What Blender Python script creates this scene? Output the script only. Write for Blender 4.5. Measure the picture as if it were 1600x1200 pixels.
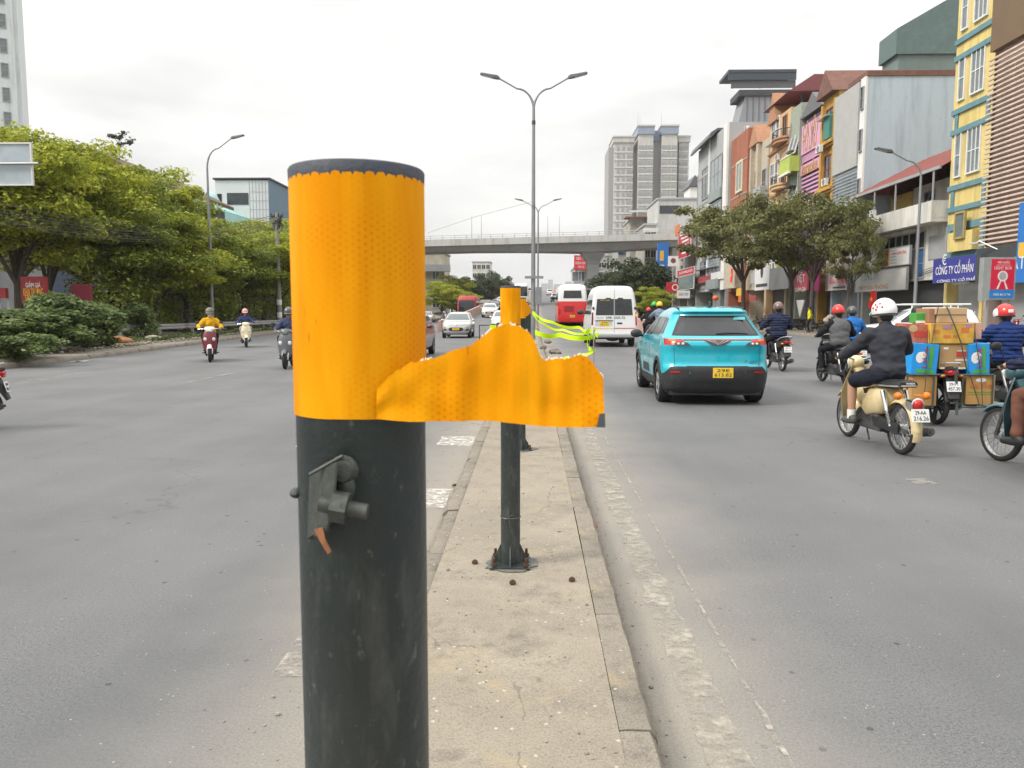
import bpy, bmesh, math, random
import numpy as np
from math import sin, cos, pi, sqrt, atan2, radians as R
from mathutils import Vector as V, Matrix, noise

for _o in list(bpy.data.objects):
    bpy.data.objects.remove(_o)
S = bpy.context.scene
COL = S.collection
random.seed(7)

# ------------------------------------------------------------------ camera
FPX, PITCH, YAW, CAMZ = 1208.0, 5.39, 1.517, 1.56
cd = bpy.data.cameras.new('camera')
cam = bpy.data.objects.new('camera', cd)
COL.objects.link(cam)
cam.location = (0, 0, CAMZ)
cam.rotation_euler = (R(90 - PITCH), 0, R(YAW))
cd.sensor_width = 36
cd.lens = 36 * FPX / 1600
cd.clip_start = 0.05
cd.clip_end = 6000
cd.dof.use_dof = True
cd.dof.focus_distance = 7.0
cd.dof.aperture_fstop = 20.0
S.camera = cam

# ------------------------------------------------------------------ sky, sun, exposure
W = bpy.data.worlds.new('World')
S.world = W
W.use_nodes = True
nt = W.node_tree
nt.nodes.clear()
def N(t, typ, **kw):
    n = t.nodes.new(typ)
    for k, v in kw.items():
        setattr(n, k, v)
    return n
def math_(t, op, a, b=None, c=None):
    n = N(t, 'ShaderNodeMath', operation=op)
    for i, x in enumerate((a, b, c)):
        if x is None: continue
        if isinstance(x, (int, float)): n.inputs[i].default_value = x
        else: t.links.new(x, n.inputs[i])
    return n.outputs[0]
out = N(nt, 'ShaderNodeOutputWorld')
bg = N(nt, 'ShaderNodeBackground')
bg.inputs['Strength'].default_value = 0.1
SUN_EL, SUN_AZ = 44.0, 246.0      # azimuth from +Y, clockwise: behind the camera, to its left
sky = N(nt, 'ShaderNodeTexSky', sky_type='NISHITA', sun_disc=False)
sky.sun_elevation = R(SUN_EL)
sky.sun_rotation = R(SUN_AZ)
sky.air_density = 1.0; sky.dust_density = 3.0
tc = N(nt, 'ShaderNodeTexCoord')
sep = N(nt, 'ShaderNodeSeparateXYZ')
nt.links.new(tc.outputs['Generated'], sep.inputs[0])
zz = math_(nt, 'MAXIMUM', sep.outputs[2], 0.0)
lum = math_(nt, 'ADD', math_(nt, 'MULTIPLY', math_(nt, 'MULTIPLY', zz, zz), 11.5), math_(nt, 'MULTIPLY_ADD', zz, 2.8, 6.8))
mp = N(nt, 'ShaderNodeMapping'); mp.inputs['Scale'].default_value = (1.5, 1.5, 5.0)
nt.links.new(tc.outputs['Generated'], mp.inputs[0])
cn = N(nt, 'ShaderNodeTexNoise'); cn.inputs['Scale'].default_value = 2.3; cn.inputs['Detail'].default_value = 5; cn.inputs['Roughness'].default_value = .5
nt.links.new(mp.outputs[0], cn.inputs['Vector'])
cr = N(nt, 'ShaderNodeMapRange'); cr.inputs[1].default_value = .36; cr.inputs[2].default_value = .66; cr.inputs[3].default_value = .82; cr.inputs[4].default_value = 1.06
nt.links.new(cn.outputs[0], cr.inputs[0])
lum = math_(nt, 'MULTIPLY', lum, cr.outputs[0])
cl = N(nt, 'ShaderNodeMix', data_type='RGBA'); cl.inputs[6].default_value = (.94, .965, 1.0, 1); cl.inputs[7].default_value = (1.0, .985, .955, 1)
nt.links.new(cr.outputs[0], cl.inputs[0])
cm = N(nt, 'ShaderNodeVectorMath', operation='SCALE')
nt.links.new(cl.outputs[2], cm.inputs[0]); nt.links.new(lum, cm.inputs['Scale'])
mixw = N(nt, 'ShaderNodeMix', data_type='RGBA'); mixw.inputs[0].default_value = .93
nt.links.new(sky.outputs[0], mixw.inputs[6]); nt.links.new(cm.outputs[0], mixw.inputs[7])
nt.links.new(mixw.outputs[2], bg.inputs['Color'])
nt.links.new(bg.outputs[0], out.inputs['Surface'])

sl = bpy.data.lights.new('sun', 'SUN')
sl.energy = 2.1; sl.angle = R(16); sl.color = (1.0, .95, .87)
sun = bpy.data.objects.new('sun', sl)
COL.objects.link(sun)
_a, _e = R(SUN_AZ), R(SUN_EL)
sun.rotation_euler = (-V((sin(_a) * cos(_e), cos(_a) * cos(_e), sin(_e)))).to_track_quat('-Z', 'Y').to_euler()

S.view_settings.view_transform = 'Standard'
S.view_settings.look = 'None'
S.view_settings.exposure = 0.50
S.view_settings.gamma = 1.0
S.view_settings.use_curve_mapping = False
S.render.engine = 'CYCLES'
S.cycles.use_denoising = True
S.cycles.max_bounces = 6
S.cycles.transparent_max_bounces = 8

# ------------------------------------------------------------------ placing: a pixel of the 1600x1200 photograph and a known distance -> metres
CM = Matrix.Rotation(R(YAW), 3, 'Z') @ Matrix.Rotation(R(90 - PITCH), 3, 'X')
def ray(px, py): return CM @ V(((px - 800) / FPX, (600 - py) / FPX, -1))
def at(px, py, Y):
    d = ray(px, py); k = Y / d.y
    return V((d.x * k, Y, CAMZ + d.z * k))
def atx(px, py, X):
    d = ray(px, py); k = X / d.x
    return V((X, d.y * k, CAMZ + d.z * k))
def gnd(px, py, z=0.0):
    d = ray(px, py); k = (z - CAMZ) / d.z
    return V((d.x * k, d.y * k, z))

# ------------------------------------------------------------------ materials
MATS = {}
def M(name, col, rough=.6, metal=0., var=.12, vs=3., bump=0., bs=60., spec=.5, coat=0., streak=0., emit=0., alpha_noise=None, tint=None, scuff=None):
    if name in MATS: return MATS[name]
    m = bpy.data.materials.new(name); m.use_nodes = True
    t = m.node_tree; b = t.nodes['Principled BSDF']
    MATS[name] = m
    b.inputs['Roughness'].default_value = rough
    b.inputs['Metallic'].default_value = metal
    b.inputs['Specular IOR Level'].default_value = spec
    b.inputs['Coat Weight'].default_value = coat
    b.inputs['Coat Roughness'].default_value = .06
    c = (*col, 1)
    if emit:
        b.inputs['Emission Color'].default_value = c; b.inputs['Emission Strength'].default_value = emit
    co = N(t, 'ShaderNodeTexCoord').outputs['Object']
    if var:
        n1 = N(t, 'ShaderNodeTexNoise'); n1.inputs['Scale'].default_value = vs; n1.inputs['Detail'].default_value = 7; n1.inputs['Roughness'].default_value = .62
        if streak:
            mpn = N(t, 'ShaderNodeMapping'); mpn.inputs['Scale'].default_value = (1, 1, streak)
            t.links.new(co, mpn.inputs[0]); t.links.new(mpn.outputs[0], n1.inputs['Vector'])
        else: t.links.new(co, n1.inputs['Vector'])
        mr = N(t, 'ShaderNodeMapRange'); mr.inputs[1].default_value = .3; mr.inputs[2].default_value = .7
        t.links.new(n1.outputs[0], mr.inputs[0])
        mx = N(t, 'ShaderNodeMix', data_type='RGBA')
        lo = tint if tint else tuple(x * (1 - var) for x in col)
        mx.inputs[6].default_value = (*lo, 1)
        mx.inputs[7].default_value = (*(min(1, x * (1 + var)) for x in col), 1)
        t.links.new(mr.outputs[0], mx.inputs[0]); t.links.new(mx.outputs[2], b.inputs['Base Color'])
        rr = N(t, 'ShaderNodeMapRange'); rr.inputs[3].default_value = max(0, rough - .08); rr.inputs[4].default_value = min(1, rough + .1)
        t.links.new(mr.outputs[0], rr.inputs[0]); t.links.new(rr.outputs[0], b.inputs['Roughness'])
        def layer(scale, mp_, lo_, hi_, amt, colr):
            q = N(t, 'ShaderNodeMapping'); q.inputs['Scale'].default_value = mp_; t.links.new(co, q.inputs[0])
            nn = N(t, 'ShaderNodeTexNoise'); nn.inputs['Scale'].default_value = scale; nn.inputs['Detail'].default_value = 8; nn.inputs['Roughness'].default_value = .65; t.links.new(q.outputs[0], nn.inputs['Vector'])
            r_ = N(t, 'ShaderNodeMapRange'); r_.inputs[1].default_value = lo_; r_.inputs[2].default_value = hi_; r_.inputs[4].default_value = amt; t.links.new(nn.outputs[0], r_.inputs[0])
            x_ = N(t, 'ShaderNodeMix', data_type='RGBA'); x_.inputs[7].default_value = (*colr, 1); t.links.new(r_.outputs[0], x_.inputs[0]); t.links.new(b.inputs['Base Color'].links[0].from_socket, x_.inputs[6]); t.links.new(x_.outputs[2], b.inputs['Base Color'])
        if rough >= .78 and vs <= 1.3 and not metal:      # rain-washed walls
            layer(1.3, (1, 1, .10), .48, .72, .55, tuple(x*.42 for x in col)); layer(5., (1, 1, .5), .56, .70, .35, tuple(x*.5 for x in col))
        if scuff:
            for s_ in scuff: layer(*s_)
    else: b.inputs['Base Color'].default_value = c
    if bump:
        n2 = N(t, 'ShaderNodeTexNoise'); n2.inputs['Scale'].default_value = bs; n2.inputs['Detail'].default_value = 4
        t.links.new(co, n2.inputs['Vector'])
        bp = N(t, 'ShaderNodeBump'); bp.inputs['Strength'].default_value = bump; bp.inputs['Distance'].default_value = .4 / bs
        t.links.new(n2.outputs[0], bp.inputs['Height']); t.links.new(bp.outputs[0], b.inputs['Normal'])
    if alpha_noise:
        n3 = N(t, 'ShaderNodeTexNoise'); n3.inputs['Scale'].default_value = alpha_noise[0]; n3.inputs['Detail'].default_value = 8; n3.inputs['Roughness'].default_value = .7
        t.links.new(co, n3.inputs['Vector'])
        ma = N(t, 'ShaderNodeMapRange'); ma.inputs[1].default_value = alpha_noise[1]; ma.inputs[2].default_value = alpha_noise[2]
        t.links.new(n3.outputs[0], ma.inputs[0]); t.links.new(ma.outputs[0], b.inputs['Alpha'])
    return m

# ------------------------------------------------------------------ mesh builder
class MB:
    def __init__(s): s.v = []; s.f = []; s.m = []; s.uv = {}; s.T = None; s.cur = 0
    def add(s, vs, fs):
        o = len(s.v)
        s.v += [tuple(s.T @ V(p)) if s.T is not None else tuple(p) for p in vs]
        s.f += [tuple(o + i for i in f) for f in fs]; s.m += [s.cur] * len(fs)
        return s
    def box(s, x0, x1, y0, y1, z0, z1):
        x0, x1 = sorted((x0, x1)); y0, y1 = sorted((y0, y1)); z0, z1 = sorted((z0, z1))
        return s.add([(x0,y0,z0),(x1,y0,z0),(x1,y1,z0),(x0,y1,z0),(x0,y0,z1),(x1,y0,z1),(x1,y1,z1),(x0,y1,z1)],
              [(0,3,2,1),(4,5,6,7),(0,1,5,4),(1,2,6,5),(2,3,7,6),(3,0,4,7)])
    def loft(s, rings, cap=True, closed=True):
        n = len(rings[0]); vs = [p for r in rings for p in r]; fs = []
        for i in range(len(rings) - 1):
            for j in range(n if closed else n - 1):
                k = (j + 1) % n
                fs.append((i*n+j, i*n+k, (i+1)*n+k, (i+1)*n+j))
        if cap and closed:
            fs.append(tuple(range(n - 1, -1, -1))); fs.append(tuple((len(rings)-1)*n + j for j in range(n)))
        return s.add(vs, fs)
    def tube(s, pts, r, n=8, cap=True, flat=1.0):
        pts = [V(p) for p in pts]; rings = []; up = None
        for i, p in enumerate(pts):
            d = (pts[min(i+1, len(pts)-1)] - pts[max(i-1, 0)]).normalized()
            if up is None: up = V((0,0,1)) if abs(d.z) < .9 else V((1,0,0))
            a = d.cross(up).normalized(); up = a.cross(d).normalized()
            rr = r[i] if isinstance(r, (list, tuple)) else r
            rings.append([p + a * (rr * cos(2*pi*j/n)) + up * (rr * flat * sin(2*pi*j/n)) for j in range(n)])
        return s.loft(rings, cap)
    def cyl(s, p0, p1, r0, r1=None, n=14): return s.tube([p0, p1], [r0, r0 if r1 is None else r1], n)
    def lathe(s, prof, c=(0,0,0), axis='z', n=24, cap=False):
        rings = []
        for r, h in prof:
            ring = []
            for j in range(n):
                a = 2*pi*j/n; u, w = r*cos(a), r*sin(a)
                p = (u, w, h) if axis == 'z' else (h, u, w) if axis == 'x' else (w, h, u)
                ring.append((c[0]+p[0], c[1]+p[1], c[2]+p[2]))
            rings.append(ring)
        return s.loft(rings, cap)
    def ell(s, c, r, n=14, m=8, rot=None, z0=-1., z1=1.):
        c = V(c); rings = []
        for i in range(m + 1):
            a = math.asin(z0) + (math.asin(z1) - math.asin(z0)) * i / m
            ring = []
            for j in range(n):
                p = V((r[0]*max(cos(a),.02)*cos(2*pi*j/n), r[1]*max(cos(a),.02)*sin(2*pi*j/n), r[2]*sin(a)))
                if rot is not None: p = rot @ p
                ring.append(c + p)
            rings.append(ring)
        return s.loft(rings)
    def prism(s, poly, a0, a1, axis='x'):
        def P(p, a): return (a, p[0], p[1]) if axis == 'x' else (p[0], a, p[1]) if axis == 'y' else (p[0], p[1], a)
        return s.loft([[P(p, a0) for p in poly], [P(p, a1) for p in poly]])
    def puff(s, poly, x0, x1, b=.02, k=.9):
        cx = sum(p[0] for p in poly)/len(poly); cy = sum(p[1] for p in poly)/len(poly)
        ins = [(cx+(p[0]-cx)*k, cy+(p[1]-cy)*k) for p in poly]
        return s.loft([[(x0,)+tuple(p) for p in ins], [(x0+b,)+tuple(p) for p in poly], [(x1-b,)+tuple(p) for p in poly], [(x1,)+tuple(p) for p in ins]])
    def shell(s, rows, off):
        """a sheet given as rows of points, with thickness along off"""
        n = len(rows[0]); m = len(rows); off = V(off)
        A = [V(p) for r in rows for p in r]; Bk = [p + off for p in A]; L = n*m; fs = []
        for i in range(m-1):
            for j in range(n-1):
                q = (i*n+j, i*n+j+1, (i+1)*n+j+1, (i+1)*n+j)
                fs.append(q); fs.append(tuple(L+x for x in reversed(q)))
        edge = [i for i in range(n)] + [i*n+n-1 for i in range(1, m)] + [(m-1)*n+j for j in range(n-2, -1, -1)] + [i*n for i in range(m-2, 0, -1)]
        for a, b in zip(edge, edge[1:] + edge[:1]): fs.append((b, a, L+a, L+b))
        return s.add(A + Bk, fs)
    def mesh(s, name, mats, smooth=True, ang=38):
        me = bpy.data.meshes.new(name)
        me.from_pydata(s.v, [], s.f)
        for m in (mats if isinstance(mats, (list, tuple)) else [mats]): me.materials.append(m)
        if any(s.m): me.polygons.foreach_set('material_index', s.m)
        bm = bmesh.new(); bm.from_mesh(me); bmesh.ops.recalc_face_normals(bm, faces=bm.faces); bm.to_mesh(me); bm.free()
        if smooth:
            me.polygons.foreach_set('use_smooth', [True]*len(me.polygons)); me.set_sharp_from_angle(angle=R(ang))
        me.update()
        return me
    def build(s, name, mats, parent=None, smooth=True, ang=38, loc=None):
        return link(name, s.mesh(name, mats, smooth, ang), parent, loc)
def link(name, me, parent=None, loc=None):
    o = bpy.data.objects.new(name, me); COL.objects.link(o)
    if parent is not None: o.parent = parent
    if loc is not None: o.location = loc
    return o
def tag(o, label=None, cat=None, group=None, kind=None):
    for k, v in (('label', label), ('category', cat), ('group', group), ('kind', kind)):
        if v: o[k] = v
    return o
def empty(name, label, cat, loc=(0,0,0), rz=0., group=None):
    o = bpy.data.objects.new(name, None); COL.objects.link(o)
    o.empty_display_size = .2; o.location = loc; o.rotation_euler = (0, 0, rz)
    return tag(o, label, cat, group)
def bevel(o, w=.01, seg=2):
    m = o.modifiers.new('edge', 'BEVEL'); m.width = w; m.segments = seg; m.limit_method = 'ANGLE'; m.angle_limit = R(40)
    return o
def copy_tree(o, parent=None):
    c = o.copy(); COL.objects.link(c)
    if parent is not None: c.parent = parent
    for ch in list(o.children): copy_tree(ch, c)
    return c
TMP = bpy.data.scenes.new('workbench')
def evaluated(o):
    """the mesh of an object with its modifiers applied"""
    TMP.collection.objects.link(o); vl = TMP.view_layers[0]; vl.update()
    me = bpy.data.meshes.new_from_object(o.evaluated_get(vl.depsgraph))
    TMP.collection.objects.unlink(o)
    return me
def text(body, size, mat, parent, mat4, name='lettering', ext=.004, width=None, bold=0.):
    c = bpy.data.curves.new('t', 'FONT'); c.body = body; c.size = size; c.extrude = ext; c.align_x = 'CENTER'; c.align_y = 'CENTER'; c.offset = bold; c.resolution_u = 3
    o = bpy.data.objects.new('t', c)
    me = evaluated(o); bpy.data.objects.remove(o)
    me.materials.clear(); me.materials.append(mat)
    if width and len(me.vertices):
        xs = [v.co.x for v in me.vertices]; k = width / max(1e-6, max(xs) - min(xs))
        for v in me.vertices: v.co.x *= k
    r = link(name, me, parent); r.matrix_local = mat4
    return r
def basis(o, ax, ay):
    ax = V(ax).normalized(); ay = V(ay).normalized(); az = ax.cross(ay)
    return Matrix(((ax.x, ay.x, az.x, o[0]), (ax.y, ay.y, az.y, o[1]), (ax.z, ay.z, az.z, o[2]), (0, 0, 0, 1)))
def organic(prims, mat, voxel=.016, smooth=4, wrinkle=0., wf=9., name='body'):
    """one continuous skin grown over tapered limbs and ellipsoids; returns a mesh"""
    mb = MB()
    for p in prims:
        if p[0] == 'c':
            a, b = V(p[1]), V(p[2]); r0, r1 = p[3], p[4]
            d = (b-a); L = d.length; d.normalize() if L > 1e-6 else None
            k = 5; pts = []; rs = []
            for i in range(k): q = i/(k-1)*pi/2; pts.append(a - d*r0*cos(q)); rs.append(max(r0*sin(q), .001))
            for i in range(k): q = i/(k-1)*pi/2; pts.append(b + d*r1*sin(q)); rs.append(max(r1*cos(q), .001))
            mb.tube(pts, rs, 12)
        else: mb.ell(p[1], p[2], 16, 10, p[3] if len(p) > 3 else None)
    me = mb.mesh(name, mat, False)
    o = bpy.data.objects.new(name, me)
    rm = o.modifiers.new('r', 'REMESH'); rm.mode = 'VOXEL'; rm.voxel_size = voxel; rm.use_smooth_shade = True
    sm = o.modifiers.new('s', 'SMOOTH'); sm.iterations = smooth; sm.factor = .5
    r = evaluated(o); bpy.data.objects.remove(o)
    if wrinkle:
        n = len(r.vertices); co = np.empty(n*3); r.vertices.foreach_get('co', co); no = np.empty(n*3); r.vertex_normals.foreach_get('vector', no)
        co = co.reshape(-1, 3); no = no.reshape(-1, 3); sd = random.random()*50
        for i in range(n):
            p = co[i]
            a_ = noise.noise(V((p[0]*wf*.6+sd, p[1]*wf*.6, p[2]*wf*1.1 + p[0]*4))); k = .55 - 1.6*abs(a_) + .4*noise.noise(V((p[0]*wf*1.8+sd, p[1]*wf*1.8, p[2]*wf*2.4)))
            co[i] += no[i]*(k*wrinkle)
        r.vertices.foreach_set('co', co.ravel())
    r.materials.clear(); r.materials.append(mat); r.update()
    r.polygons.foreach_set('use_smooth', [True]*len(r.polygons))
    return r
def rock_mesh(r, seed, mat, n=2):
    bm = bmesh.new(); bmesh.ops.create_icosphere(bm, subdivisions=n, radius=1)
    for v in bm.verts:
        k = 1 + .45*noise.noise(v.co*1.3 + V((seed*7.1, 0, 0))) + .18*noise.noise(v.co*3.4 + V((0, seed*3.3, 0)))
        v.co = V((v.co.x*r*k, v.co.y*r*k*.85, v.co.z*r*k*.62))
    me = bpy.data.meshes.new('rock'); bm.to_mesh(me); bm.free(); me.materials.append(mat)
    me.polygons.foreach_set('use_smooth', [True]*len(me.polygons))
    return me
# ================================================================== SETTING
def zr(Y):
    """height of the carriageway: level at first, then climbing the flyover ramp"""
    t = min(Y, 330) - 52
    return .038*t*t/(t + 12) if t > 0 else 0.
RAMP_L, RAMP_R = -6.6, 8.2
def ground_z(X, Y): return zr(Y) if RAMP_L < X < RAMP_R else 0.

def asphalt():
    m = bpy.data.materials.new('asphalt'); m.use_nodes = True
    t = m.node_tree; b = t.nodes['Principled BSDF']; L = t.links.new
    b.inputs['Specular IOR Level'].default_value = .35
    co = N(t, 'ShaderNodeTexCoord').outputs['Object']
    def noise_(scale, det, mapping=None, rough=.6):
        n = N(t, 'ShaderNodeTexNoise'); n.inputs['Scale'].default_value = scale; n.inputs['Detail'].default_value = det; n.inputs['Roughness'].default_value = rough
        if mapping:
            q = N(t, 'ShaderNodeMapping'); q.inputs['Scale'].default_value = mapping; L(co, q.inputs[0]); L(q.outputs[0], n.inputs['Vector'])
        else: L(co, n.inputs['Vector'])
        return n.outputs[0]
    def rng(x, a, b_, c, d):
        r = N(t, 'ShaderNodeMapRange'); r.inputs[1].default_value = a; r.inputs[2].default_value = b_; r.inputs[3].default_value = c; r.inputs[4].default_value = d
        L(x, r.inputs[0]); return r.outputs[0]
    def mix(f, a, b_):
        x = N(t, 'ShaderNodeMix', data_type='RGBA')
        if isinstance(f, float): x.inputs[0].default_value = f
        else: L(f, x.inputs[0])
        for i, c in ((6, a), (7, b_)):
            if isinstance(c, tuple): x.inputs[i].default_value = (*c, 1)
            else: L(c, x.inputs[i])
        return x.outputs[2]
    fine = noise_(150, 3); mid = noise_(64, 2)
    base = mix(rng(fine, .34, .66, 0, 1), (.064, .066, .069), (.206, .208, .212)); base = mix(rng(mid, .56, .70, 0, .5), base, (.225, .226, .226)); base = mix(rng(mid, .44, .32, 0, .6), base, (.042, .042, .042))
    base = mix(rng(noise_(1., 5, (.7, .05, 1)), .38, .62, 0, .7), base, (.100, .102, .106))      # tyre tracks along the lanes
    base = mix(rng(noise_(.5, 6), .4, .68, 0, .5), base, (.174, .176, .178))                            # broad worn patches
    v = N(t, 'ShaderNodeTexVoronoi'); v.inputs['Scale'].default_value = 30; L(co, v.inputs['Vector'])
    speck = math_(t, 'MULTIPLY', math_(t, 'LESS_THAN', v.outputs['Distance'], .13), math_(t, 'GREATER_THAN', noise_(7., 4), .585))
    base = mix(math_(t, 'MULTIPLY', speck, .8), base, (.38, .355, .32))
    v2 = N(t, 'ShaderNodeTexVoronoi'); v2.inputs['Scale'].default_value = 6.3; L(co, v2.inputs['Vector'])
    dk = math_(t, 'MULTIPLY', math_(t, 'LESS_THAN', v2.outputs['Distance'], .09), math_(t, 'GREATER_THAN', noise_(1.3, 2), .52))
    base = mix(math_(t, 'MULTIPLY', dk, .7), base, (.035, .033, .03))
    sp = N(t, 'ShaderNodeSeparateXYZ'); L(co, sp.inputs[0])
    wob = math_(t, 'MULTIPLY_ADD', noise_(1.1, 5), .9, -.45)
    dx = math_(t, 'ADD', math_(t, 'ABSOLUTE', math_(t, 'ADD', sp.outputs[0], .1)), wob)
    near = rng(dx, .55, 1.65, 1, 0)                                                                       # dust swept up to the median kerbs
    grit = rng(noise_(95, 4), .35, .62, .1, 1)
    base = mix(math_(t, 'MULTIPLY', math_(t, 'POWER', near, 1.3), math_(t, 'MULTIPLY_ADD', grit, .55, .4)), base, (.31, .275, .225))
    ck = N(t, 'ShaderNodeTexVoronoi', feature='DISTANCE_TO_EDGE'); ck.inputs['Scale'].default_value = .28
    q = N(t, 'ShaderNodeVectorMath', operation='ADD'); nn = N(t, 'ShaderNodeTexNoise'); nn.inputs['Scale'].default_value = 2.2; nn.inputs['Detail'].default_value = 6
    L(co, nn.inputs['Vector']); L(co, q.inputs[0]); L(nn.outputs['Color'], q.inputs[1]); L(q.outputs[0], ck.inputs['Vector'])
    crack = math_(t, 'MULTIPLY', math_(t, 'LESS_THAN', ck.outputs['Distance'], .0035), math_(t, 'GREATER_THAN', noise_(.35, 2), .53))
    base = mix(math_(t, 'MULTIPLY', crack, .3), base, (.05, .05, .05))
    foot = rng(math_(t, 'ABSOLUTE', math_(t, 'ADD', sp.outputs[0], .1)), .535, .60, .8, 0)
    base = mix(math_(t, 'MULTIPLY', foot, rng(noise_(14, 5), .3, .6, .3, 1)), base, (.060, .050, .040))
    L(base, b.inputs['Base Color'])
    L(rng(fine, .3, .7, .62, .85), b.inputs['Roughness'])
    bp = N(t, 'ShaderNodeBump'); bp.inputs['Strength'].default_value = .55; bp.inputs['Distance'].default_value = .004
    L(math_(t, 'ADD', fine, math_(t, 'MULTIPLY', speck, .3)), bp.inputs['Height']); L(bp.outputs[0], b.inputs['Normal'])
    return m
ASPH = asphalt()

def concrete(name, c0, c1, c2, scale=1., speck=True):
    """dusty concrete: two broad tones, fine grit, stains and pale chips"""
    m = bpy.data.materials.new(name); m.use_nodes = True
    t = m.node_tree; b = t.nodes['Principled BSDF']; L = t.links.new
    b.inputs['Specular IOR Level'].default_value = .25; b.inputs['Roughness'].default_value = .9
    co = N(t, 'ShaderNodeTexCoord').outputs['Object']
    def noise_(s, d, r=.62):
        n = N(t, 'ShaderNodeTexNoise'); n.inputs['Scale'].default_value = s*scale; n.inputs['Detail'].default_value = d; n.inputs['Roughness'].default_value = r
        L(co, n.inputs['Vector']); return n.outputs[0]
    def rng(x, a, b_, c=0., d=1.):
        r = N(t, 'ShaderNodeMapRange'); r.inputs[1].default_value = a; r.inputs[2].default_value = b_; r.inputs[3].default_value = c; r.inputs[4].default_value = d
        L(x, r.inputs[0]); return r.outputs[0]
    def mix(f, a, b_):
        x = N(t, 'ShaderNodeMix', data_type='RGBA'); L(f, x.inputs[0])
        for i, c in ((6, a), (7, b_)):
            if isinstance(c, tuple): x.inputs[i].default_value = (*c, 1)
            else: L(c, x.inputs[i])
        return x.outputs[2]
    base = mix(rng(noise_(1.6, 8), .36, .64), c0, c1)
    base = mix(rng(noise_(3.1, 9, .7), .52, .72, 0, .75), base, c2)
    g = noise_(120, 3); g2 = noise_(52, 3)
    base = mix(rng(g, .5, .7, 0, .4), base, tuple(x*1.3 for x in c1)); base = mix(rng(g, .48, .34, 0, .4), base, tuple(x*.65 for x in c2))
    base = mix(rng(g2, .62, .70, 0, .3), base, tuple(x*.4 for x in c2)); base = mix(rng(noise_(5.5, 8, .75), .56, .66, 0, .45), base, tuple(x*.7 for x in c2)); base = mix(rng(noise_(2.2, 7, .7), .58, .70, 0, .5), base, (.36, .29, .17))
    if speck:
        v = N(t, 'ShaderNodeTexVoronoi'); v.inputs['Scale'].default_value = 17*scale; L(co, v.inputs['Vector'])
        k = math_(t, 'MULTIPLY', math_(t, 'LESS_THAN', v.outputs['Distance'], .12), math_(t, 'GREATER_THAN', noise_(2.3, 3), .52))
        base = mix(math_(t, 'MULTIPLY', k, .6), base, (.5, .47, .42))
    ck = N(t, 'ShaderNodeTexVoronoi', feature='DISTANCE_TO_EDGE'); ck.inputs['Scale'].default_value = .9*scale
    q = N(t, 'ShaderNodeVectorMath', operation='MULTIPLY_ADD'); nn = N(t, 'ShaderNodeTexNoise'); nn.inputs['Scale'].default_value = 3*scale; nn.inputs['Detail'].default_value = 7
    L(co, nn.inputs['Vector']); L(nn.outputs['Color'], q.inputs[0]); q.inputs[1].default_value = (.5, .5, .5); L(co, q.inputs[2]); L(q.outputs[0], ck.inputs['Vector'])
    crack = math_(t, 'MULTIPLY', math_(t, 'LESS_THAN', ck.outputs['Distance'], .004), math_(t, 'GREATER_THAN', noise_(1.1, 2), .55))
    base = mix(math_(t, 'MULTIPLY', crack, .4), base, (.08, .07, .06))
    L(base, b.inputs['Base Color'])
    bp = N(t, 'ShaderNodeBump'); bp.inputs['Strength'].default_value = .5; bp.inputs['Distance'].default_value = .004
    L(math_(t, 'ADD', math_(t, 'ADD', g, noise_(22, 6)), math_(t, 'MULTIPLY', crack, -1.5)), bp.inputs['Height']); L(bp.outputs[0], b.inputs['Normal'])
    return m
MEDC = concrete('median_concrete', (.225, .20, .160), (.295, .26, .205), (.15, .134, .112))
KERB = concrete('kerb_concrete', (.175, .160, .135), (.25, .22, .18), (.10, .090, .076))
PAVE = concrete('pavement_concrete', (.20, .18, .15), (.26, .235, .195), (.14, .125, .105), .5)
EARTH = concrete('bare_ground', (.16, .14, .11), (.22, .19, .15), (.11, .10, .08), .3, False)
GREYC = concrete('grey_concrete', (.34, .34, .335), (.40, .40, .39), (.27, .27, .265), .25, False)

# ---- ground sheets
MB().add([(-1500,-150,-.06),(1500,-150,-.06),(1500,2500,-.06),(-1500,2500,-.06)], [(0,1,2,3)]).build('ground', EARTH)['kind'] = 'structure'
g = MB()
ys = [-12, 0, 10, 20, 30, 45, 60, 80, 110, 150, 200, 300, 420]
g.loft([[(x, y, 0) for x in (-45, -20, -8, 0, 8, 20, 40)] for y in ys], cap=False, closed=False)
road = g.build('road', ASPH, smooth=False); road['kind'] = 'structure'

# flyover ramp: carriageway, side walls
rp = MB(); ys = [52 + i*6 for i in range(60)]
rp.loft([[(x, y, zr(y) + .006) for x in (RAMP_L, -3, 0, 3, RAMP_R)] for y in ys], cap=False, closed=False)
ramp = rp.build('ramp_road', ASPH); ramp['kind'] = 'structure'
PINK = M('barrier_paint', (.46, .30, .25), .8, var=.25, vs=.8)
for nm, x0 in (('barrier_wall', RAMP_L - .3), ('barrier_wall', RAMP_R)):
    w = MB(); w.loft([[(x0, y, -.05), (x0 + .3, y, -.05), (x0 + .26, y, zr(y) + .82), (x0 + .04, y, zr(y) + .82)] for y in [56 + 6*i for i in range(59)]])
    o = w.build(nm, PINK); o['kind'] = 'structure'

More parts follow.
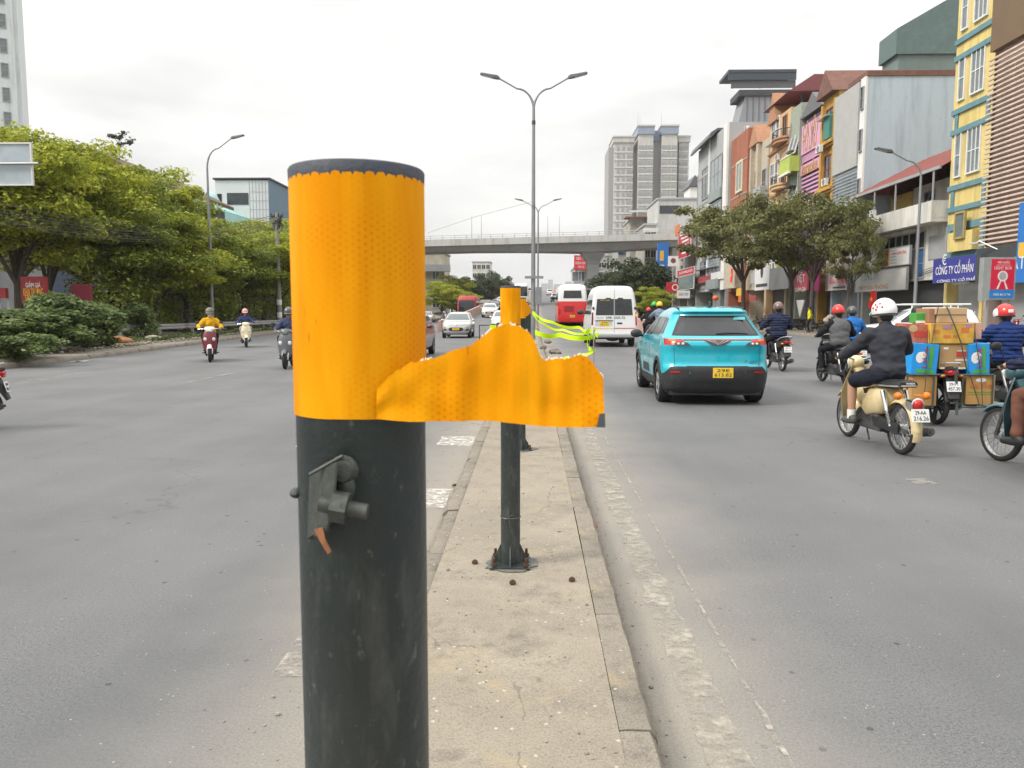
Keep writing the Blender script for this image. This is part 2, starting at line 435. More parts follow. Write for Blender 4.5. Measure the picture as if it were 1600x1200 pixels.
# ---- worn paint
WORN = M('worn_white_paint', (.385, .355, .30), .85, var=.2, vs=20, alpha_noise=(6.5, .41, .68))
WORN2 = M('faded_white_paint', (.375, .35, .30), .85, var=.2, vs=14, alpha_noise=(8, .43, .66))
WHITEM = M('road_white', (.58, .56, .51), .7, var=.18, vs=14, alpha_noise=(12, .38, .64))
mk = empty('road_markings', None, None); mk['kind'] = 'structure'
def stripe(pts, mat, seed=0, rag=.012, z=.0045):
    """a painted stripe through (x0, x1, y) rows, with an eaten edge"""
    rows = []
    for i, (x0, x1, y) in enumerate(pts):
        a = noise.noise(V((y*5.3, seed, 1)))*rag + noise.noise(V((y*19., seed, 4)))*rag*.7; b = noise.noise(V((y*4.7, seed, 9)))*rag + noise.noise(V((y*23., seed, 7)))*rag*.7
        rows.append([(x0 + a, y, z + zr(y)), (x1 + b, y, z + zr(y))])
    return MB().loft(rows, cap=False, closed=False).build('painted_line', mat, mk, False)
def edge(px, py): return gnd(px, py)
Y = 1.2; rowsA = []; rowsB = []
while Y < 60:
    rowsA.append((.60 + .004*Y, .755 + .004*Y, Y)); rowsB.append((.885, .905, Y)); Y += .06 if Y < 8 else .3
stripe(rowsA, WORN, 1, .03)
stripe(rowsB[:160], WORN2, 2, .012)
for k in range(14):                      # short dashes along the far side of the median
    y0 = 3.15 + 2.85*k
    stripe([(-1.12, -.70, y0 + .06*i) for i in range(12)], WHITEM if k else WORN2, k + 5, .015)
for (px, py, w, l) in ((330, 590, .13, 3.0), (45, 597, .13, 2.4), (90, 588, .13, 2.5), (190, 566, .12, 3), (1440, 753, .2, .25), (560, 612, .12, 1.2)):
    p = gnd(px, py); stripe([(p.x - w/2, p.x + w/2, p.y + l*(i/10 - .5)) for i in range(11)], WORN2, px, .02)

# ---- the median: broken concrete between two lines of kerb stones
med = MB(); Y = -.6; rows = []
while Y < 52:
    z = .148 + zr(Y)
    rows.append([(x, Y, z + .006*noise.noise(V((x*4, Y*2.3, 0))) + .004*noise.noise(V((x*13, Y*11, 3)))) for x in (-.52, -.4, -.25, -.1, .05, .18, .295)])
    Y += .09 if Y < 9 else .5
while Y < 330:
    rows.append([(x, Y, .148 + zr(Y)) for x in (-.52, -.4, -.25, -.1, .05, .18, .295)]); Y += 6
med.loft(rows, cap=False, closed=False)
median = med.build('median_strip', MEDC); median['kind'] = 'structure'
def kerb_stone(seed, L, w, h, rough):
    mb = MB(); rows = []; n = 14
    for i in range(n + 1):
        y = L*i/n; e = noise.noise(V((seed*9.7, y*5, 0)))*rough; f = noise.noise(V((seed*4.1, y*9, 5)))*rough
        if i in (0, n): e -= .003
        rows.append([(0, y, -.05), (w + .012, y, -.05), (w + .008 + f*.5, y, .02), (w - .004 + f, y, h - .03), (w - .022 + e*.8, y, h + e*.3), (.02, y, h + f*.2), (0, y, h - .004)])
    return mb.loft(rows).mesh('kerb_stone', KERB, True, 50)
KS = [kerb_stone(i, .994, .13, .152, .012) for i in range(4)]
KL = [kerb_stone(i + 9, .985, .12, .125, .035) for i in range(4)]
for i in range(60):
    y = -.5 + i
    o = link('kerb_stone', KS[(i*7) % 4], median, (.298 + random.uniform(-.004, .004), y, zr(y) + random.uniform(-.004, .003)))
    o = link('kerb_stone', KL[(i*5 + 1) % 4], median, (-.52 + random.uniform(-.012, .01), y + .985, zr(y) + random.uniform(-.012, .0))); o.rotation_euler = (0, 0, pi)
for nm, x0, x1 in (('kerb_run', .298, .43), ('kerb_run', -.64, -.522)):
    w = MB(); w.loft([[(x0, y, zr(y) - .05), (x1, y, zr(y) - .05), (x1 - .02, y, zr(y) + .15), (x0, y, zr(y) + .15)] for y in [59.5 + 6*i for i in range(46)]]); w.build(nm, KERB, median)

# ---- far side kerb and pavement (flaring away), near side kerb and pavement
LK = [(-12.9, 2)] + [tuple(gnd(*p))[:2] for p in ((0, 578), (160, 558), (311, 538), (432, 521))]
LK += [(LK[-1][0] - .5, LK[-1][1] + 14), (-19.4, 95), (-20, 150), (-20.5, 420)]
def lk_x(Y):
    for (xa, ya), (xb, yb) in zip(LK, LK[1:]):
        if ya <= Y <= yb: return xa + (xb - xa)*(Y - ya)/(yb - ya)
    return LK[-1][0] if Y > 100 else LK[0][0]
pv = MB(); pv.loft([[(-120, y, .145), (-40, y, .145), (lk_x(y) - .3, y, .145)] for _, y in LK], cap=False, closed=False)
pavl = pv.build('pavement_verge', PAVE, smooth=False); pavl['kind'] = 'structure'
for i in range(90):
    y = 6 + i; a = V((lk_x(y), y, 0)); b = V((lk_x(y + 1), y + 1, 0))
    o = link('kerb_stone', KL[i % 4], pavl, (a.x - .3, y + .985, .03)); o.rotation_euler = (0, 0, pi - atan2(b.x - a.x, 1.) if False else atan2(-(b.x - a.x), 1.))
    o.location = (a.x - .3, y, .025); o.scale = (2.4, 1.0, 1.0)
RK = 17.0
pr = MB(); pr.add([(RK + .3, 8, .145), (60, 8, .145), (60, 420, .145), (RK + .3, 420, .145)], [(0,1,2,3)])
pavr = pr.build('pavement', PAVE, smooth=False); pavr['kind'] = 'structure'
for i in range(85):
    o = link('kerb_stone', KS[i % 4], pavr, (RK + .302, 12 + i + .985, .003)); o.rotation_euler = (0, 0, pi); o.scale = (2.2, 1, 1)

# ---- loose grit, stones and litter
STONE = M('loose_stone', (.27, .24, .20), .9, var=.35, vs=30)
gr = MB(); rnd = random.Random(3)
for i in range(900):
    side = rnd.random()
    if side < .45: x, z = rnd.uniform(-.5, .28), .15
    elif side < .75: x, z = .44 + abs(rnd.gauss(0, .12)), 0
    else: x, z = -.66 - abs(rnd.gauss(0, .3)), 0
    y = 1. + 11*rnd.random()**1.5; r = rnd.uniform(.0018, .006)*(1 if rnd.random() < .93 else 2.)
    gr.ell((x, y, z + r*.5), (r, r*rnd.uniform(.6, 1.2), r*.7), 6, 4, Matrix.Rotation(rnd.random()*3, 3, 'Z'))
gr.build('loose_gravel', STONE)['kind'] = 'stuff'

# ---- overhead bridge across the road
BY, BW = 130., 9.
br = empty('road_bridge', 'grey concrete box girder bridge crossing high above the road with railed edge', 'bridge', (0, BY, 0))
bx = [-75, -55, -40, -34, -26, -18, -10, -2, 4, 8, 10.3, 14, 20, 30, 45, 60]
def bz(x): return 12.72 + .024*(x + 15)
def under(x):
    d = min(abs(x - 10.3), abs(x + 40)); return bz(x) - 1.15 - .75*max(0, 1 - d/26.)**2
b = MB(); b.loft([[(x, 1.6, under(x)), (x, BW - 1.6, under(x)), (x, BW - .9, bz(x) - .55), (x, BW, bz(x) - .32), (x, BW, bz(x)), (x, 0, bz(x)), (x, 0, bz(x) - .32), (x, .9, bz(x) - .55)] for x in bx])
b.build('girder', GREYC, br, True, 25)
for y0 in (0.0, BW - .25):
    b = MB(); b.loft([[(x, y0 + (-.02), bz(x) - .36), (x, y0 + .25, bz(x) + .003), (x, y0 + .22, bz(x) + .72), (x, y0 + .0, bz(x) + .72)] for x in bx]); b.build('parapet', M('pale_concrete', (.5, .5, .48), .85, var=.1, vs=.5), br, False)
    r_ = MB()
    for i in range(68):
        x = -75 + 2*i; r_.box(x - .05, x + .05, y0 + .07, y0 + .15, bz(x) + .70, bz(x) + 1.35)
    for h in (.98, 1.33): r_.tube([(x, y0 + .11, bz(x) + h) for x in bx], .045, 6)
    r_.build('railing', M('galvanised', (.45, .46, .46), .45, .6, var=.1), br)['kind'] = 'stuff'
for x in (10.3, -40):
    p = MB(); u = under(x) - .02
    p.loft([[(x - w, BW/2 - d, z), (x + w, BW/2 - d, z), (x + w, BW/2 + d, z), (x - w, BW/2 + d, z)] for w, d, z in ((1.0, 1.4, -.05), (1.0, 1.4, u - 2.0), (1.15, 1.7, u - 1.4), (2.0, 2.9, u - .02))])
    p.build('pier', GREYC, br, False)
# ================================================================== BUILDINGS
GLASS = M('window_glass', (.035, .045, .05), .06, var=.3, vs=1.2, spec=.6)
GLASS2 = M('pale_glass', (.16, .20, .21), .1, var=.35, vs=.7, spec=.6)
DARK = M('dark_interior', (.02, .019, .018), .9, var=.5, vs=1.5)  # near-black colour stands in for the shade of unlit rooms and openings
WHITE = M('white_paint', (.72, .72, .70), .6, var=.07)
OFFW = M('stained_white', (.58, .57, .53), .85, var=.22, vs=1.2, streak=.25)
GREYP = M('grey_paint', (.33, .34, .35), .7, var=.12, vs=1.)
ALU = M('aluminium', (.5, .51, .52), .4, .7, var=.08)
CHAR = M('charcoal_metal', (.05, .055, .06), .55, var=.2)
WMESH = {}
def window_meshes(w, h, nx, ny, fw, arch=0):
    k = (w, h, nx, ny, fw)
    if k in WMESH: return WMESH[k]
    f = MB(); d0, d1 = -.09, .02              # frame stands proud of the wall along -X
    f.box(d0, d1, -w/2 - fw, -w/2, -fw, h + fw); f.box(d0, d1, w/2, w/2 + fw, -fw, h + fw)
    f.box(d0 + .001, d1, -w/2, w/2, h, h + fw); f.box(d0 - .04, d1, -w/2, w/2, -fw, 0)
    for i in range(1, nx): y = -w/2 + w*i/nx; f.box(d0 + .02, d1 - .01, y - fw*.35, y + fw*.35, 0, h)
    for j in range(1, ny): z = h*j/ny; f.box(d0 + .025, d1 - .012, -w/2, w/2, z - fw*.3, z + fw*.3)
    p = MB(); p.box(-.03, .015, -w/2 + .001, w/2 - .001, .001, h - .001)
    WMESH[k] = (f, p); return WMESH[k]
WM2 = {}
def window(root, y, z, w, h, fmat=None, gmat=None, nx=2, ny=1, fw=.06, x=0., rz=0.):
    fmat = fmat or WHITE; gmat = gmat or GLASS
    k = (w, h, nx, ny, fw, fmat.name, gmat.name)
    if k not in WM2:
        f, p = window_meshes(w, h, nx, ny, fw); WM2[k] = (f.mesh('window', fmat, False), p.mesh('pane', gmat, False))
    o = link('window', WM2[k][0], root, (x, y, z)); o.rotation_euler = (0, 0, rz)
    link('pane', WM2[k][1], o)
    return o
def part(root, name, mat, *boxes, smooth=False):
    if len(boxes) > 1 and name not in ('frame', 'surround', 'floor_band', 'wall', 'roof_edge', 'sign_frame', 'bollard'):
        for b_ in boxes: o = MB().box(*b_).build(name, mat, root, smooth)
        return o
    mb = MB()
    for b_ in boxes: mb.box(*b_)
    return mb.build(name, mat, root, smooth)
def house(label, ya, yb, xf, h, depth, wall, gf=3.6, cat='building', name='town_house', group=None, shop=DARK, solid=False):
    """a tube house on the near pavement; local frame: x into the plot, y along the street, origin at the facade's near foot. Returns the root and its width"""
    y0, y1 = min(ya, yb), max(ya, yb)
    r = empty(name, label, cat, (xf, y0, .145), 0, group); w = y1 - y0
    if solid: part(r, 'wall', wall, (0, depth, 0, w, 0, h))
    else:
        part(r, 'wall', wall, (0, depth, .003, w - .003, gf, h), (0, depth, .003, .28, 0, gf - .002), (0, depth, w - .28, w - .003, 0, gf - .002))
        part(r, 'shop_interior', shop, (2.2, depth - .05, .282, w - .282, .01, gf - .003))
    return r, w
def board(label, mat, ya, yb, za, zb, x, th=.12, name='shop_sign', cat='sign', frame=None, group=None):
    """a flat signboard hung on a facade, facing the road"""
    y0, y1 = min(ya, yb), max(ya, yb)
    o = MB().box(-th, 0, -(y1-y0)/2, (y1-y0)/2, -(zb-za)/2, (zb-za)/2).build(name, mat, None, False)
    o.location = (x, (y0+y1)/2, (za+zb)/2); tag(o, label, cat, group)
    if frame:
        w, h, f = (y1-y0)/2, (zb-za)/2, .05
        part(o, 'frame', frame, (-th-.03, .0, -w-f, -w, -h-f, h+f), (-th-.03, .0, w, w+f, -h-f, h+f), (-th-.03, .0, -w, w, h, h+f), (-th-.03, .0, -w, w, -h-f, -h))
    return o
def wtext(o, s, size, mat, dy=0, dz=0, th=.12, width=None, bold=0.):
    return text(s, size, mat, o, basis((-th - .006, dy, dz), (0, -1, 0), (0, 0, 1)), width=width, bold=bold)
def ac_unit(root, y, z, x=0.):
    b = MB().box(-.36, -.04, -.42, .42, 0, .58).build('air_conditioner', WHITE, root, False, loc=(x, y, z)); bevel(b, .02)
    f = MB(); f.lathe([(.0, -.38), (.07, -.385), (.075, -.365)], (0, -.1, .29), 'x', 16); f.lathe([(.22, -.365), (.22, -.385), (.25, -.385), (.25, -.365)], (0, -.1, .29), 'x', 20)
    for i in range(6): a = i*pi/3; f.tube([(-.375, -.1, .29), (-.375, -.1 + .22*cos(a), .29 + .22*sin(a))], .012, 5)
    f.build('fan_grille', CHAR, b)['kind'] = 'stuff'
    return b
XF = 24.0
PIPE = M('drain_pipe', (.36, .35, .33), .7, var=.2)
def clutter(r, w, z0, z1, seed, x=0.):
    q = random.Random(seed)
    for y in (.12, w - .14): MB().tube([(x - .08, y, z0), (x - .08, y, z1 - .2)], .05, 6).build('drain_pipe', PIPE, r)
    z = z0 + 1.2
    while z < z1 - 2:
        if q.random() < .7: ac_unit(r, q.uniform(.7, max(.8, w - .7)), z, x)
        if q.random() < .6: part(r, 'awning', (CHAR, PIPE, ALU)[q.randrange(3)], (x - .8, x - .005, w*.15, w*.85, z + 1.7, z + 1.76))
        z += q.uniform(2.8, 4.2)
    pts = [(x - .14, w*k/6, z0 + .4 + .25*sin(k*2.1 + seed)) for k in range(7)]
    for k in range(3): MB().tube([(p[0], p[1], p[2] + .12*k) for p in pts], .02, 4).build('facade_cable', CHAR, r)
def fz(px, py, X=XF): return atx(px, py, X)        # (X, Y, Z) on the facade plane

# ---- yellow tube house with blue trim
YEL = M('yellow_stucco', (.68, .54, .20), .8, var=.10, vs=.8, bump=.15, bs=30)
TEAL_T = M('teal_trim', (.12, .24, .28), .75, var=.15, vs=2)
A = fz(1493, 300); B_ = fz(1556, 200)
Yn, Yf_ = B_.y - .3, A.y
h = 23.5
yh, w = house('narrow yellow plastered house with teal bands and white windows', Yn, Yf_, XF - .35, h, 13, YEL, 3.9)
def lz(px, py, X=XF - .35): return atx(px, py, X).z - .145
for (pa, pb) in (((1500, 447), (1500, 438)), ((1497, 412), (1497, 404))): pass
bands = [lz(1500, 413) - .35, lz(1495, 328) - .1, lz(1497, 207) - .1, lz(1500, 95), lz(1503, 0)]
part(yh, 'trim_band', TEAL_T, *[(-.12, -.002, .002, w - .002, z, z + .28) for z in (bands[0] + .02, bands[1], bands[1] + 1.2, bands[2], bands[2] + 1.1, bands[3], bands[3] + .9)])
part(yh, 'trim_pilaster', TEAL_T, *[(-.08, -.003, y, y + .3, z, z + .9) for y in (w - .62, .25) for z in (bands[1] + .285, bands[2] + .285)])
za, zb = bands[0] + .75, bands[1] - 1.15
part(yh, 'surround', TEAL_T, (-.1, -.004, .12, .45, za, zb + .5), (-.1, -.004, w - .5, w - .18, za, zb + .5), (-.1, -.004, .452, w - .502, zb + .12, zb + .5), (-.1, -.004, .452, w - .502, za, za + .28))
part(yh, 'bay', YEL, (-.38, -.005, .62, w - .8, za + .3, zb - .05))
window(yh, w*.46, za + 1.05, .8, 1.25, M('brown_frame', (.35, .27, .10), .7), GLASS2, 1, 1, .12, x=-.39)
for z in (bands[1] + 1.95, bands[2] + 1.85, bands[3] + 1.6):
    window(yh, w*.40, z, 1.15, 2.3, WHITE, GLASS2, 3, 2, .08); window(yh, w*.80, z, .5, 2.3, WHITE, GLASS2, 1, 2, .08)
part(yh, 'side_pier', YEL, (-.02, -.006, .02, .28, 0, 3.8))
sg = board('white notice board between yellow pillar and grey shutters', WHITE, Yn + .7, Yn + 2.1, 3.0, 3.9, XF - .7)
wtext(sg, 'Thuê', .32, CHAR, .1, .16); wtext(sg, 'homestay', .24, M('sign_red', (.6, .02, .03), .5), 0, -.2)
part(yh, 'shutter', GREYP, (.6, .7, .35, w - .35, .05, 3.0))
# blue company sign under it
BLU = M('navy_sign', (.045, .05, .26), .45, var=.1)
a1, a2 = fz(1462, 405, XF - 1.2), fz(1522, 440, XF - 1.2)
sg = board('navy company sign with white lettering over the dark workshop mouth', BLU, a1.y, a2.y - 1.2, fz(1490, 441, XF - 1.2).z, fz(1470, 405, XF - 1.2).z, XF - 1.2)
sw = a1.y - a2.y + 1.2
wtext(sg, 'CÔNG TY CỔ PHẦN', .62, WHITE, .4, -.02, width=sw*.72); wtext(sg, '€', .8, WHITE, sw*.27, .55); 
wtext(sg, 'CÔNG TY CỔ PHẦN', .2, WHITE, 0, -.58, width=sw*.8)

# ---- brown building behind horizontal timber louvres
BRN = M('brown_cladding', (.16, .105, .06), .7, var=.12, vs=1)
SLAT = M('louvre_wood', (.56, .45, .37), .65, var=.16, vs=2)
PANEL = M('pinkish_wall', (.36, .27, .24), .8, var=.2, vs=.6)
xb = XF - 1.3
n0 = 26.5; n1 = atx(1549, 250, xb).y
lb, w = house('tall building screened by beige horizontal louvres with a plain brown panel on top', n0, n1, xb, 20.5, 12, PANEL, 4.2)
ztop = atx(1585, 75, xb).z; zlow = atx(1560, 388, xb).z
part(lb, 'brown_panel', BRN, (-.32, -.005, .005, w + .06, ztop + .1, 20.55))
part(lb, 'dark_fascia', CHAR, (-.45, -.006, .004, w + .05, zlow - 1.75, zlow - .1))
sm = MB().box(-.35, -.24, 0, w + .08, 0, .085).mesh('slat', SLAT, False)
ns = int((ztop - zlow)/.235)
for i in range(ns): link('slat', sm, lb, (0, 0, zlow + .05 + i*.235))
part(lb, 'louvre_post', BRN, *[(-.23, -.12, y, y + .07, zlow, ztop) for y in (.6, 3.2, 5.8, 8.4, w - .3) if y < w])
for z in (zlow + 1.2, zlow + 4.6, zlow + 8.):
    for y in (2., 5., 8.): 
        if y < w - 1: window(lb, y, z, 1.5, 1.9, GREYP, GLASS, 2, 1, .07)
part(lb, 'shutter', GREYP, (.7, .8, .35, w - .35, .05, 4.1))
lm = MB()
lm.tube([(-.5, 0, 0), (-1.5, 0, .55), (-1.6, 0, .5)], .03, 6); lm.box(-1.9, -1.5, -.1, .1, .42, .5)
lo = lm.build('sign_lamp', ALU, None); lo.location = (xb, n1 - 2.2, zlow - .2); lo.rotation_euler = (0, 0, R(-50)); tag(lo, 'slim spotlight arm sticking out of the black fascia over the red sign', 'lamp')

# ---- old two storey house with a red tin roof and balcony
ya, yb = fz(1351, 330).y, fz(1487, 300).y
old, w = house('old white two storey house with red tin roof and open balcony', yb, ya, XF, 6.9, 9, OFFW, 3.3)
zE = fz(1440, 275).z - .145 + .1
RED = M('red_roof', (.19, .050, .040), .75, var=.25, vs=4)
LWALL = M('pale_plaster', (.60, .59, .56), .85, var=.16, vs=1.1, streak=.3)
part(old, 'upper_wall', LWALL, (1.9, 9, .02, w - 3.2, 6.903, zE - .1))
part(old, 'yellow_wall', M('ochre_wall', (.55, .40, .13), .85, var=.18), (1.7, 9, w - 3.195, w - .3, 6.904, zE - .3))
part(old, 'side_wall', GREYP, (.0, 9, -.3, -.01, 0, zE + .3))
rf = MB(); rows = []
for i in range(41):
    y = -.45 + (w + 1.2)*i/40; rz_ = .03*(1 if i % 2 else -1)
    kx = min(1., max(.02, (w + .75 - y)/3.6)); kz = zE - .25 + rz_
    rows.append([(-.9, y, kz), (-.9 + 1.8*kx, y, kz + 1.05*kx), (-.9 + 3.6*kx, y, kz + 2.1*kx), (8.5, y, kz + .1*kx)])
rf.shell(rows, (0, 0, .04)); rf.build('roof', RED, old, False)
part(old, 'eave_gutter', GREYP, (-1.0, -.88, -.45, w + .75, zE - .36, zE - .18))
part(old, 'balcony_slab', OFFW, (-1.1, -.003, .01, w + .1, 6.55, 6.8))
part(old, 'balcony_wall', OFFW, (-1.1, -.98, .012, w*.66, 6.802, 7.75), (-1.1, -.005, -.0, .011, 6.802, 7.75))
bl = MB()
for i in range(15): y = w*.67 + (w*.33)*i/14; bl.box(-1.06, -.98, y, y + .09, 6.803, 7.6)
bl.box(-1.1, -.94, w*.665, w + .1, 7.6, 7.75); bl.box(-1.15, -.9, w*.655, w*.70, 6.802, 8.2); bl.build('balustrade', WHITE, old, False)['kind'] = 'stuff'
for y in (.25, w*.42, w*.68, w - .2): part(old, 'post', GREYP, (-.95, -.87, y, y + .09, 7.75 if y < w*.66 else 6.8, zE - .24))
window(old, w*.22, 7.0, .9, 2.1, M('blue_grey_frame', (.16, .19, .25), .7), GLASS, 2, 2, .08, x=1.88)
window(old, w*.53, 7.0, 1.1, 2.1, M('blue_grey_frame', (0,0,0)), GLASS, 2, 2, .08, x=1.88)
window(old, w*.84, 7.0, 1.3, 1.2, M('maroon_frame', (.14, .03, .04), .7), DARK, 2, 1, .08, x=1.68)
wz = lambda px, py: fz(px, py).z - .145
for i in range(5): window(old, w*.36 + i*.92, 5.3, .82, .95, GREYP, DARK, 1, 1, .05)
window(old, w*.27, 5.3, .9, .95, GREYP, DARK, 1, 1, .05); window(old, w*.27, 3.5, .9, 1.7, GREYP, M('blue_tarp', (.03, .10, .24), .6), 1, 2, .05)
part(old, 'cornice', OFFW, (-.5, -.004, w*.28, w*.80, 6.3, 6.5))
part(old, 'shutter', CHAR, (.6, .7, .3, w - .3, .05, 3.2))
part(old, 'grey_panel', GREYP, (-.05, -.004, .25, w*.19, 4.5, 5.9))
SIGNW = M('sign_white', (.66, .67, .66), .5, var=.06, vs=2)
xs = XF - .35
p0, p1 = atx(1340, 420, xs), atx(1420, 420, xs)
zA, zB, zC = atx(1380, 454, xs).z, atx(1380, 422, xs).z, atx(1355, 365, xs).z
sg = board('wide whitish shop banner with faded blue and orange print below the grey lettered panel', SIGNW, p0.y, p1.y, zA, zB, xs, frame=GREYP); sw = p0.y - p1.y
FB = M('faded_blue', (.25, .38, .48), .6); FO = M('faded_orange', (.55, .22, .10), .6)
wtext(sg, 'CÔNG TY', .55, FB, sw*.2, .25, width=sw*.35); wtext(sg, 'MÁY VĂN PHÒNG', .42, FO, sw*.12, -.45, width=sw*.6)
pm = atx(1377, 400, xs)
sg = board('whitish panel with large dark lettering above the faded banner', SIGNW, p0.y, pm.y, zB + .12, zC, xs, frame=GREYP); sw = p0.y - pm.y
wtext(sg, 'MENOWI', .5, CHAR, 0, -.35, width=sw*.42); wtext(sg, 'menowi.vn', .2, CHAR, -sw*.25, -.75); wtext(sg, 'MENOWI', .5, CHAR, -sw*.05, .45, width=sw*.4)
wtext(sg, 'MENOWI.VN', .4, CHAR, -sw*.2, 1.25, width=sw*.5)
pq0, pq1 = atx(1378, 405, xs), atx(1424, 405, xs)
sg = board('white and maroon poster board beneath the row of dark windows', SIGNW, pq0.y, pq1.y, zB + .2, atx(1400, 388, xs).z, xs, frame=GREYP); sw = pq0.y - pq1.y
hh = (atx(1400, 388, xs).z - zB - .2)/2
part(sg, 'maroon_field', M('maroon_print', (.22, .05, .08), .6), (-.13, -.121, sw*.2, sw*.498, -hh + .01, hh - .01)); part(sg, 'yellow_stripe', M('print_yellow', (.7, .42, .04), .6), (-.132, -.121, sw*.16, sw*.2, -hh + .01, hh - .01))
wtext(sg, 'MÁY CHẤM CÔNG', .26, M('sign_red', (.6, .02, .03), .5), -sw*.17, hh*.35, width=sw*.45)
part(sg, 'print_line', FB, *[(-.128, -.1215, -sw*.08, sw*.12, -hh*.75 + k*.2, -hh*.75 + k*.2 + .05) for k in range(5)])

clutter(old, w, 3.3, 6.5, 1)
# ---- pale blue party wall of the tall house beyond, with its poster front
PB = M('pale_blue_render', (.42, .51, .58), .8, var=.07, vs=.35, streak=.35)
ye = ya + .35; yfar = fz(1304, 300).y
hb = atx(1400, 112, 24.6).z
hb = at(1430, 118, ye).z - .145
tb, w = house('tall house with a blank pale blue side wall and poster covered front', ye, yfar, XF, hb, 15, PB, 3.5)
part(tb, 'front_panel', M('grey_panel', (.40, .40, .39), .7, var=.08, vs=1.2), (-.25, -.004, .9, w - .003, fz(1320, 272).z, hb - .15))
sl_ = MB().box(-.27, -.18, .9, w - .003, 0, .07).mesh('slat', GREYP, False)
zs = fz(1320, 272).z
for i in range(8): link('slat', sl_, tb, (0, 0, zs - .28 - i*.25))
part(tb, 'white_pilaster', WHITE, (-.15, -.004, -.0, .85, 3.5, hb))
part(tb, 'roof_edge', M('roof_tile', (.17, .085, .065), .85, var=.3, vs=2), (-.1, 15, -.08, w*.6, hb + .003, hb + .35))
for z in (6., 9.5, 13., 16.): window(tb, .42, z, .45, 1.5, GREYP, GLASS, 1, 2, .05, x=-.16)
zt, zm, zb2 = zs - 2.4, fz(1320, 372).z, fz(1320, 452).z
POST = M('poster_photo', (.60, .61, .62), .5, var=.55, vs=.5, tint=(.10, .10, .11))
sg = board('tall white advertising poster with a dark swirl, partly behind leaves', POST, ye + 1.0, yfar, zm + .2, zt + .145, XF - .26)
POST2 = M('poster_shop', (.52, .48, .46), .5, var=.6, vs=.6, tint=(.16, .07, .10))
sg = board('large poster with maroon picture and printed lines over the ground floor', POST2, ye + .9, yfar, zb2, zm - .3, XF - .28, frame=WHITE)
sw = yfar - ye
wtext(sg, 'KHAI TRƯƠNG', .5, M('sign_red', (.6, .02, .03), .5), -.2, -1.2, width=sw*.6); part(sg, 'print_line', CHAR, *[(-.128, -.1215, -sw*.3, sw*.15, -2.0 + .28*k, -1.88 + .28*k) for k in range(2)])
part(tb, 'shutter', GREYP, (.7, .8, .35, w - .35, .05, 3.4))
# dark green metal roof house standing behind the blue wall
gh = empty('metal_roof_house', 'dark green corrugated metal roof house rising behind the pale blue wall', 'building', (XF + 12, 66, .1))
zt = at(1470, 5, 66).z; x0 = at(1405, 60, 66).x - XF - 12; x1 = at(1560, 60, 66).x - XF - 12
part(gh, 'wall', M('pale_green_metal', (.15, .20, .19), .6, var=.15, vs=.8, streak=.1), (x0, x1, 0, 2.9, 0, at(1450, 85, 66).z), )
g = MB(); zz0 = at(1450, 85, 66).z
g.loft([[(x0 - .3, y, zz0 - .1), (x1, y, zz0 - .1), (x1, y, zt + 1.), ((x0 + x1)*.47, y, zt + .4), (x0 - .3, y, at(1408, 48, 66).z)] for y in (-.2, 3.)]); g.build('roof', M('green_metal_roof', (.10, .15, .145), .55, var=.15, vs=2), gh, False)

# ---- ochre house with ornate window surrounds
OCH = M('ochre_stucco', (.50, .29, .06), .8, var=.18, vs=1.)
y0 = yfar + .05; y1 = fz(1281, 280).y; hh = fz(1290, 158).z
oc, w = house('ochre yellow house with moulded window surrounds and green shutter', y0, y1, XF + .1, hh, 13, OCH, 3.6)
fl = [4.2, 7.9, 11.6, 15.3]
for z in fl:
    part(oc, 'cornice', OCH, (-.5, -.004, .0, w, z - .45, z - .2), (-.32, -.005, 0.001, w - .001, z - .65, z - .451))
    part(oc, 'pilaster', OCH, (-.25, -.006, .1, .5, z - .19, z + 2.95), (-.25, -.006, w - .5, w - .1, z - .19, z + 2.95))
    window(oc, w*.5, z + .3, 1.5, 2.1, M('red_brown_frame', (.22, .06, .04), .7), GLASS, 2, 2, .1)
part(oc, 'green_shutter', M('green_shutter', (.05, .20, .17), .6), (-.5, -.1, .5, w*.55, fl[3] - .1, fl[3] + 1.9))
g = MB(); g.loft([[(-.6, -.2, hh), (-.6, w*.5, hh + 2.0), (-.6, w + .2, hh)], [(8, -.2, hh), (8, w*.5, hh + 2.0), (8, w + .2, hh)]]); g.build('roof', M('roof_tile', (0,0,0)), oc, False)
ac_unit(oc, w*.6, fl[3] - 1.0, -.5); ac_unit(oc, w*.55, fl[1] - 1.4, -.5)
part(oc, 'shutter', CHAR, (.7, .8, .35, w - .35, .05, 3.4))

clutter(oc, w, 3.8, hh - 1, 2)
# ---- house faced with pink signboards
y0 = y1 + .05; y1 = fz(1249, 280).y
PINKS = M('pink_sign', (.62, .33, .50), .55, var=.08); GOLD = M('gold_letters', (.42, .22, .03), .45, .2, var=.2); PURP = M('purple_bars', (.10, .05, .12), .6)
hh = fz(1268, 178).z
pk, w = house('house front hidden behind pink signboards and purple bars', y0, y1, XF + .9, hh, 13, M('violet_grey', (.20, .17, .21), .8, var=.2), 3.7)
za, zb = fz(1270, 232).z, fz(1265, 190).z
sg = board('upper pink signboard with two lines of big gold lettering', PINKS, y0 + .5, y1, za, zb, XF + .2); sw = y1 - y0 - .5
wtext(sg, 'CÀ VẬT', 1.5, GOLD, .0, (zb - za)*.24, width=sw*.86, bold=.05); wtext(sg, 'TƯ LẨU', 1.5, GOLD, .2, -(zb - za)*.24, width=sw*.75, bold=.05)
zc, zd = fz(1265, 268).z, fz(1265, 252).z
sg = board('lower pink signboard with one row of gold lettering', PINKS, y0 + .5, y1, zc, zd, XF + .2)
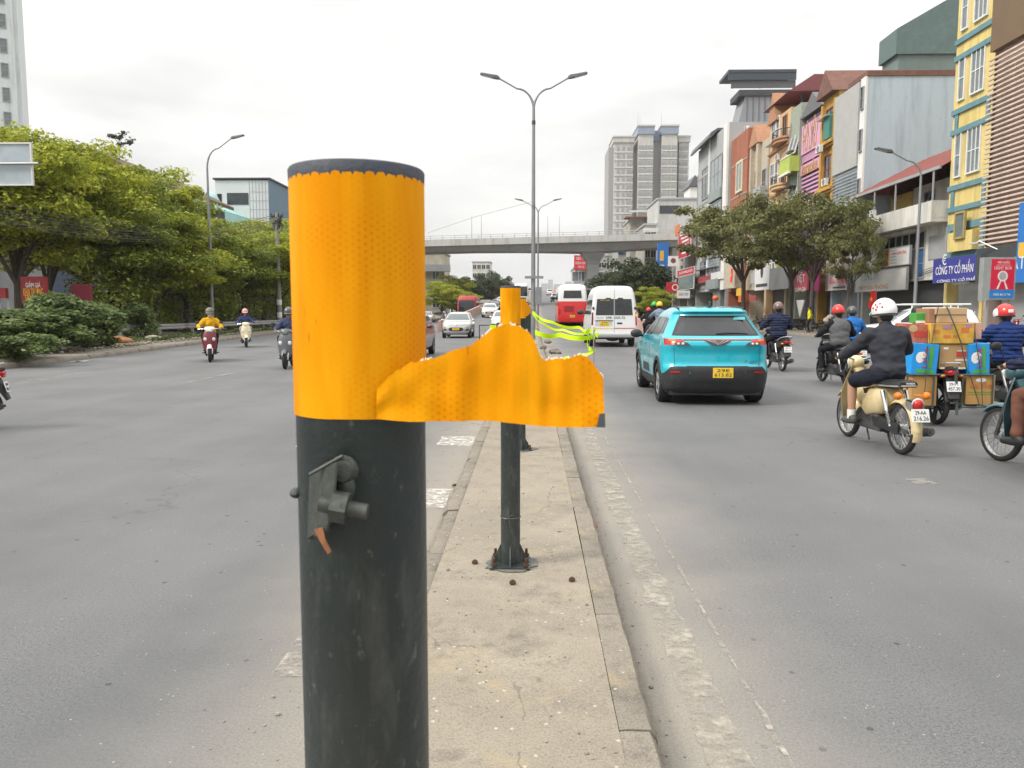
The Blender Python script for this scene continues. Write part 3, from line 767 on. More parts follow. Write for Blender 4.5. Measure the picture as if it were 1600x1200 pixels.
wtext(sg, 'karaoke', 1.5, GOLD, 0, 0, width=sw*.85, bold=.04)
br_ = MB().box(-.75, -.62, .5, w, 0, .16).mesh('bar', PINKS, False)
for i in range(7): link('bar', br_, pk, (.05, 0, zd + .25 - .145 + i*(za - zd - .2)/7))
for i in range(8): link('bar', br_, pk, (.05, 0, zc - .5 - i*.36))
part(pk, 'backing', PURP, (-.6, -.004, .45, w, 4., hh - .2))
g = MB(); g.loft([[(-.9, .1, hh), (-.9, w*.5, hh + 1.7), (-.9, w + .2, hh)], [(9, .1, hh), (9, w*.5, hh + 1.7), (9, w + .2, hh)]]); g.build('gable_roof', M('grey_roof', (.14, .14, .15), .7, var=.2), pk, False)
part(pk, 'shutter', GREYP, (.7, .8, .35, w - .35, .05, 3.5))

# ---- lime green house
y0 = y1 + .05; y1 = fz(1233, 280).y; LIME = M('lime_stucco', (.40, .50, .10), .8, var=.12)
hh = fz(1240, 172).z
lg, w = house('narrow lime green house with tilted awning windows', y0, y1, XF, hh, 13, M('grey_green_wall', (.30, .33, .27), .8, var=.15), 3.7)
for z in (5.2, 9.6, 14.0):
    part(lg, 'balcony_front', LIME, (-.9, -.02, .02, w - .02, z, z + 1.35)); part(lg, 'balcony_rail', WHITE, (-.95, -.85, .02, w - .02, z + 1.352, z + 1.45), (-1., -.8, .0, w, z - .2, z - .002))
    for k in (.3, .7):
        f = window(lg, w*k, z + 1.7, 1.0, 1.8, WHITE, GLASS2, 1, 1, .07); f.rotation_euler = (0, R(14), 0); f.location.x = -.35
part(lg, 'shutter', GREYP, (.7, .8, .35, w - .35, .05, 3.5))

clutter(lg, w, 3.8, hh - 1, 4)
# ---- peach house with rounded balconies
y0 = y1 + .05; y1 = fz(1201, 280).y; PEA = M('peach_stucco', (.60, .40, .22), .8, var=.1, vs=.7); PEB = M('peach_trim', (.40, .21, .12), .85, var=.2)
hh = fz(1215, 186).z
pc, w = house('peach coloured house with rounded balconies and pointed gable', y0, y1, XF, hh, 13, PEA, 3.7)
for z in (4.6, 8.9, 13.3, 17.6):
    rows = []
    for q in range(13):
        a = pi*q/12; rows.append((-.02 - .95*sin(a), w*.28 + w*.27*cos(a)))
    m_ = MB(); m_.prism([(p[0], p[1]) for p in rows], z - .3, z, 'z'); m_.prism([(p[0]*1.12, (p[1] - w*.28)*1.08 + w*.28) for p in rows], z + .001, z + .16, 'z')
    m_.build('balcony', PEB if z > 17 else PEA, pc, False)
    m_ = MB()
    for p in rows: m_.cyl((p[0], p[1], z), (p[0], p[1], z + .85), .03, None, 6)
    m_.tube([(p[0], p[1], z + .87) for p in rows], .04, 6); m_.build('railing', CHAR, pc)['kind'] = 'stuff'
    part(pc, 'cornice', PEB, (-.2, -.005, .0, w, z - .6, z - .4))
    window(pc, w*.8, z + .5, 1.1, 2.2, WHITE, GLASS, 2, 2, .1); window(pc, w*.58, z + .5, .8, 2.2, WHITE, GLASS, 1, 2, .1); window(pc, w*.25, z + .2, 1.2, 2.1, PEB, DARK, 2, 1, .08)
ac_unit(pc, w*.15, 14.9); ac_unit(pc, w*.12, 10.0)
g = MB(); g.loft([[(-.3, w*.55, hh - .3), (-.3, w*.78, hh + 2.6), (-.3, w, hh - .3)], [(3, w*.55, hh - .3), (3, w*.78, hh + 2.6), (3, w, hh - .3)]]); g.build('gable', PEB, pc, False)
part(pc, 'shutter', CHAR, (.7, .8, .35, w - .35, .05, 3.5))
clutter(pc, w, 3.8, hh - 2, 5)
# big maroon canopy on the roof behind
mc = empty('roof_canopy', 'broad maroon flat canopy on steel posts above the peach house', 'canopy', (XF + 3, y1 - 2, hh))
c0 = at(1178, 165, y1).z - hh
g = MB(); 
g.loft([[(-3.5, y, c0 - .5), (9, y, c0 - .3), (9, y, c0 + .9), (-1.2, y, c0 + 1.0)] for y in (-5, 3)]); g.build('canopy_roof', M('maroon_metal', (.20, .06, .07), .6, var=.15), mc, False)
for x in (-2, 3, 8):
    for y in (-4, 2): part(mc, 'post', CHAR, (x, x + .2, y, y + .2, -.3, c0 - .4))

# ---- beige gabled house, red brown block, grey tower house with steel cladding
y0 = y1 + .05; y1 = fz(1176, 280).y; BEI = M('beige_stucco', (.46, .40, .31), .8, var=.14)
hh = fz(1190, 225).z
bg_, w = house('beige house with a small pointed gable and tall dark windows', y0, y1, XF, hh, 13, BEI, 3.7)
for z in (4.6, 9., 13.4):
    window(bg_, w*.72, z, 1.3, 3.0, BEI, GLASS, 2, 2, .12); window(bg_, w*.25, z, 1.1, 2.6, GREYP, DARK, 2, 2, .1)
    part(bg_, 'balcony', GREYP, (-.8, -.01, .1, w*.45, z - .3, z + .8))
part(bg_, 'pilaster', BEI, (-.4, -.004, w*.46, w*.58, 3.7, hh + .2), (-.4, -.004, w*.9, w - .01, 3.7, hh + .2))
g = MB(); g.loft([[(x, w*.42, hh), (x, w*.72, hh + 2.2), (x, w + .1, hh)] for x in (-.5, 5)]); g.build('gable', PEB, bg_, False)
clutter(bg_, w, 3.8, hh - 2, 6)
y0 = y1 + .05; y1 = fz(1150, 280).y; TER = M('terracotta_wall', (.34, .12, .07), .85, var=.14, vs=.6)
hh = fz(1165, 212).z
tr, w = house('terracotta red block with a white framed window', y0, y1, XF - .6, hh, 13, TER, 3.7)
window(tr, w*.45, hh - 6.2, 2.2, 3.0, M('cream_frame', (.62, .58, .42), .7), GLASS2, 2, 1, .25); ac_unit(tr, w*.3, hh + .01, .6)
part(tr, 'brown_balcony', M('rust_roof', (.25, .10, .06), .8), (-1.2, -.01, .1, w*.8, hh - 9.5, hh - 9.2)); part(tr, 'cream_wall', BEI, (-.9, -.012, .1, w*.8, 4., hh - 12.))
part(tr, 'opening_shade', DARK, (-.05, -.004, .4, w*.75, hh - 11.9, hh - 9.7))  # thin dark panel on the wall, an opening's shade put into its colour
clutter(tr, w, 3.8, hh - 7, 7)
part(tr, 'floor_joint', PIPE, *[(-.05, -.003, .0, w, z, z + .12) for z in (hh - 3.2, hh - 6.9)])
y0 = y1 + .05; y1 = fz(1101, 280).y + .0; hh = fz(1120, 222).z
GT = M('grey_tower', (.36, .38, .38), .7, var=.1, vs=.4)
gt, w = house('grey glazed corner block with curved canopy eaves', y0, y1, XF - .9, hh, 13, GT, 4.)
for z in (5.5, 11., 16.5):
    if z + 4.5 < hh:
        part(gt, 'spandrel', M('green_grey_band', (.25, .29, .28), .6), (-.5, -.003, w*.12, w*.5, z - 1.3, z - .1)); window(gt, w*.31, z, w*.34, 3.9, GREYP, GLASS2, 3, 2, .12, x=-.2); window(gt, w*.72, z, w*.22, 3.9, GREYP, GLASS, 2, 2, .12)
part(gt, 'white_pilaster', WHITE, (-.25, -.004, .0, w*.1, 4., hh), (-.2, -.004, w*.55, w*.58, 4., hh))
g = MB(); g.loft([[(-1.1, y, hh - .5), (-.8, y, hh + .2), (0, y, hh + .7), (6, y, hh + .8), (6, y, hh + .5), (0, y, hh + .4), (-.8, y, hh - .5)] for y in (w*.35, w + .5)]); g.build('curved_roof', M('slate_metal', (.10, .105, .115), .5, var=.15), gt, False)
clutter(gt, w, 4., hh - 3, 8)
part(gt, 'floor_joint', PIPE, *[(-.06, -.004, w*.59, w - .01, z, z + .35) for z in (5., 8.6, 12.2, 15.8, 19.4) if z < hh - 1])
# steel clad tower behind
ST = M('steel_cladding', (.27, .28, .30), .45, .3, var=.12, vs=.8, streak=.1)
Yt = y0 + 3; p0, p1 = at(1133, 160, Yt), at(1215, 160, Yt)
stw = empty('steel_clad_building', 'tall grey steel clad building with slanted face and open roof deck', 'building', (p0.x, Yt, .1))
wid = p1.x - p0.x + 2; zt = at(1150, 152, Yt).z
g = MB()
g.loft([[(0 + s_*2.4, y, z) for (s_, z) in ((0, 0), (0, zt*.62), (1, zt))] + [(wid, y, zt), (wid, y, 0)] for y in (0, 4)]); g.build('wall', ST, stw, False)
sm = MB().box(0, .12, -.08, -.003, zt*.6, zt - .1).mesh('seam', M('steel_seam', (.16, .165, .18), .5, .3), False)
for i in range(8): link('seam', sm, stw, (2.6 + i*(wid - 2.6)/8, 0, 0))
part(stw, 'roof_slab', CHAR, (1.6, wid, -.3, 4.1, zt + .003, zt + .7))
za = at(1150, 140, Yt).z; zb = at(1150, 112, Yt).z
part(stw, 'deck_roof', M('dark_blue_metal', (.05, .065, .08), .5), (.2, wid, -.5, 4.2, zb - .35, zb), (.2, wid, -.45, -.3, zb - 1.2, zb - .352))
part(stw, 'deck_screen', M('slate_metal', (0,0,0)), (.6, wid, -.25, -.15, za, zb - 1.202), )
part(stw, 'post', CHAR, *[(x, x + .18, -.2, -.02, zt + .9, za - .003) for x in (.7, 4, 8) if x < wid])
# ================================================================== FARTHER BUILDINGS
def block(label, pxl, pxr, pyt, Y, depth, mat, name='building', zb=.1, rows=0, cols=0, win=None, wsz=(1.2, 1.4), gm=None, lip=True, fm=None):
    """a block whose front (facing the camera's side) spans two picture columns at a known distance"""
    a = at(pxl, pyt, Y); b_ = at(pxr, pyt, Y); h = a.z - zb; w = b_.x - a.x
    r = empty(name, label, 'building', (a.x, Y, zb))
    part(r, 'wall', mat, (0, w, 0, depth, 0, h))
    if lip: part(r, 'roof_edge', GREYP, (-.2, w + .2, -.2, depth + .2, h + .002, h + .35))
    if rows:
        for i in range(rows):
            for j in range(cols):
                o = window(r, 0, 0, wsz[0], wsz[1], fm or WHITE, gm or GLASS, 2, 1, .08); o.rotation_euler = (0, 0, pi/2)
                o.location = (w*(j + .5)/cols, -.0, h - (i + 1)*(h/(rows + .3)) + .6)
    return r, w, h
# apartment tower
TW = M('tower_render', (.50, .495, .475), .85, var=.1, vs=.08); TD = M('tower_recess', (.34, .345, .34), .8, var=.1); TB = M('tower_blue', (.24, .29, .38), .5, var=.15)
Yt = 350.; a = at(961, 210, Yt); b_ = at(1079, 210, Yt); W_ = b_.x - a.x; H = a.z
tw = empty('apartment_tower', 'pale high rise apartment tower with blue crown and dark central recess', 'building', (a.x, Yt, 0))
cuts = [0, .17, .255, .315, .51, .625, .83, .865, 1.]
kinds = 'wwdwdwdw'; hs = [H - 3, H - 3, H - 6, H, H - 2, H, H - 6, H - 3]
offs = [2.5, 2.5, 6, 0, 5, 0, 6, 2.5]
for i, k in enumerate(kinds):
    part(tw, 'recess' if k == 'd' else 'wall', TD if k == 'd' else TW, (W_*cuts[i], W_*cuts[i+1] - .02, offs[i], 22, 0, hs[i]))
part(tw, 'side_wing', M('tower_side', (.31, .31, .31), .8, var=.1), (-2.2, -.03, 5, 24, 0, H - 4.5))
for i, o_ in ((0, 2.5), (3, 0), (5, 0), (7, 2.5)):
    e = i + 1 if i else 2
    part(tw, 'crown' if i in (3, 5) else 'roof_edge', TB if i in (3, 5) else TW, (W_*cuts[i] - .5, W_*cuts[e] + .4, o_ - .6, 21, hs[i] + .003, hs[i] + (3.2 if i in (3, 5) else 2.2)))
    part(tw, 'parapet', TW, (W_*cuts[i] - .8, W_*cuts[e] + .7, o_ - .9, 21.3, hs[i] + (3.21 if i in (3, 5) else 2.21), hs[i] + (3.9 if i in (3, 5) else 2.8)))
part(tw, 'crown', TB, (W_*cuts[4], W_*cuts[5] - .05, 4.4, 20, hs[4] + .01, hs[4] + 4.5))
fh = 3.35; nf = 22
wt = MB().box(-1.25, 1.25, -.12, .05, 0, 1.6).mesh('window', M('tower_glass', (.29, .30, .30), .3, var=.3, vs=.4), False)
ws = MB().box(-.6, .6, -.12, .05, 0, 1.7).mesh('window', M('tower_glass', (0,0,0)), False)
for f in range(nf):
    z = H - 6.4 - f*fh
    for x, o_, me in ((.055, 2.5, ws), (.125, 2.5, ws), (.212, 2.5, wt), (.35, 0, wt), (.412, 0, ws), (.475, 0, wt), (.66, 0, wt), (.725, 0, ws), (.795, 0, wt), (.905, 2.5, wt), (.965, 2.5, ws)):
        link('window', me, tw, (W_*x, o_, z))
    part(tw, 'floor_band', M('band_grey', (.56, .56, .54), .8, var=.05), (-.1, W_*.255, 2.2, 2.45, z - 1.0, z - .7), (W_*.315, W_*.51, -.3, -.05, z - 1.0, z - .7), (W_*.625, W_*.83, -.3, -.05, z - 1.0, z - .7), (W_*.865, W_, 2.2, 2.45, z - 1., z - .7))
    if f > 7: part(tw, 'balcony', M('band_grey', (0,0,0)), (W_*.2, W_*.52, -1.6, -.31, z - .68, z + .1))
for x in (.33, .36, .65): link('antenna', MB().cyl((0,0,0), (0,0,7), .12, .05, 6).mesh('antenna', GREYP), tw, (W_*x, 8, hs[3] + 3.9))
# small house peak right of the tower, and the white building in front of it
r, w, h = block('white house with a dark pitched top beside the apartment tower', 1078, 1096, 292, 210, 8, WHITE, lip=False)
g = MB(); g.loft([[(-.5, y, h), (w*.4, y, h + 3.), (w + 1.2, y, h + .3)] for y in (-.5, 8.5)]); g.build('roof', M('slate_metal', (0,0,0)), r, False)
r, w, h = block('plain off white building with one long dark slot window near its top', 1028, 1098, 312, 150, 14, M('plain_render', (.50, .50, .485), .85, var=.08, vs=.3))
part(r, 'slot_window', GLASS, (w*.04, w*.5, -.06, .02, h - 2.6, h - 1.1)); part(r, 'corner_post', WHITE, (-.5, -.02, -.1, .4, 0, h - 4))
r, w, h = block('weathered house with plants on its terraces before the apartment tower', 985, 1021, 344, 165, 12, M('weathered_wall', (.35, .33, .29), .9, var=.3, vs=.6), rows=3, cols=3, wsz=(1.5, 1.7))
for k in range(3): part(r, 'terrace_slab', GREYP, (-.6, w + .2, -1.4, -.02, h*.3*k + 3., h*.3*k + 3.3))
part(r, 'terrace_roof', M('rust_roof', (0,0,0)), (-1.2, w, -1.5, 2, h + .36, h + .6)); 
r, w, h = block('narrow grey house with small blue window frames past the trees', 966, 986, 373, 172, 12, M('weathered_grey', (.33, .33, .31), .9, var=.25, vs=.5), rows=4, cols=2, wsz=(1.2, 1.5), fm=M('blue_frame', (.05, .16, .38), .6))
r, w, h = block('tall thin house crowded with balconies and awnings beyond the dark tree', 1008, 1026, 352, 140, 12, M('weathered_wall', (0,0,0)), rows=5, cols=2, wsz=(.8, 1.4))
for k in range(5): part(r, 'balcony', M('band_grey', (0,0,0)), (-.3, w + .1, -1.1, -.02, 2.6 + k*h/5.2, 3.2 + k*h/5.2))
r, w, h = block('distant grey flats behind the bridge pier', 936, 968, 400, 215, 12, M('weathered_grey', (0,0,0)), rows=4, cols=4, wsz=(1.4, 1.5))
r, w, h = block('pale office block under the red rooftop billboard', 897, 940, 420, 190, 14, M('pale_office', (.45, .46, .47), .7, var=.1, vs=.3), rows=3, cols=3, wsz=(3., 2.2), gm=GLASS2)
p0 = at(908, 410, 189); bb = MB().box(-1.7, 1.7, -.2, .2, -1.7, 1.7).build('billboard', M('billboard_red', (.55, .03, .04), .5, var=.05), None, False); bb.location = (p0.x, 189, p0.z); tag(bb, 'red rooftop billboard with white lettering beside the bridge pier', 'billboard')
text('SIÊU THỊ', .9, WHITE, bb, basis((0, -.206, .9), (1, 0, 0), (0, 0, 1)), width=2.4); text('ĐIỆN MÁY', .8, WHITE, bb, basis((0, -.206, -.2), (1, 0, 0), (0, 0, 1)), width=2.8); text('0912', .7, WHITE, bb, basis((0, -.206, -1.1), (1, 0, 0), (0, 0, 1)))
part(bb, 'strut', CHAR, (-1.2, -1.05, .0, .15, -3.4, -1.7), (1.05, 1.2, .0, .15, -3.4, -1.7))
# row of shops between the grey corner block and the distance
Yc = fz(1101, 280).y
hs_ = [(11.5, M('shop_grey', (.30, .29, .28), .85, var=.25, vs=.7), 'orange sign', 7.), (13.5, M('weathered_wall', (0,0,0)), 'blue upright sign', 6.5), (10., OFFW, 'dark awning', 7), (12, M('weathered_grey', (0,0,0)), 'pale shutters', 8), (9., BEI, 'small windows', 8), (11, GREYP, 'low parapet', 9)]
yy = Yc + .1
for i, (hh, mt, wd, dw) in enumerate(hs_):
    r, w = house('%s house in the row past the corner block, with %s' % (('grey', 'weathered', 'white', 'dull', 'beige', 'plain grey')[i], wd), yy, yy + dw, XF - .6*(i % 2), hh, 12, mt, 3.6)
    for z in (4.6, 8.):
        if z + 2 < hh:
            window(r, w*.3, z, 1.5, 1.9, GREYP, GLASS, 2, 1, .08); window(r, w*.7, z, 1.5, 1.9, GREYP, DARK, 2, 1, .08)
    clutter(r, w, 3.8, hh - 1, 20 + i); part(r, 'awning', (M('green_awning', (.04, .12, .10), .7), CHAR, M('maroon_metal', (0,0,0)))[i % 3], (-1.3, -.02, .2, w - .2, 3.5, 3.7)); yy += dw + .05
# ---- street signs in that stretch
def hung(label, px0, px1, py0, py1, X, mat, **kw):
    a = atx(px0, (py0 + py1)/2, X); b_ = atx(px1, (py0 + py1)/2, X)
    return board(label, mat, a.y, b_.y, atx((px0 + px1)/2, py1, X).z, atx((px0 + px1)/2, py0, X).z, X, **kw), a.y - b_.y
def facing(label, px0, px1, py0, py1, Y, mat, th=.2, name='shop_sign', cat='sign', frame=None):
    a = at(px0, py1, Y); b_ = at(px1, py0, Y)
    o = MB().box(-(b_.x-a.x)/2, (b_.x-a.x)/2, 0, th, -(b_.z-a.z)/2, (b_.z-a.z)/2).build(name, mat, None, False); o.location = ((a.x+b_.x)/2, Y, (a.z+b_.z)/2)
    tag(o, label, cat)
    if frame:
        w, h, f = (b_.x-a.x)/2, (b_.z-a.z)/2, .07
        part(o, 'frame', frame, (-w-f, -w, -.05, th, -h-f, h+f), (w, w+f, -.05, th, -h-f, h+f), (-w, w, -.05, th, h, h+f), (-w, w, -.05, th, -h-f, -h))
    return o, b_.x - a.x, b_.z - a.z
def ftext(o, s, size, mat, dx=0, dz=0, width=None): return text(s, size, mat, o, basis((dx, -.006, dz), (1, 0, 0), (0, 0, 1)), width=width)
SBL = M('bright_blue_sign', (.02, .16, .50), .5, var=.05); SRD = M('bright_red_sign', (.44, .022, .035), .5, var=.05); SOR = M('orange_sign', (.60, .14, .02), .5)
o, w, h = facing('tall upright blue sign with yellow panel among the shop fronts', 1027, 1045, 379, 442, 118, SBL, .5)
part(o, 'yellow_print', M('print_yellow', (0,0,0)), (-w*.3, w*.05, -.012, -.002, h*.05, h*.3)); part(o, 'white_print', WHITE, (-w*.32, w*.1, -.012, -.002, -h*.42, -h*.05))
o, w, h = facing('white projecting sign with a round maroon emblem on a pole', 1044, 1060, 400, 416, 92, WHITE, .2); g = MB()
g.lathe([(.0, -.012), (.3, -.012), (.3, 0)], (0, 0, .05), 'y', 20); g.build('emblem', M('maroon_print', (0,0,0)), o)
part(o, 'post', GREYP, (-.05, .05, .05, .15, -at(1052, 408, 92).z, -h/2))
o, w, h = facing('red square sign with white ring emblem beside the blue upright sign', 1041, 1060, 441, 457, 88, SRD, .2); g = MB()
g.lathe([(.26, -.002), (.26, -.012), (.36, -.012), (.36, -.002)], (w*.24, 0, 0), 'y', 20); g.build('emblem', WHITE, o)
o, sw = hung('stacked red and white shop front sign half hidden by leaves', 1061, 1080, 362, 402, XF - 1.9, SRD, frame=WHITE)
part(o, 'print_line', WHITE, *[(-.13, -.121, -sw*.36, sw*.36*(.5 + .5*((k*7) % 3)/2), -1.3 + k*.55, -1.05 + k*.55) for k in range(6)])
o, sw = hung('red shop front panel outlined in white tubes below the stacked sign', 1060, 1086, 420, 430, XF - 1.9, SRD, frame=WHITE)
wtext(o, 'SHOWROOM', .5, WHITE, width=sw*.8)
hung('lower green glass shop display in a white frame', 1061, 1085, 432, 452, XF - 1.8, M('shop_glass_green', (.10, .15, .13), .2, var=.3), frame=WHITE, name='shop_display', cat='display')
o, w, h = facing('small white sign with red and blue lettering over the pavement', 1058, 1078, 454, 466, 80, WHITE, .15)
ftext(o, 'SALE', .42, SRD, -w*.2, 0, w*.38); ftext(o, 'OFF', .42, SBL, w*.22, 0, w*.34)
hung('orange upright sign on the roof terrace', 1056, 1062, 352, 368, XF - .5, SOR)
hung('long dull red shop sign behind the tree trunks', 1088, 1112, 432, 442, XF - 1.2, M('dull_red_sign', (.30, .05, .05), .6))
hung('plain white shop sign between the tree branches', 1112, 1140, 424, 436, XF - 1.2, SIGNW)
ps, sw = hung('square white sign with a dark oval emblem and black bar', 1181, 1204, 416, 453, XF - 1.3, SIGNW)
g = MB(); g.lathe([(.0, -.14), (.55, -.14), (.55, -.12)], (0, .0, .55), 'x', 24); ob = g.build('emblem', CHAR, ps, False); ob.scale = (1, .8, 1.2); part(ps, 'black_bar', CHAR, (-.14, -.121, -sw*.38, sw*.38, -.85, -.55))
hung('long grey blank fascia board next to the oval emblem sign', 1205, 1234, 418, 452, XF - 1.25, GREYP)
ms, sw = hung('dull red shop banner with a white pennant shaped tip', 1243, 1264, 425, 454, XF - 1.6, M('maroon_banner', (.36, .06, .09), .6)); wtext(ms, 'VIỆT', .9, SIGNW, 0, .2, width=sw*.6); wtext(ms, 'GIẢM GIÁ', .5, SIGNW, 0, -.7, width=sw*.8)
g = MB(); g.prism([(-1., -1.55), (1., -1.55), (0, -3.0)], -.1, -.0, 'x'); g.build('pennant', SIGNW, ms, False)
hung('magenta cloth awning screen hanging beside the red banner', 1264, 1282, 400, 455, XF - 1.1, M('magenta_cloth', (.26, .03, .12), .8, var=.15), name='cloth_screen', cat='screen')
for (px0, px1, py0, py1, m_, lb) in ((1155, 1166, 462, 472, SOR, 'small orange shop sign near the mid trunk'), (1172, 1183, 462, 470, M('dull_red_sign', (0,0,0)), 'small dull red shop sign near the mid trunk'), (1152, 1162, 450, 462, M('print_yellow', (0,0,0)), 'yellow emblem sign above the small orange one')): hung(lb, px0, px1, py0, py1, XF - 1.2, m_)

# ---- far side of the road
SHW = M('shed_white', (.56, .58, .58), .7, var=.08, vs=.3); SHB = M('blue_cladding', (.10, .17, .23), .5, var=.18, vs=.5, streak=.3)
Yb = 95.; c = at(419, 283, Yb); l = at(336, 291, Yb)
wb = empty('panelled_building', 'white panelled building with blue glass side and slot window above the trees', 'building', (l.x, Yb, .1)); w = c.x - l.x; h = c.z
part(wb, 'wall', SHW, (0, w, 0, 30, 0, h)); part(wb, 'blue_side', SHB, (w + .003, w + .12, -.05, 30, h - 6.2, h + .1)); part(wb, 'roof_edge', CHAR, (-.2, w + .3, -.2, 30, h + .11, h + .3))
part(wb, 'slot_window', GLASS, (w*.22, w*.62, -.06, .02, h - 2.9, h - 1.5)); part(wb, 'deck_shade', DARK, (.25, w*.2, -.05, .03, h - 5.7, h - 3.4), (.25, w*.12, -.05, .03, h - 3.1, h - 1.6)); part(wb, 'low_window', GLASS, (w*.65, w*.98, -.06, .02, h - 9.2, h - 8.2))  # deck openings are dark panels on the wall, their shade painted in
jm = MB().box(0, .05, -.03, -.003, h - 6.2, h).mesh('panel_joint', GREYP, False)
for i in range(6): link('panel_joint', jm, wb, (w*.64 + i*w*.06, 0, 0))
for i in range(5): o = link('panel_joint', MB().box(w*.64, w, -.028, -.0035, 0, .04).mesh('panel_joint', GREYP, False), wb, (0, 0, h - 5.6 + i*1.05))
TQ = M('turquoise_metal', (.33, .56, .54), .6, var=.1, vs=.5); Yb = 84.; a = at(268, 306, Yb); b_ = at(335, 340, Yb)
tq = empty('turquoise_house', 'turquoise sheet metal roofed house with a round tank cover above the trees', 'building', (a.x, Yb, .1)); w = b_.x - a.x
g = MB(); g.loft([[(0, y, 0), (w, y, 0), (w, y, at(335, 325, Yb).z), (w*.55, y, at(300, 308, Yb).z), (0, y, a.z)] for y in (0, 16)]); g.build('wall', TQ, tq, False)
g = MB(); g.ell((w*.62, 3, at(310, 312, Yb).z - .3), (1.2, 1.2, 1.5), 18, 8); g.build('round_cover', TQ, tq); part(tq, 'dark_band', CHAR, (-.1, w + .1, -.15, -.01, at(300, 322, Yb).z, at(300, 317, Yb).z))
Yb = 62.; a = at(128, 252, Yb); b_ = at(252, 292, Yb)
bh = empty('brown_roof_building', 'long building with a dark brown pitched roof half buried in the trees', 'building', (a.x - 6, Yb, .1)); w = b_.x - a.x + 6
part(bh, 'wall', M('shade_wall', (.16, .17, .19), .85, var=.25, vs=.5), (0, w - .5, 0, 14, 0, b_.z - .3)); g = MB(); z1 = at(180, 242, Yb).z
g.loft([[(-.5, y, a.z - 1.1), (w*.58, y, z1 - .4), (w + .4, y, b_.z - .2), (w + .4, y, b_.z + .1), (w*.58, y, z1 + .3), (-.5, y, a.z - .6)] for y in (-.8, 14)]); g.build('roof', M('brown_roof', (.13, .085, .065), .85, var=.3, vs=.8), bh, False)
g = MB(); g.lathe([(.0, .1), (.35, .02), (.5, -.12)], (0, 0, 0), 'y', 14); d_ = g.build('satellite_dish', GREYP, bh); d_.location = (at(155, 245, Yb).x - a.x + 6, 2, z1 + .6)
Yb = 118.; a = at(47, 215, Yb)
wt_ = empty('white_tower', 'tall plain white apartment tower cut by the edge of view with small hooded windows', 'building', (at(31, 215, Yb).x, Yb, 0), R(31.0)); WTM = M('tower_white', (.62, .66, .67), .8, var=.05, vs=.2)
part(wt_, 'wall', WTM, (-30, 0, 0, 25, 0, 95), (.001, .5, .8, 25, 0, 95))
for f in range(24):
    for k in range(5):
        o = window(wt_, 0, 0, .8, 1.9, GREYP, GLASS2, 1, 2, .12); o.rotation_euler = (0, 0, pi/2); o.location = (-1.4 - k*4.2, 0, 8 + f*3.55)
r, w, h = block('pale grey roof shed between the white tower and the trees', 50, 130, 238, 75, 10, M('shed_grey', (.42, .43, .43), .8, var=.1))
# street level shops under the trees
for (x0, x1, y0, y1, Y, m_, lb, s_) in ((34, 70, 432, 474, 34, M('shop_red', (.22, .014, .016), .6, var=.2), 'large red shop billboard with yellow lettering behind the shrubs', 'KHAI TRƯƠNG'), (112, 140, 444, 470, 36, M('deep_red_sign', (.17, .012, .03), .6), 'deep red shop board seen between the shrubs and trees', None), (-10, 8, 450, 466, 34, M('shop_red', (0,0,0)), 'small red shop board beside the big red billboard', None)):
    o, w, h = facing(lb, x0, x1, y0, y1, Y, m_, .2); [part(o, 'post', GREYP, (k*w, k*w + .08, .21, .29, -o.location.z, h/2)) for k in (-.4, .35)]
    if s_:
        ftext(o, s_, .5, M('print_yellow', (0,0,0)), 0, -h*.1, w*.8); ftext(o, 'SALE 50%', .4, M('print_yellow', (0,0,0)), 0, -h*.3, w*.7); ftext(o, 'GIẢM GIÁ', .3, WHITE, 0, .2, w*.6)
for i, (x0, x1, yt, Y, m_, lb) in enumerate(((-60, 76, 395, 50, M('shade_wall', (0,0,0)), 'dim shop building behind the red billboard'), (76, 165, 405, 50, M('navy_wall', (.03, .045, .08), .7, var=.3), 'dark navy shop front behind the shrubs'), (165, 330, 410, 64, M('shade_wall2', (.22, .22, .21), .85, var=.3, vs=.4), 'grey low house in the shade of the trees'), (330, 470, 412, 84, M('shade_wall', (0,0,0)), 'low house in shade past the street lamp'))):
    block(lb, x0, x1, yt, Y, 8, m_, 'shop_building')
for (x0, x1, yt, Y, m_, lb, rows, cols) in ((640, 694, 396, 150, M('cream_house', (.50, .46, .36), .85, var=.2, vs=.4), 'cream house with broad dark balcony beneath the bridge', 2, 2), (738, 766, 410, 260, OFFW, 'white block peeping over the far dark trees', 6, 4), (660, 690, 430, 170, M('yellow_house', (.55, .40, .15), .85), 'small yellow gabled house beyond the bridge', 1, 2)):
    r, w, h = block(lb, x0, x1, yt, Y, 10, m_, rows=rows, cols=cols)
    if rows == 2 and cols == 2: part(r, 'balcony', GREYP, (-.5, w + 1.2, -1.6, -.02, h - 3.5, h - 2.2))
for i, (x0, x1, yt) in enumerate(((846, 856, 443), (857, 864, 437), (866, 880, 444), (884, 894, 440))): block(('faint', 'slim', 'wide', 'stepped')[i] + ' far city block on the skyline over the ramp crest', x0, x1, yt, 900, 20, M('far_block', (.42, .44, .46), .9, var=.05), lip=False)  # pale base colour also paints in some distance haze
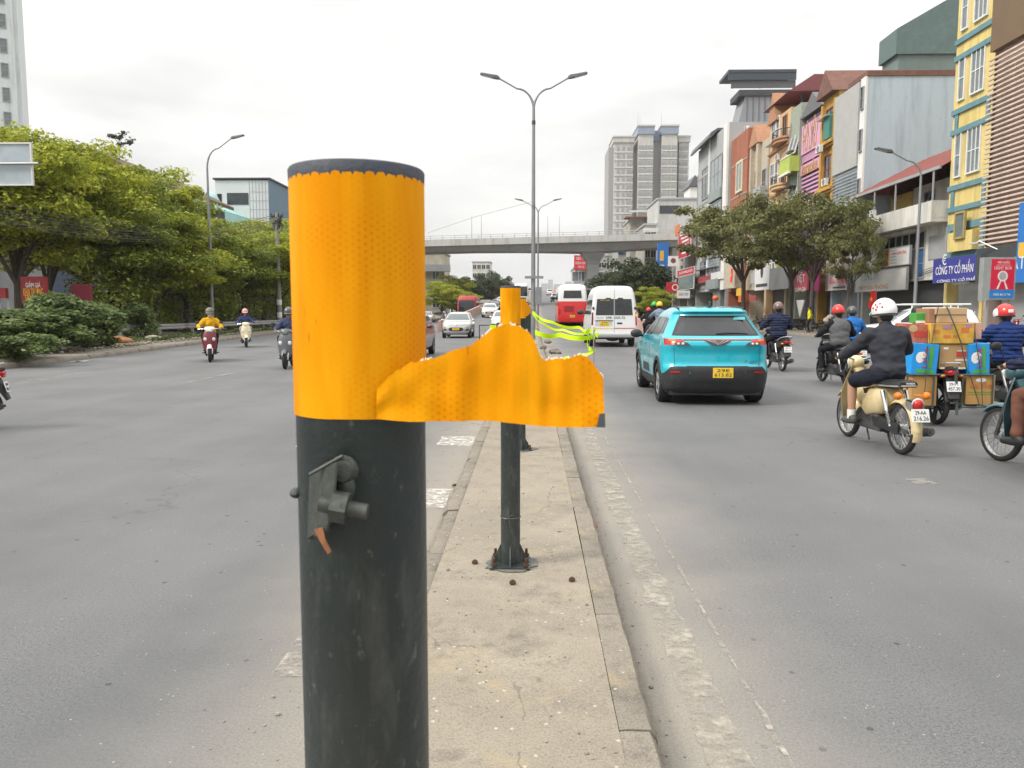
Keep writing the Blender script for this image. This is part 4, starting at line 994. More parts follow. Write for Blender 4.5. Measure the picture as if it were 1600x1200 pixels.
# ================================================================== STREET FURNITURE
STEEL = M('lamp_steel', (.26, .27, .28), .45, .5, var=.12, vs=2); PCON = M('pole_concrete', (.27, .26, .245), .9, var=.2, vs=2, streak=.2)
POSTP = M('post_paint', (.017, .026, .026), .40, var=.3, vs=9, bump=.3, bs=120, tint=(.032, .038, .035), spec=.5, streak=.3, scuff=[(26, (1, 1, .25), .52, .70, .75, (.10, .105, .095)), (90, (1, 1, .6), .60, .70, .8, (.14, .14, .125)), (7, (1, 1, .4), .5, .75, .5, (.008, .012, .012))])
RUST = M('rust', (.075, .036, .020), .85, var=.5, vs=40, bump=.3, bs=120)
def tape_mat():
    m = bpy.data.materials.new('reflective_sheet'); m.use_nodes = True
    t = m.node_tree; b = t.nodes['Principled BSDF']; L = t.links.new
    uv = N(t, 'ShaderNodeTexCoord').outputs['UV']; sp = N(t, 'ShaderNodeSeparateXYZ'); L(uv, sp.inputs[0])
    k = 2*pi/.0056
    u, v = sp.outputs[0], sp.outputs[1]
    c1 = math_(t, 'COSINE', math_(t, 'MULTIPLY', u, k*1.155))
    a = math_(t, 'MULTIPLY', u, k*.5775); b2 = math_(t, 'MULTIPLY', v, k)
    c2 = math_(t, 'COSINE', math_(t, 'ADD', a, b2)); c3 = math_(t, 'COSINE', math_(t, 'SUBTRACT', a, b2))
    s = math_(t, 'ADD', math_(t, 'ADD', c1, c2), c3)
    dot = N(t, 'ShaderNodeMapRange'); dot.inputs[1].default_value = .9; dot.inputs[2].default_value = 2.4; L(s, dot.inputs[0])
    nz = N(t, 'ShaderNodeTexNoise'); nz.inputs['Scale'].default_value = 11; nz.inputs['Detail'].default_value = 4; L(uv, nz.inputs['Vector'])
    st = N(t, 'ShaderNodeMapRange'); st.inputs[1].default_value = .4; st.inputs[2].default_value = .66; st.inputs[1].default_value = .44; st.inputs[3].default_value = .04; st.inputs[4].default_value = .95; L(nz.outputs[0], st.inputs[0])
    f = math_(t, 'MULTIPLY', dot.outputs[0], st.outputs[0])
    mx = N(t, 'ShaderNodeMix', data_type='RGBA'); mx.inputs[6].default_value = (.70, .255, .0, 1); mx.inputs[7].default_value = (.50, .135, .0, 1); L(f, mx.inputs[0])
    n2 = N(t, 'ShaderNodeTexNoise'); n2.inputs['Scale'].default_value = 30; n2.inputs['Detail'].default_value = 6; L(uv, n2.inputs['Vector'])
    dirt = N(t, 'ShaderNodeMapRange'); dirt.inputs[1].default_value = .68; dirt.inputs[2].default_value = .76; dirt.inputs[4].default_value = .6; L(n2.outputs[0], dirt.inputs[0])
    m2 = N(t, 'ShaderNodeMix', data_type='RGBA'); m2.inputs[7].default_value = (.40, .13, .01, 1); L(mx.outputs[2], m2.inputs[6]); L(dirt.outputs[0], m2.inputs[0])
    n3 = N(t, 'ShaderNodeTexNoise'); n3.inputs['Scale'].default_value = 26; n3.inputs['Detail'].default_value = 5; mq = N(t, 'ShaderNodeMapping'); mq.inputs['Scale'].default_value = (1, .16, 1); L(uv, mq.inputs[0]); L(mq.outputs[0], n3.inputs['Vector'])
    sc = N(t, 'ShaderNodeMapRange'); sc.inputs[1].default_value = .42; sc.inputs[2].default_value = .7; sc.inputs[4].default_value = .75; L(n3.outputs[0], sc.inputs[0])
    m3 = N(t, 'ShaderNodeMix', data_type='RGBA'); m3.inputs[7].default_value = (.86, .40, .006, 1); L(m2.outputs[2], m3.inputs[6]); L(sc.outputs[0], m3.inputs[0])  # lighter streaks: golden highlights put into the sheet colour
    n4 = N(t, 'ShaderNodeTexNoise'); n4.inputs['Scale'].default_value = 170; n4.inputs['Detail'].default_value = 3; L(mq.outputs[0], n4.inputs['Vector']); s4 = N(t, 'ShaderNodeMapRange'); s4.inputs[1].default_value = .70; s4.inputs[2].default_value = .78; s4.inputs[4].default_value = .7; L(n4.outputs[0], s4.inputs[0])
    m4 = N(t, 'ShaderNodeMix', data_type='RGBA'); m4.inputs[7].default_value = (.30, .10, .012, 1); L(m3.outputs[2], m4.inputs[6]); L(s4.outputs[0], m4.inputs[0])
    L(m4.outputs[2], b.inputs['Base Color']); b.inputs['Roughness'].default_value = .5; b.inputs['Specular IOR Level'].default_value = .08
    bp = N(t, 'ShaderNodeBump'); bp.inputs['Strength'].default_value = .05; bp.inputs['Distance'].default_value = .0003; L(s, bp.inputs['Height']); L(bp.outputs[0], b.inputs['Normal'])
    return m
TAPE = tape_mat()
WEDGE = M('torn_backing', (.78, .76, .70), .8, var=.1)
def uv_sheet(rows, uvs, name, mats, parent, th):
    """a thin film: rows of points with metre UVs"""
    mb = MB().shell(rows, (0, 0, 0)) if False else MB(); n = len(rows[0]); mb.shell(rows, th)
    me = mb.mesh(name, mats, True, 50); lay = me.uv_layers.new(name='UVMap'); flat = [q for r in uvs for q in r]; L = len(flat)
    # vertices keep their order, so the index tells the row and column
    for lp in me.loops: lay.data[lp.index].uv = flat[lp.vertex_index % L]
    return link(name, me, parent)
BOLL_R, BOLL_H, BX = .054, 1.545, -.12
def bollard_meshes(seed, ragged):
    rnd = random.Random(seed)
    post = MB(); post.lathe([(BOLL_R, .012), (BOLL_R, BOLL_H - .003), (BOLL_R + .0012, BOLL_H - .001)], (0,0,0), 'z', 40)
    cap = MB(); cap.lathe([(BOLL_R + .0004, BOLL_H - .016), (BOLL_R + .0012, BOLL_H - .012), (BOLL_R + .0016, BOLL_H - .0015), (BOLL_R + .0004, BOLL_H + .0003), (BOLL_R*.9, BOLL_H + .0008), (.001, BOLL_H + .001)], (0,0,0), 'z', 40)
    return post, cap
P_, C_ = bollard_meshes(1, True); PM, CPM = P_.mesh('post', POSTP), C_.mesh('cap', M('cap_paint', (.034, .042, .058), .65, var=.5, vs=60, bump=.5, bs=200, tint=(.05, .055, .065)))
bpm = MB().box(-.11, .11, -.11, .11, 0, .012).mesh('base_plate', POSTP, False)
gus = MB().add([(BOLL_R - .002, -.004, .012), (.105, -.004, .012), (BOLL_R - .002, -.004, .12), (BOLL_R - .002, .004, .012), (.105, .004, .012), (BOLL_R - .002, .004, .12)], [(0,1,2), (5,4,3), (0,3,4,1), (1,4,5,2), (2,5,3,0)]).mesh('gusset', POSTP, False)
bt = MB(); bt.cyl((0,0,0), (0,0,.055), .008, None, 8); bt.lathe([(.016, .012), (.016, .026), (.001, .026)], (0,0,0), 'z', 6); bt.lathe([(.022, .0), (.022, .004), (.001, .004)], (0,0,0), 'z', 12)
btm = bt.mesh('anchor_bolt', RUST, True, 30)
def tape_sheet(root, z0, z1, seed, ragged=.004):
    rows, uvs = [], []; r = BOLL_R + .0012; n = 190; m = 8
    for j in range(m + 1):
        row, ur = [], []
        for i in range(n + 1):
            a = 2*pi*i/n*.998
            top = z1 + ragged*(.9*noise.noise(V((a*2.2, seed, 0))) + .7*noise.noise(V((a*6.1 + 1, seed, 3))) + .22*noise.noise(V((a*23, seed, 5)))); bot = z0 + ragged*.6*noise.noise(V((a*1.7, seed, 8)))
            z = bot + (top - bot)*j/m; row.append((r*cos(a - pi/2 + 3), r*sin(a - pi/2 + 3), z)); ur.append((a*r, z))
        rows.append(row); uvs.append(ur)
    mb = MB().loft(rows, cap=False, closed=False); me = mb.mesh('reflective_tape', TAPE, True, 60); lay = me.uv_layers.new(name='UVMap'); flat = [q for r_ in uvs for q in r_]
    for lp in me.loops: lay.data[lp.index].uv = flat[lp.vertex_index]
    return link('reflective_tape', me, root)
BY_ = [.65] + [4.215 + 3.6*i for i in range(12)]
BX0 = -.1455
BLAB = ['dark green pipe bollard in front with torn orange reflective sheet flapping loose', 'second pipe bollard on bolted base plate, orange band facing along the median', 'third pipe bollard peeking past the second one']
for i, y in enumerate(BY_):
    z0 = .15 + zr(y) - (.0 if i else .020)
    lab = BLAB[i] if i < 3 else '%s pipe bollard down the median line, counted from the torn one' % 'fourth fifth sixth seventh eighth ninth tenth eleventh twelfth thirteenth'.split()[i - 3]
    rt = empty('bollard', lab, 'bollard', (BX + random.uniform(-.008, .008)*(i > 1) if i else BX0, y, z0), 0, 'pipe bollards along the median')
    link('post', PM, rt); link('cap', CPM, rt)
    zt = BOLL_H - (.0095 if i == 0 else .012)
    tape_sheet(rt, zt - (.195 if i else .190), zt, i*3.7, .0026 if i == 0 else .002)
    link('base_plate', bpm, rt)
    for k in range(4): o = link('gusset', gus, rt); o.rotation_euler = (0, 0, k*pi/2 + pi/2*0)
    for sx in (-1, 1):
        for sy in (-1, 1): link('anchor_bolt', btm, rt, (sx*.088, sy*.088, .006))
    if i: rt.rotation_euler = (random.uniform(-.006, .006)*(i > 1), random.uniform(-.008, .008)*(i > 1), random.uniform(-.2, .2)*(i > 1))
    if i == 0: B0 = rt
    if i == 1: B1 = rt
GUM = M('grey_grout', (.125, .12, .11), .9, var=.35, vs=25)
for (dx, dy) in ((.02, -.32), (.33, -.27), (-.2, .0)):
    nb = MB(); nb.lathe([(.017, 0), (.017, .014), (.006, .016), (.001, .016)], (0,0,0), 'z', 6); nb.cyl((0,0,.012), (0,0,.02), .009, None, 8)
    o = nb.build('loose_nut', RUST, None, True, 30); o.location = (BX + dx, BY_[1] + dy, .152); tag(o, 'rusty loose nut on the concrete %s' % ('in front of the second bollard base' if dy < -.3 else 'beside the second bollard, near the kerb' if dx > 0 else 'against the second bollard plate'), 'nut')
# patch of grout under the plates
for y in BY_[1:5]:
    pts = [(BX + (.15 + .06*noise.noise(V((cos(a*pi/12)*1.6, y + sin(a*pi/12)*1.6, 2))) + .02*noise.noise(V((a*.9, y, 2))))*cos(a*pi/12), y + (.15 + .06*noise.noise(V((cos(a*pi/12)*1.6, y + sin(a*pi/12)*1.6, 2))) + .02*noise.noise(V((a*.9, y, 2))))*sin(a*pi/12), .1555 + zr(y)) for a in range(24)]
    MB().add(pts + [(p[0], p[1], .14 + zr(y)) for p in pts], [tuple(range(24))] + [(i, (i+1) % 24, 24 + (i+1) % 24, 24 + i) for i in range(24)]).build('grout_patch', GUM, median, False)
# wire twist on the second bollard
g = MB(); g.lathe([(BOLL_R + .002, .27), (BOLL_R + .004, .272), (BOLL_R + .002, .275)], (0,0,0), 'z', 24); g.tube([(.0, -BOLL_R - .004, .22), (-.006, -BOLL_R - .014, .27), (-.012, -BOLL_R - .01, .33)], .003, 5); g.tube([(-.03, -BOLL_R*.85, .26), (-.02, -BOLL_R - .012, .275), (.012, -BOLL_R - .008, .30)], .003, 5)
g.build('wire_twist', M('wire', (.12, .12, .12), .5, .5), B1)['kind'] = 'stuff'

# ---- the torn, peeled part of the sheet on the front bollard: a film hanging out to the right of the post
FY = .65 - BOLL_R - .003
bot = [(588, 655), (640, 659), (700, 658), (760, 657), (810, 661), (850, 665), (900, 666), (943, 665)]
topc = [(588, 608), (612, 584), (640, 567), (668, 562), (690, 556), (705, 548), (735, 540), (752, 527), (772, 512), (790, 506), (808, 508), (828, 519), (838, 540), (845, 558), (853, 563), (862, 560), (885, 560), (900, 556), (911, 554), (922, 562), (930, 572), (938, 583), (943, 590)]
def lerp(c, x):
    for (xa, ya), (xb, yb) in zip(c, c[1:]):
        if xa <= x <= xb: return ya + (yb - ya)*(x - xa)/(xb - xa)
    return c[-1][1] if x > c[-1][0] else c[0][1]
rows, uvs = [], []; nx, nz = 140, 14
for j in range(nz + 1):
    row, ur = [], []
    for i in range(nx + 1):
        px = 588 + (943 - 588)*i/nx; s_ = j/nz
        pb, pt = lerp(bot, px), lerp(topc, px) + 2.6*noise.noise(V((px*.13, 0, 0))) + 3.2*noise.noise(V((px*.41, 4, 0)))
        py = pb + (pt - pb)*s_
        q = at(px, py, FY)
        d = max(0, q.x - BX0); y = FY
        y += .0007*sin(px*.035) + .0004*sin(px*.075 + 1)*min(1, max(0, (px - 680)/60)) + .0007*sin(px*.17)*min(1, max(0, (px - 810)/30))*max(0, 1 - abs(px - 850)/60) + .010*max(0, (px - 830)/110)*s_ - .008*max(0, (px - 700)/240) + .0025*noise.noise(V((px*.03, s_*2, 1)))
        y = min(y, .65 - sqrt(max(0, (BOLL_R + .0016 + .0016*min(1, max(0, (px - 600)/70)))**2 - (q.x - BX0)**2))) if d < BOLL_R else y
        row.append((q.x - BX0, y - .65, q.z - B0.location.z)); ur.append((q.x, q.z))
    rows.append(row); uvs.append(ur)
fl = uv_sheet(rows, uvs, 'torn_tape', [TAPE], B0, (0, .0009, 0))
# crumpled pale backing along the torn edge, and the bare corner
g = MB(); topr = rows[-1]
for i in range(22, nx, 1):
    if noise.noise(V((i*.27, 3, 0))) > .0 and (i > 64 or 26 < i < 34):
        a, b_ = V(topr[i]), V(topr[i + 1]); w_ = .0013*(1 + noise.noise(V((i*.8, 1, 1))))
        g.tube([a + V((0, .0012, -.0008)), (a + b_)/2 + V((0, .0016, w_*.55)), b_ + V((0, .0012, -.0008))], [.0006, max(.0007, w_*.6), .0006], 6)
g.build('torn_backing', WEDGE, fl)['kind'] = 'stuff'
cp = [rows[0][nx], rows[4][nx], rows[4][nx - 2], rows[3][nx - 4], rows[1][nx - 4], rows[0][nx - 4]]
g = MB(); g.shell([[V(cp[5]) + V((-.001, -.0016, 0)), V(cp[0]) + V((.0005, -.0016, 0))], [V(cp[3]) + V((.0012, -.0016, .0008)), V(cp[1]) + V((.0005, -.0016, -.001))], [V(cp[2]) + V((.0028, -.0016, -.001)), V(cp[1]) + V((.0005, -.0016, .0002))]], (0, .0005, 0)); g.build('bare_corner', CHAR, fl)

# ---- clamp with bolt and nut on the front of the first bollard
CL = M('clamp_metal', (.030, .036, .033), .5, .2, var=.4, vs=60, bump=.35, bs=150, tint=(.075, .08, .07), scuff=[(45, (1, 1, 1), .58, .68, .7, (.09, .05, .03))])
def fp(px, py, dy=0.): q = at(px, py, FY - .004 + dy); return V((q.x - BX0, q.y - .65, q.z - B0.location.z))
g = MB()
g.shell([[fp(484, 738, .016), fp(508, 724, .0), fp(536, 710, .012)], [fp(482, 780, .018), fp(503, 775, -.001), fp(540, 765, .010)], [fp(480, 842, .02), fp(500, 828, .002), fp(528, 812, .012)]], (0, .0035, 0))
g.shell([[fp(500, 736, .004), fp(524, 722, -.012)], [fp(497, 790, .004), fp(520, 785, -.014)], [fp(490, 838, .008), fp(507, 836, -.004)]], (.0018, .0, 0))
g.tube([fp(484, 741, .0), fp(536, 712, .0)], .0016, 6)
clamp = g.build('clamp', CL, B0, True, 30)
g = MB(); a, b_ = fp(500, 787, -.012), fp(574, 800, -.012); g.tube([a, b_], .0062, 14); d = (b_ - a).normalized()
c0 = fp(519, 790, -.012); g.tube([c0, c0 + d*.0125], .0125, 6); c1 = fp(536, 792, -.012); g.tube([c1, c1 + d*.004], .0115, 16)
g.build('bolt', CL, clamp, True, 30)
g = MB(); q = fp(536, 735, .004); g.lathe([(.0, -.006), (.008, -.006), (.012, .002)], q, 'y', 12); g.ell(fp(540, 760, .006), (.008, .006, .012), 10, 6); g.build('weld', CL, clamp)
g = MB(); g.shell([[fp(490, 828, -.002), fp(504, 824, -.006)], [fp(500, 846, -.006), fp(508, 842, -.008)], [fp(512, 866, -.008), fp(518, 862, -.008)]], (0, .001, 0)); g.build('rusty_strip', M('rust_orange', (.24, .10, .045), .85, var=.4, vs=90), clamp)
g = MB(); g.ell(fp(464, 770, .045), (.006, .008, .0045), 10, 6); g.build('bolt_head', CL, clamp)

# ---- lamp posts
def lamp_head(mb):
    mb.loft([[(x, -w, z0), (x, w, z0), (x, w*.8, z1), (x, -w*.8, z1)] for x, w, z0, z1 in ((0, .09, -.03, .05), (.12, .12, -.04, .09), (.3, .15, -.045, .06), (.75, .16, -.04, .02), (.8, .1, -.035, .0))])
def street_lamp(loc, H, reach, arms, label, rz=0., fork=1.9, name='street_lamp', group=None, thick=1.):
    r = empty(name, label, 'street lamp', loc, rz, group); hp = H - fork
    p = MB(); p.tube([(0,0,0), (0,0,.02), (0,0,1.5), (0,0,hp)], [.16*thick, .105*thick, .098*thick, .06*thick], 14); p.lathe([(.115*thick, 1.45), (.118*thick, 1.48), (.1*thick, 1.6)], (0,0,0), 'z', 14)
    p.build('pole', STEEL, r)
    for s_ in arms:
        pts = []
        for k in range(9): a = pi/2*k/8; pts.append((s_*reach*.34*(1 - cos(a)), 0, hp - .05 + fork*.62*sin(a)))
        # straight tip rising outwards
        for k in range(1, 5): pts.append((s_*(reach*.34 + (reach*.66 - .6)*k/4), 0, hp - .05 + fork*.62 + fork*.30*k/4))
        for i in range(5, 9): pts[i] = (pts[i][0], 0, pts[i][2])
        b_ = MB(); b_.tube(pts, [.05*thick]*4 + [.042*thick]*4 + [.034*thick]*5, 10); arm = b_.build('arm', STEEL, r)
        h = MB(); lamp_head(h); o = h.build('lamp_head', M('lamp_housing', (.10, .105, .11), .5, .3, var=.1), r, False); o.location = pts[-1]; o.rotation_euler = (0, -R(15), 0) if s_ > 0 else (0, -R(15), pi)
        g = MB().box(.25, .72, -.11, .11, -.058, -.046); g.build('lens', M('lamp_lens', (.6, .6, .58), .2), o, False)
    b_ = MB(); b_.box(-.16, .16, -.16, .16, .0, .04); b_.build('base', STEEL, r)
    return r
def lamp_at(pxb, pyt, Y, **kw): q = at(pxb, pyt, Y); return q
q = at(834, 116, 32.5); L1 = street_lamp((q.x, 32.5, .15), q.z - .15, 2.0, (-1, 1), 'tall double armed street lamp rising from the median between the two carriageways', 0, 1.35)
for h in (5.6, 9.0): b_ = MB(); b_.lathe([(.075, h), (.078, h + .02), (.078, h + .14), (.075, h + .16)], (0,0,0), 'z', 14); b_.build('clamp_band', CHAR, L1)
b_ = MB(); b_.box(-.35, .42, -.16, -.1, 2.75, 2.86); b_.box(.1, .35, -.18, -.1, 1.7, 2.4); b_.build('cable_box', STEEL, L1, False)
q = at(841, 311, 73); street_lamp((q.x, 73, .15 + zr(73)), q.z - .15 - zr(73), 2.0, (-1, 1), 'smaller looking double armed street lamp standing down the median by the bridge', 0, 1.35)
q = at(322, 215, 46.5); street_lamp((q.x - .0, 46.5, .145), q.z, 2.1, (1,), 'single armed street lamp by the guardrail arching over the oncoming lanes', 0, 1.9)
q = at(1441, 238, 35.5); RLX = q.x; street_lamp((q.x, 35.5, .145), q.z, 1.9, (-1,), 'single armed grey street lamp on the shop side pavement', 0, 1.2, thick=.85)
# thin masts and a wire on the bridge
for i, px in enumerate((737, 752, 856, 874)):
    q = at(px, 338, BY + 4); o = MB().cyl((0,0,0), (0,0,q.z - bz(q.x) + .1), .06, .03, 6).build('bridge_mast', STEEL, None); o.location = (q.x, BY + 4, bz(q.x)); tag(o, 'slender mast standing on the bridge deck, %s' % ('at the end toward the trees', 'second from the trees', 'just past the median lamps', 'toward the apartment tower')[i], 'mast')
# ---- concrete utility pole with a tangle of cables
q = at(429, 335, 61.); UX = at(437, 500, 61).x
up = empty('utility_pole', 'weathered concrete utility pole with a dark tangle of brackets at its top', 'utility pole', (UX, 61, .145))
p = MB(); p.tube([(0,0,0), (0,0,q.z)], [.2, .12], 12); p.build('pole', PCON, up)
g = MB()
for i in range(14): a = i*2.4; g.tube([(.12*cos(a), .12*sin(a), q.z - 1.6 + i*.1), (.45*cos(a*1.3), .4*sin(a), q.z - 1.2 + (i*37 % 11)*.12), (.2*cos(a+1), .3*sin(a+1), q.z - .4 - (i*13 % 7)*.15)], .035, 5)
g.box(-.5, .5, -.05, .05, q.z - .35, q.z - .25); g.box(-.4, .4, -.05, .05, q.z - .9, q.z - .8)
for x in (-.45, -.15, .15, .45): g.ell((x, 0, q.z - .15), (.06, .06, .12), 8, 6)
g.build('cable_tangle', CHAR, up)['kind'] = 'stuff'
for z in (.9, 1.9): b_ = MB(); b_.lathe([(.2, z), (.203, z + .02), (.2, z + .4), (.19, z + .42)], (0,0,0), 'z', 12); b_.build('white_notice', WHITE, up)
for i in range(7):
    zt_ = q.z - .2 - i*.12; pts = []
    for k in range(18):
        t = k/17; y = 61 - t*50; pts.append((UX - .3 + i*.1 + .2*t*sin(i), y, zt_*(1 - t) + (6.9 - i*.13)*t + .145 - (2.3 + .12*(i % 3))*4*t*(1 - t)))
    o = MB().tube(pts, .013 if i % 3 else .02, 5).build('power_cable', CHAR, None); tag(o, 'black overhead cable sagging in the bundle from the utility pole past the trees', 'cable', 'overhead cables')
q = at(25, 300, 11)
# next pole of the run, just outside the picture, carries the cables
up2 = empty('utility_pole', 'weathered concrete utility pole beside the shrubs carrying the near end of the cables', 'utility pole', (UX - .1, 11, .145)); MB().tube([(0,0,0), (0,0,7.6)], [.2, .13], 12).build('pole', PCON, up2)
o = MB().tube([at(668, 364, 110), at(745, 338, 105), at(832, 315, 100)], .03, 5).build('power_cable', GREYP, None); tag(o, 'thin single wire slanting up across the sky to the median lamp', 'cable')
# ---- back of a hanging road sign at the picture's edge
q0, q1 = at(-40, 288, 30), at(47, 225, 30); w, h = q1.x - q0.x, q1.z - q0.z
rs = empty('road_sign', 'back of a grey blue road sign panel on a horizontal steel arm', 'sign', (q0.x, 30, 0)); zc = (q0.z + q1.z)/2
part(rs, 'panel', M('sign_back', (.36, .42, .46), .5, .2, var=.12, vs=2), (0, w, 0, .03, q0.z, q1.z))
fm_ = M('sign_frame', (.60, .60, .58), .5, .3); part(rs, 'frame', fm_, (-.05, 0, -.05, .04, q0.z, q1.z), (w, w + .06, -.05, .04, q0.z, q1.z), (-.05, w + .06, -.05, .04, q1.z, q1.z + .06), (-.05, w + .06, -.05, .04, q0.z - .06, q0.z))
MB().tube([(-.8, -.1, zc), (w + .35, -.1, zc)], .055, 8).build('arm', STEEL, rs); MB().tube([(-.8, -.0, .1), (-.8, 0, q1.z + .8)], [.13, .09], 12).build('post', STEEL, rs)
# ---- guardrail
GALV = M('galvanised', (0,0,0)); gx = at(235, 506, 40).x; 
gr = empty('guardrail', 'long galvanised steel crash barrier between the verge and the trees', 'guardrail', (gx, 24, .145))
prof = [(.0, .42), (.06, .46), (.06, .52), (.0, .57), (.06, .62), (.06, .68), (.0, .72)]
for i in range(14):
    y0 = i*4.; me = MB()
    me.loft([[(p[0] + .08, y, p[1]) for p in prof] + [(p[0] + .076, y, p[1]) for p in reversed(prof)] for y in (y0 - .1, y0 + 4.1)]); o = me.build('rail_beam', GALV, gr, False)
    b_ = MB().box(-.06, .06, -.05, .05, 0, .72); b_.box(.0, .08, -.06, .06, .45, .68); o = b_.build('post', GALV, gr, False); o.location = (0, y0 + 1, 0)
# low concrete edging under the rail
# ---- light box sign
LB = empty('light_box_sign', 'upright red and blue light box sign in a grey frame on two posts', 'sign', (0, 0, 0)); a_, b_ = at(1546, 466, 31.), at(1590, 404, 31.)
LB.location = (a_.x, 31, .145); w, h, z0, z1 = b_.x - a_.x, b_.z - a_.z, a_.z - .145, b_.z - .145; LB.rotation_euler = (0, 0, R(6))
part(LB, 'case', M('sign_case', (.36, .38, .38), .45, .4), (-.06, w + .06, .02, .30, z0 - .06, z1 + .06), (-.28, -.061, .03, .29, z0 - .1, z1 + .05))
part(LB, 'red_face', M('lightbox_red', (.58, .01, .05), .35, var=.04), (.02, w - .02, .0, .019, z0 + h*.22, z1 - .02)); part(LB, 'blue_face', M('lightbox_blue', (.01, .20, .55), .35, var=.04), (.0, w, .0, .018, z0 + .01, z0 + h*.215))
for x in (.0, w - .1): part(LB, 'post', M('sign_case', (0,0,0)), (x, x + .06, .12, .18, 0, z0 - .061))
PK = M('pale_print', (.72, .62, .60), .5)
def lt(s, sz, x, z, wd=None, m_=PK): return text(s, sz, m_, LB, basis((x, -.004, z), (1, 0, 0), (0, 0, 1)), width=wd, ext=.003)
lt('MÁY KHẮC', .13, w*.52, z1 - h*.10, w*.5); lt('LIGHT BOX', .17, w*.5, z1 - h*.24, w*.72); lt('0902 86 57 94', .12, w*.5, z0 + h*.09, w*.7); part(LB, 'print_line', PK, (w*.22, w*.8, -.003, -.001, z1 - h*.165, z1 - h*.155))
g = MB(); cx, cz = w*.5, z0 + h*.56; g.lathe([(.15*w, -.001), (.15*w, -.006), (.21*w, -.006), (.21*w, -.001)], (cx, 0, cz), 'y', 24)
for s_ in (-1, 1): g.add([(cx + s_*.05*w, -.004, cz - .19*w), (cx + s_*.10*w, -.004, cz - .17*w), (cx + s_*.25*w, -.004, z0 + h*.23), (cx + s_*.16*w, -.004, z0 + h*.23)], [(0,1,2,3)])
g.build('ring_print', PK, LB, False); g = MB(); g.lathe([(.0, -.004), (.15*w, -.004), (.15*w, -.001)], (cx, 0, cz), 'y', 20); g.build('ring_centre', GREYP, LB, False)
# blue sign at the picture's edge, shop clutter
o, sw = hung('tall bright blue shop board hanging by the louvred building', 1594, 1650, 312, 440, 21.5, SBL); wtext(o, 'ATM', .8, WHITE, sw*.3, -.9); part(o, 'yellow_print', M('print_yellow', (0,0,0)), (-.13, -.121, sw*.1, sw*.45, -.6, .0))
# national flags
def flag(label, px, py, X, w=1.05, h=1.5, tilt=.15):
    q = atx(px, py, X); rows = []
    for j in range(9): rows.append([(0 + .06*sin(i*.9 + j*.5), -w/2 + w*i/8, h/2 - h*j/8 - .06*i/8) for i in range(9)])
    o = MB().shell(rows, (.006, 0, 0)).build('flag', M('flag_red', (.72, .02, .015), .7, var=.08, bump=.2, bs=20), None); o.location = q; tag(o, label, 'flag')
    st = MB(); pts = []
    for k in range(10): a = pi/2 + k*pi/5; rr = (.24 if k % 2 == 0 else .095); pts.append((-.05, rr*cos(a), rr*sin(a)))
    st.add(pts, [tuple(range(10))]); st.build('star', M('flag_yellow', (.75, .50, .02), .6), o, False)
    MB().tube([(.04, -w/2, -h*.7), (.04, -w/2, h/2 + .15)], .015, 6).build('pole', STEEL, o)
    return o
flag('red flag with a yellow star hanging in front of the white banner', 1363, 467, XF - 2.2, .95, 1.05); flag('small red flag with yellow star caught among the tree leaves', 1180, 406, 20.5, .8, 1.5); flag('red flag with yellow star down by the far shop fronts', 1143, 430, 22, .8, 1.5)
# red paper lanterns by the shop
for i, (px, py, X) in enumerate(((1118, 466, 20.5),)): q = atx(px, py, X); g = MB(); g.ell((0,0,0), (.36, .36, .30), 14, 8); o = g.build('lantern', SOR, None); o.location = q; tag(o, ('round orange red lantern hung near the roof of the turquoise car', 'round red lantern hanging at the workshop mouth')[i], 'lantern'); MB().cyl((0,0,.28), (0,0,2.4), .012, None, 5).build('cord', CHAR, o); MB().cyl((0,0,-.6), (0,0,-.36), .02, .05, 6).build('tassel', SRD, o)

# ---- neon tapes tied from the bollards to stakes, broken kerb lumps
NEON = M('neon_tape', (.56, .82, .0), .5, var=.12, vs=20, spec=.3)
def ribbon(label, pts, w=.07, ph=0.):
    pts = [V(p) for p in pts]; rows = []; n = 28
    for k in range(n + 1):
        t = k/n*(len(pts) - 1); i = min(int(t), len(pts) - 2); f = t - i
        p = pts[i].lerp(pts[i+1], f); p.z -= .05*sin(pi*f)
        tw = sin(k*.35 + ph)*.5; rows.append([p + V((.0, w*sin(tw)*.5, w*.5)), p - V((.0, w*sin(tw)*.5, w*.5))])
    o = MB().shell(rows, (.0015, .0015, 0)).build('barrier_tape', NEON, None); tag(o, label, 'tape'); return o
def stake(px, pyt, Y, label, wz=0.):
    q = at(px, pyt, Y); o = empty('tape_stake', label, 'stake', (q.x, Y, wz)); MB().cyl((0,0,.03), (0,0,q.z - wz + .03), .012, None, 8).build('rod', M('stake_metal', (.30, .24, .18), .7, var=.3), o)
    MB().lathe([(.14, 0), (.14, .05), (.02, .09)], (0,0,0), 'z', 16).build('foot', GREYC, o); return q
SY = 14.5
s0 = stake(928, 514, SY, 'thin stake standing on the road beside the median, knotted with neon tape')
K = lambda px, py, Y=SY: at(px, py, Y)
bp3 = V((BX + .06, BY_[4], 1.45)); 
ribbon('neon yellow tape sagging from the far bollards to the stake, upper strand', [at(832, 487, 15.2), at(862, 503, 15), at(905, 511, 14.8), K(926, 517)], .05)
ribbon('neon yellow tape from the far bollards to the stake, lower sagging strand', [at(832, 489, 15.2), at(850, 506, 15), at(880, 515, 14.8), K(920, 520)], .04, 1.)
ribbon('broad neon tape strand stretched level between bollards and stake', [at(836, 519, 14.5), at(875, 523, 14.5), K(928, 526)], .085, 2.)
ribbon('neon tape strand dropping from the post top behind the torn sheet', [at(836, 518, 14.4), at(837, 530, 14.4), at(839, 545, 14.4)], .05, 1.)
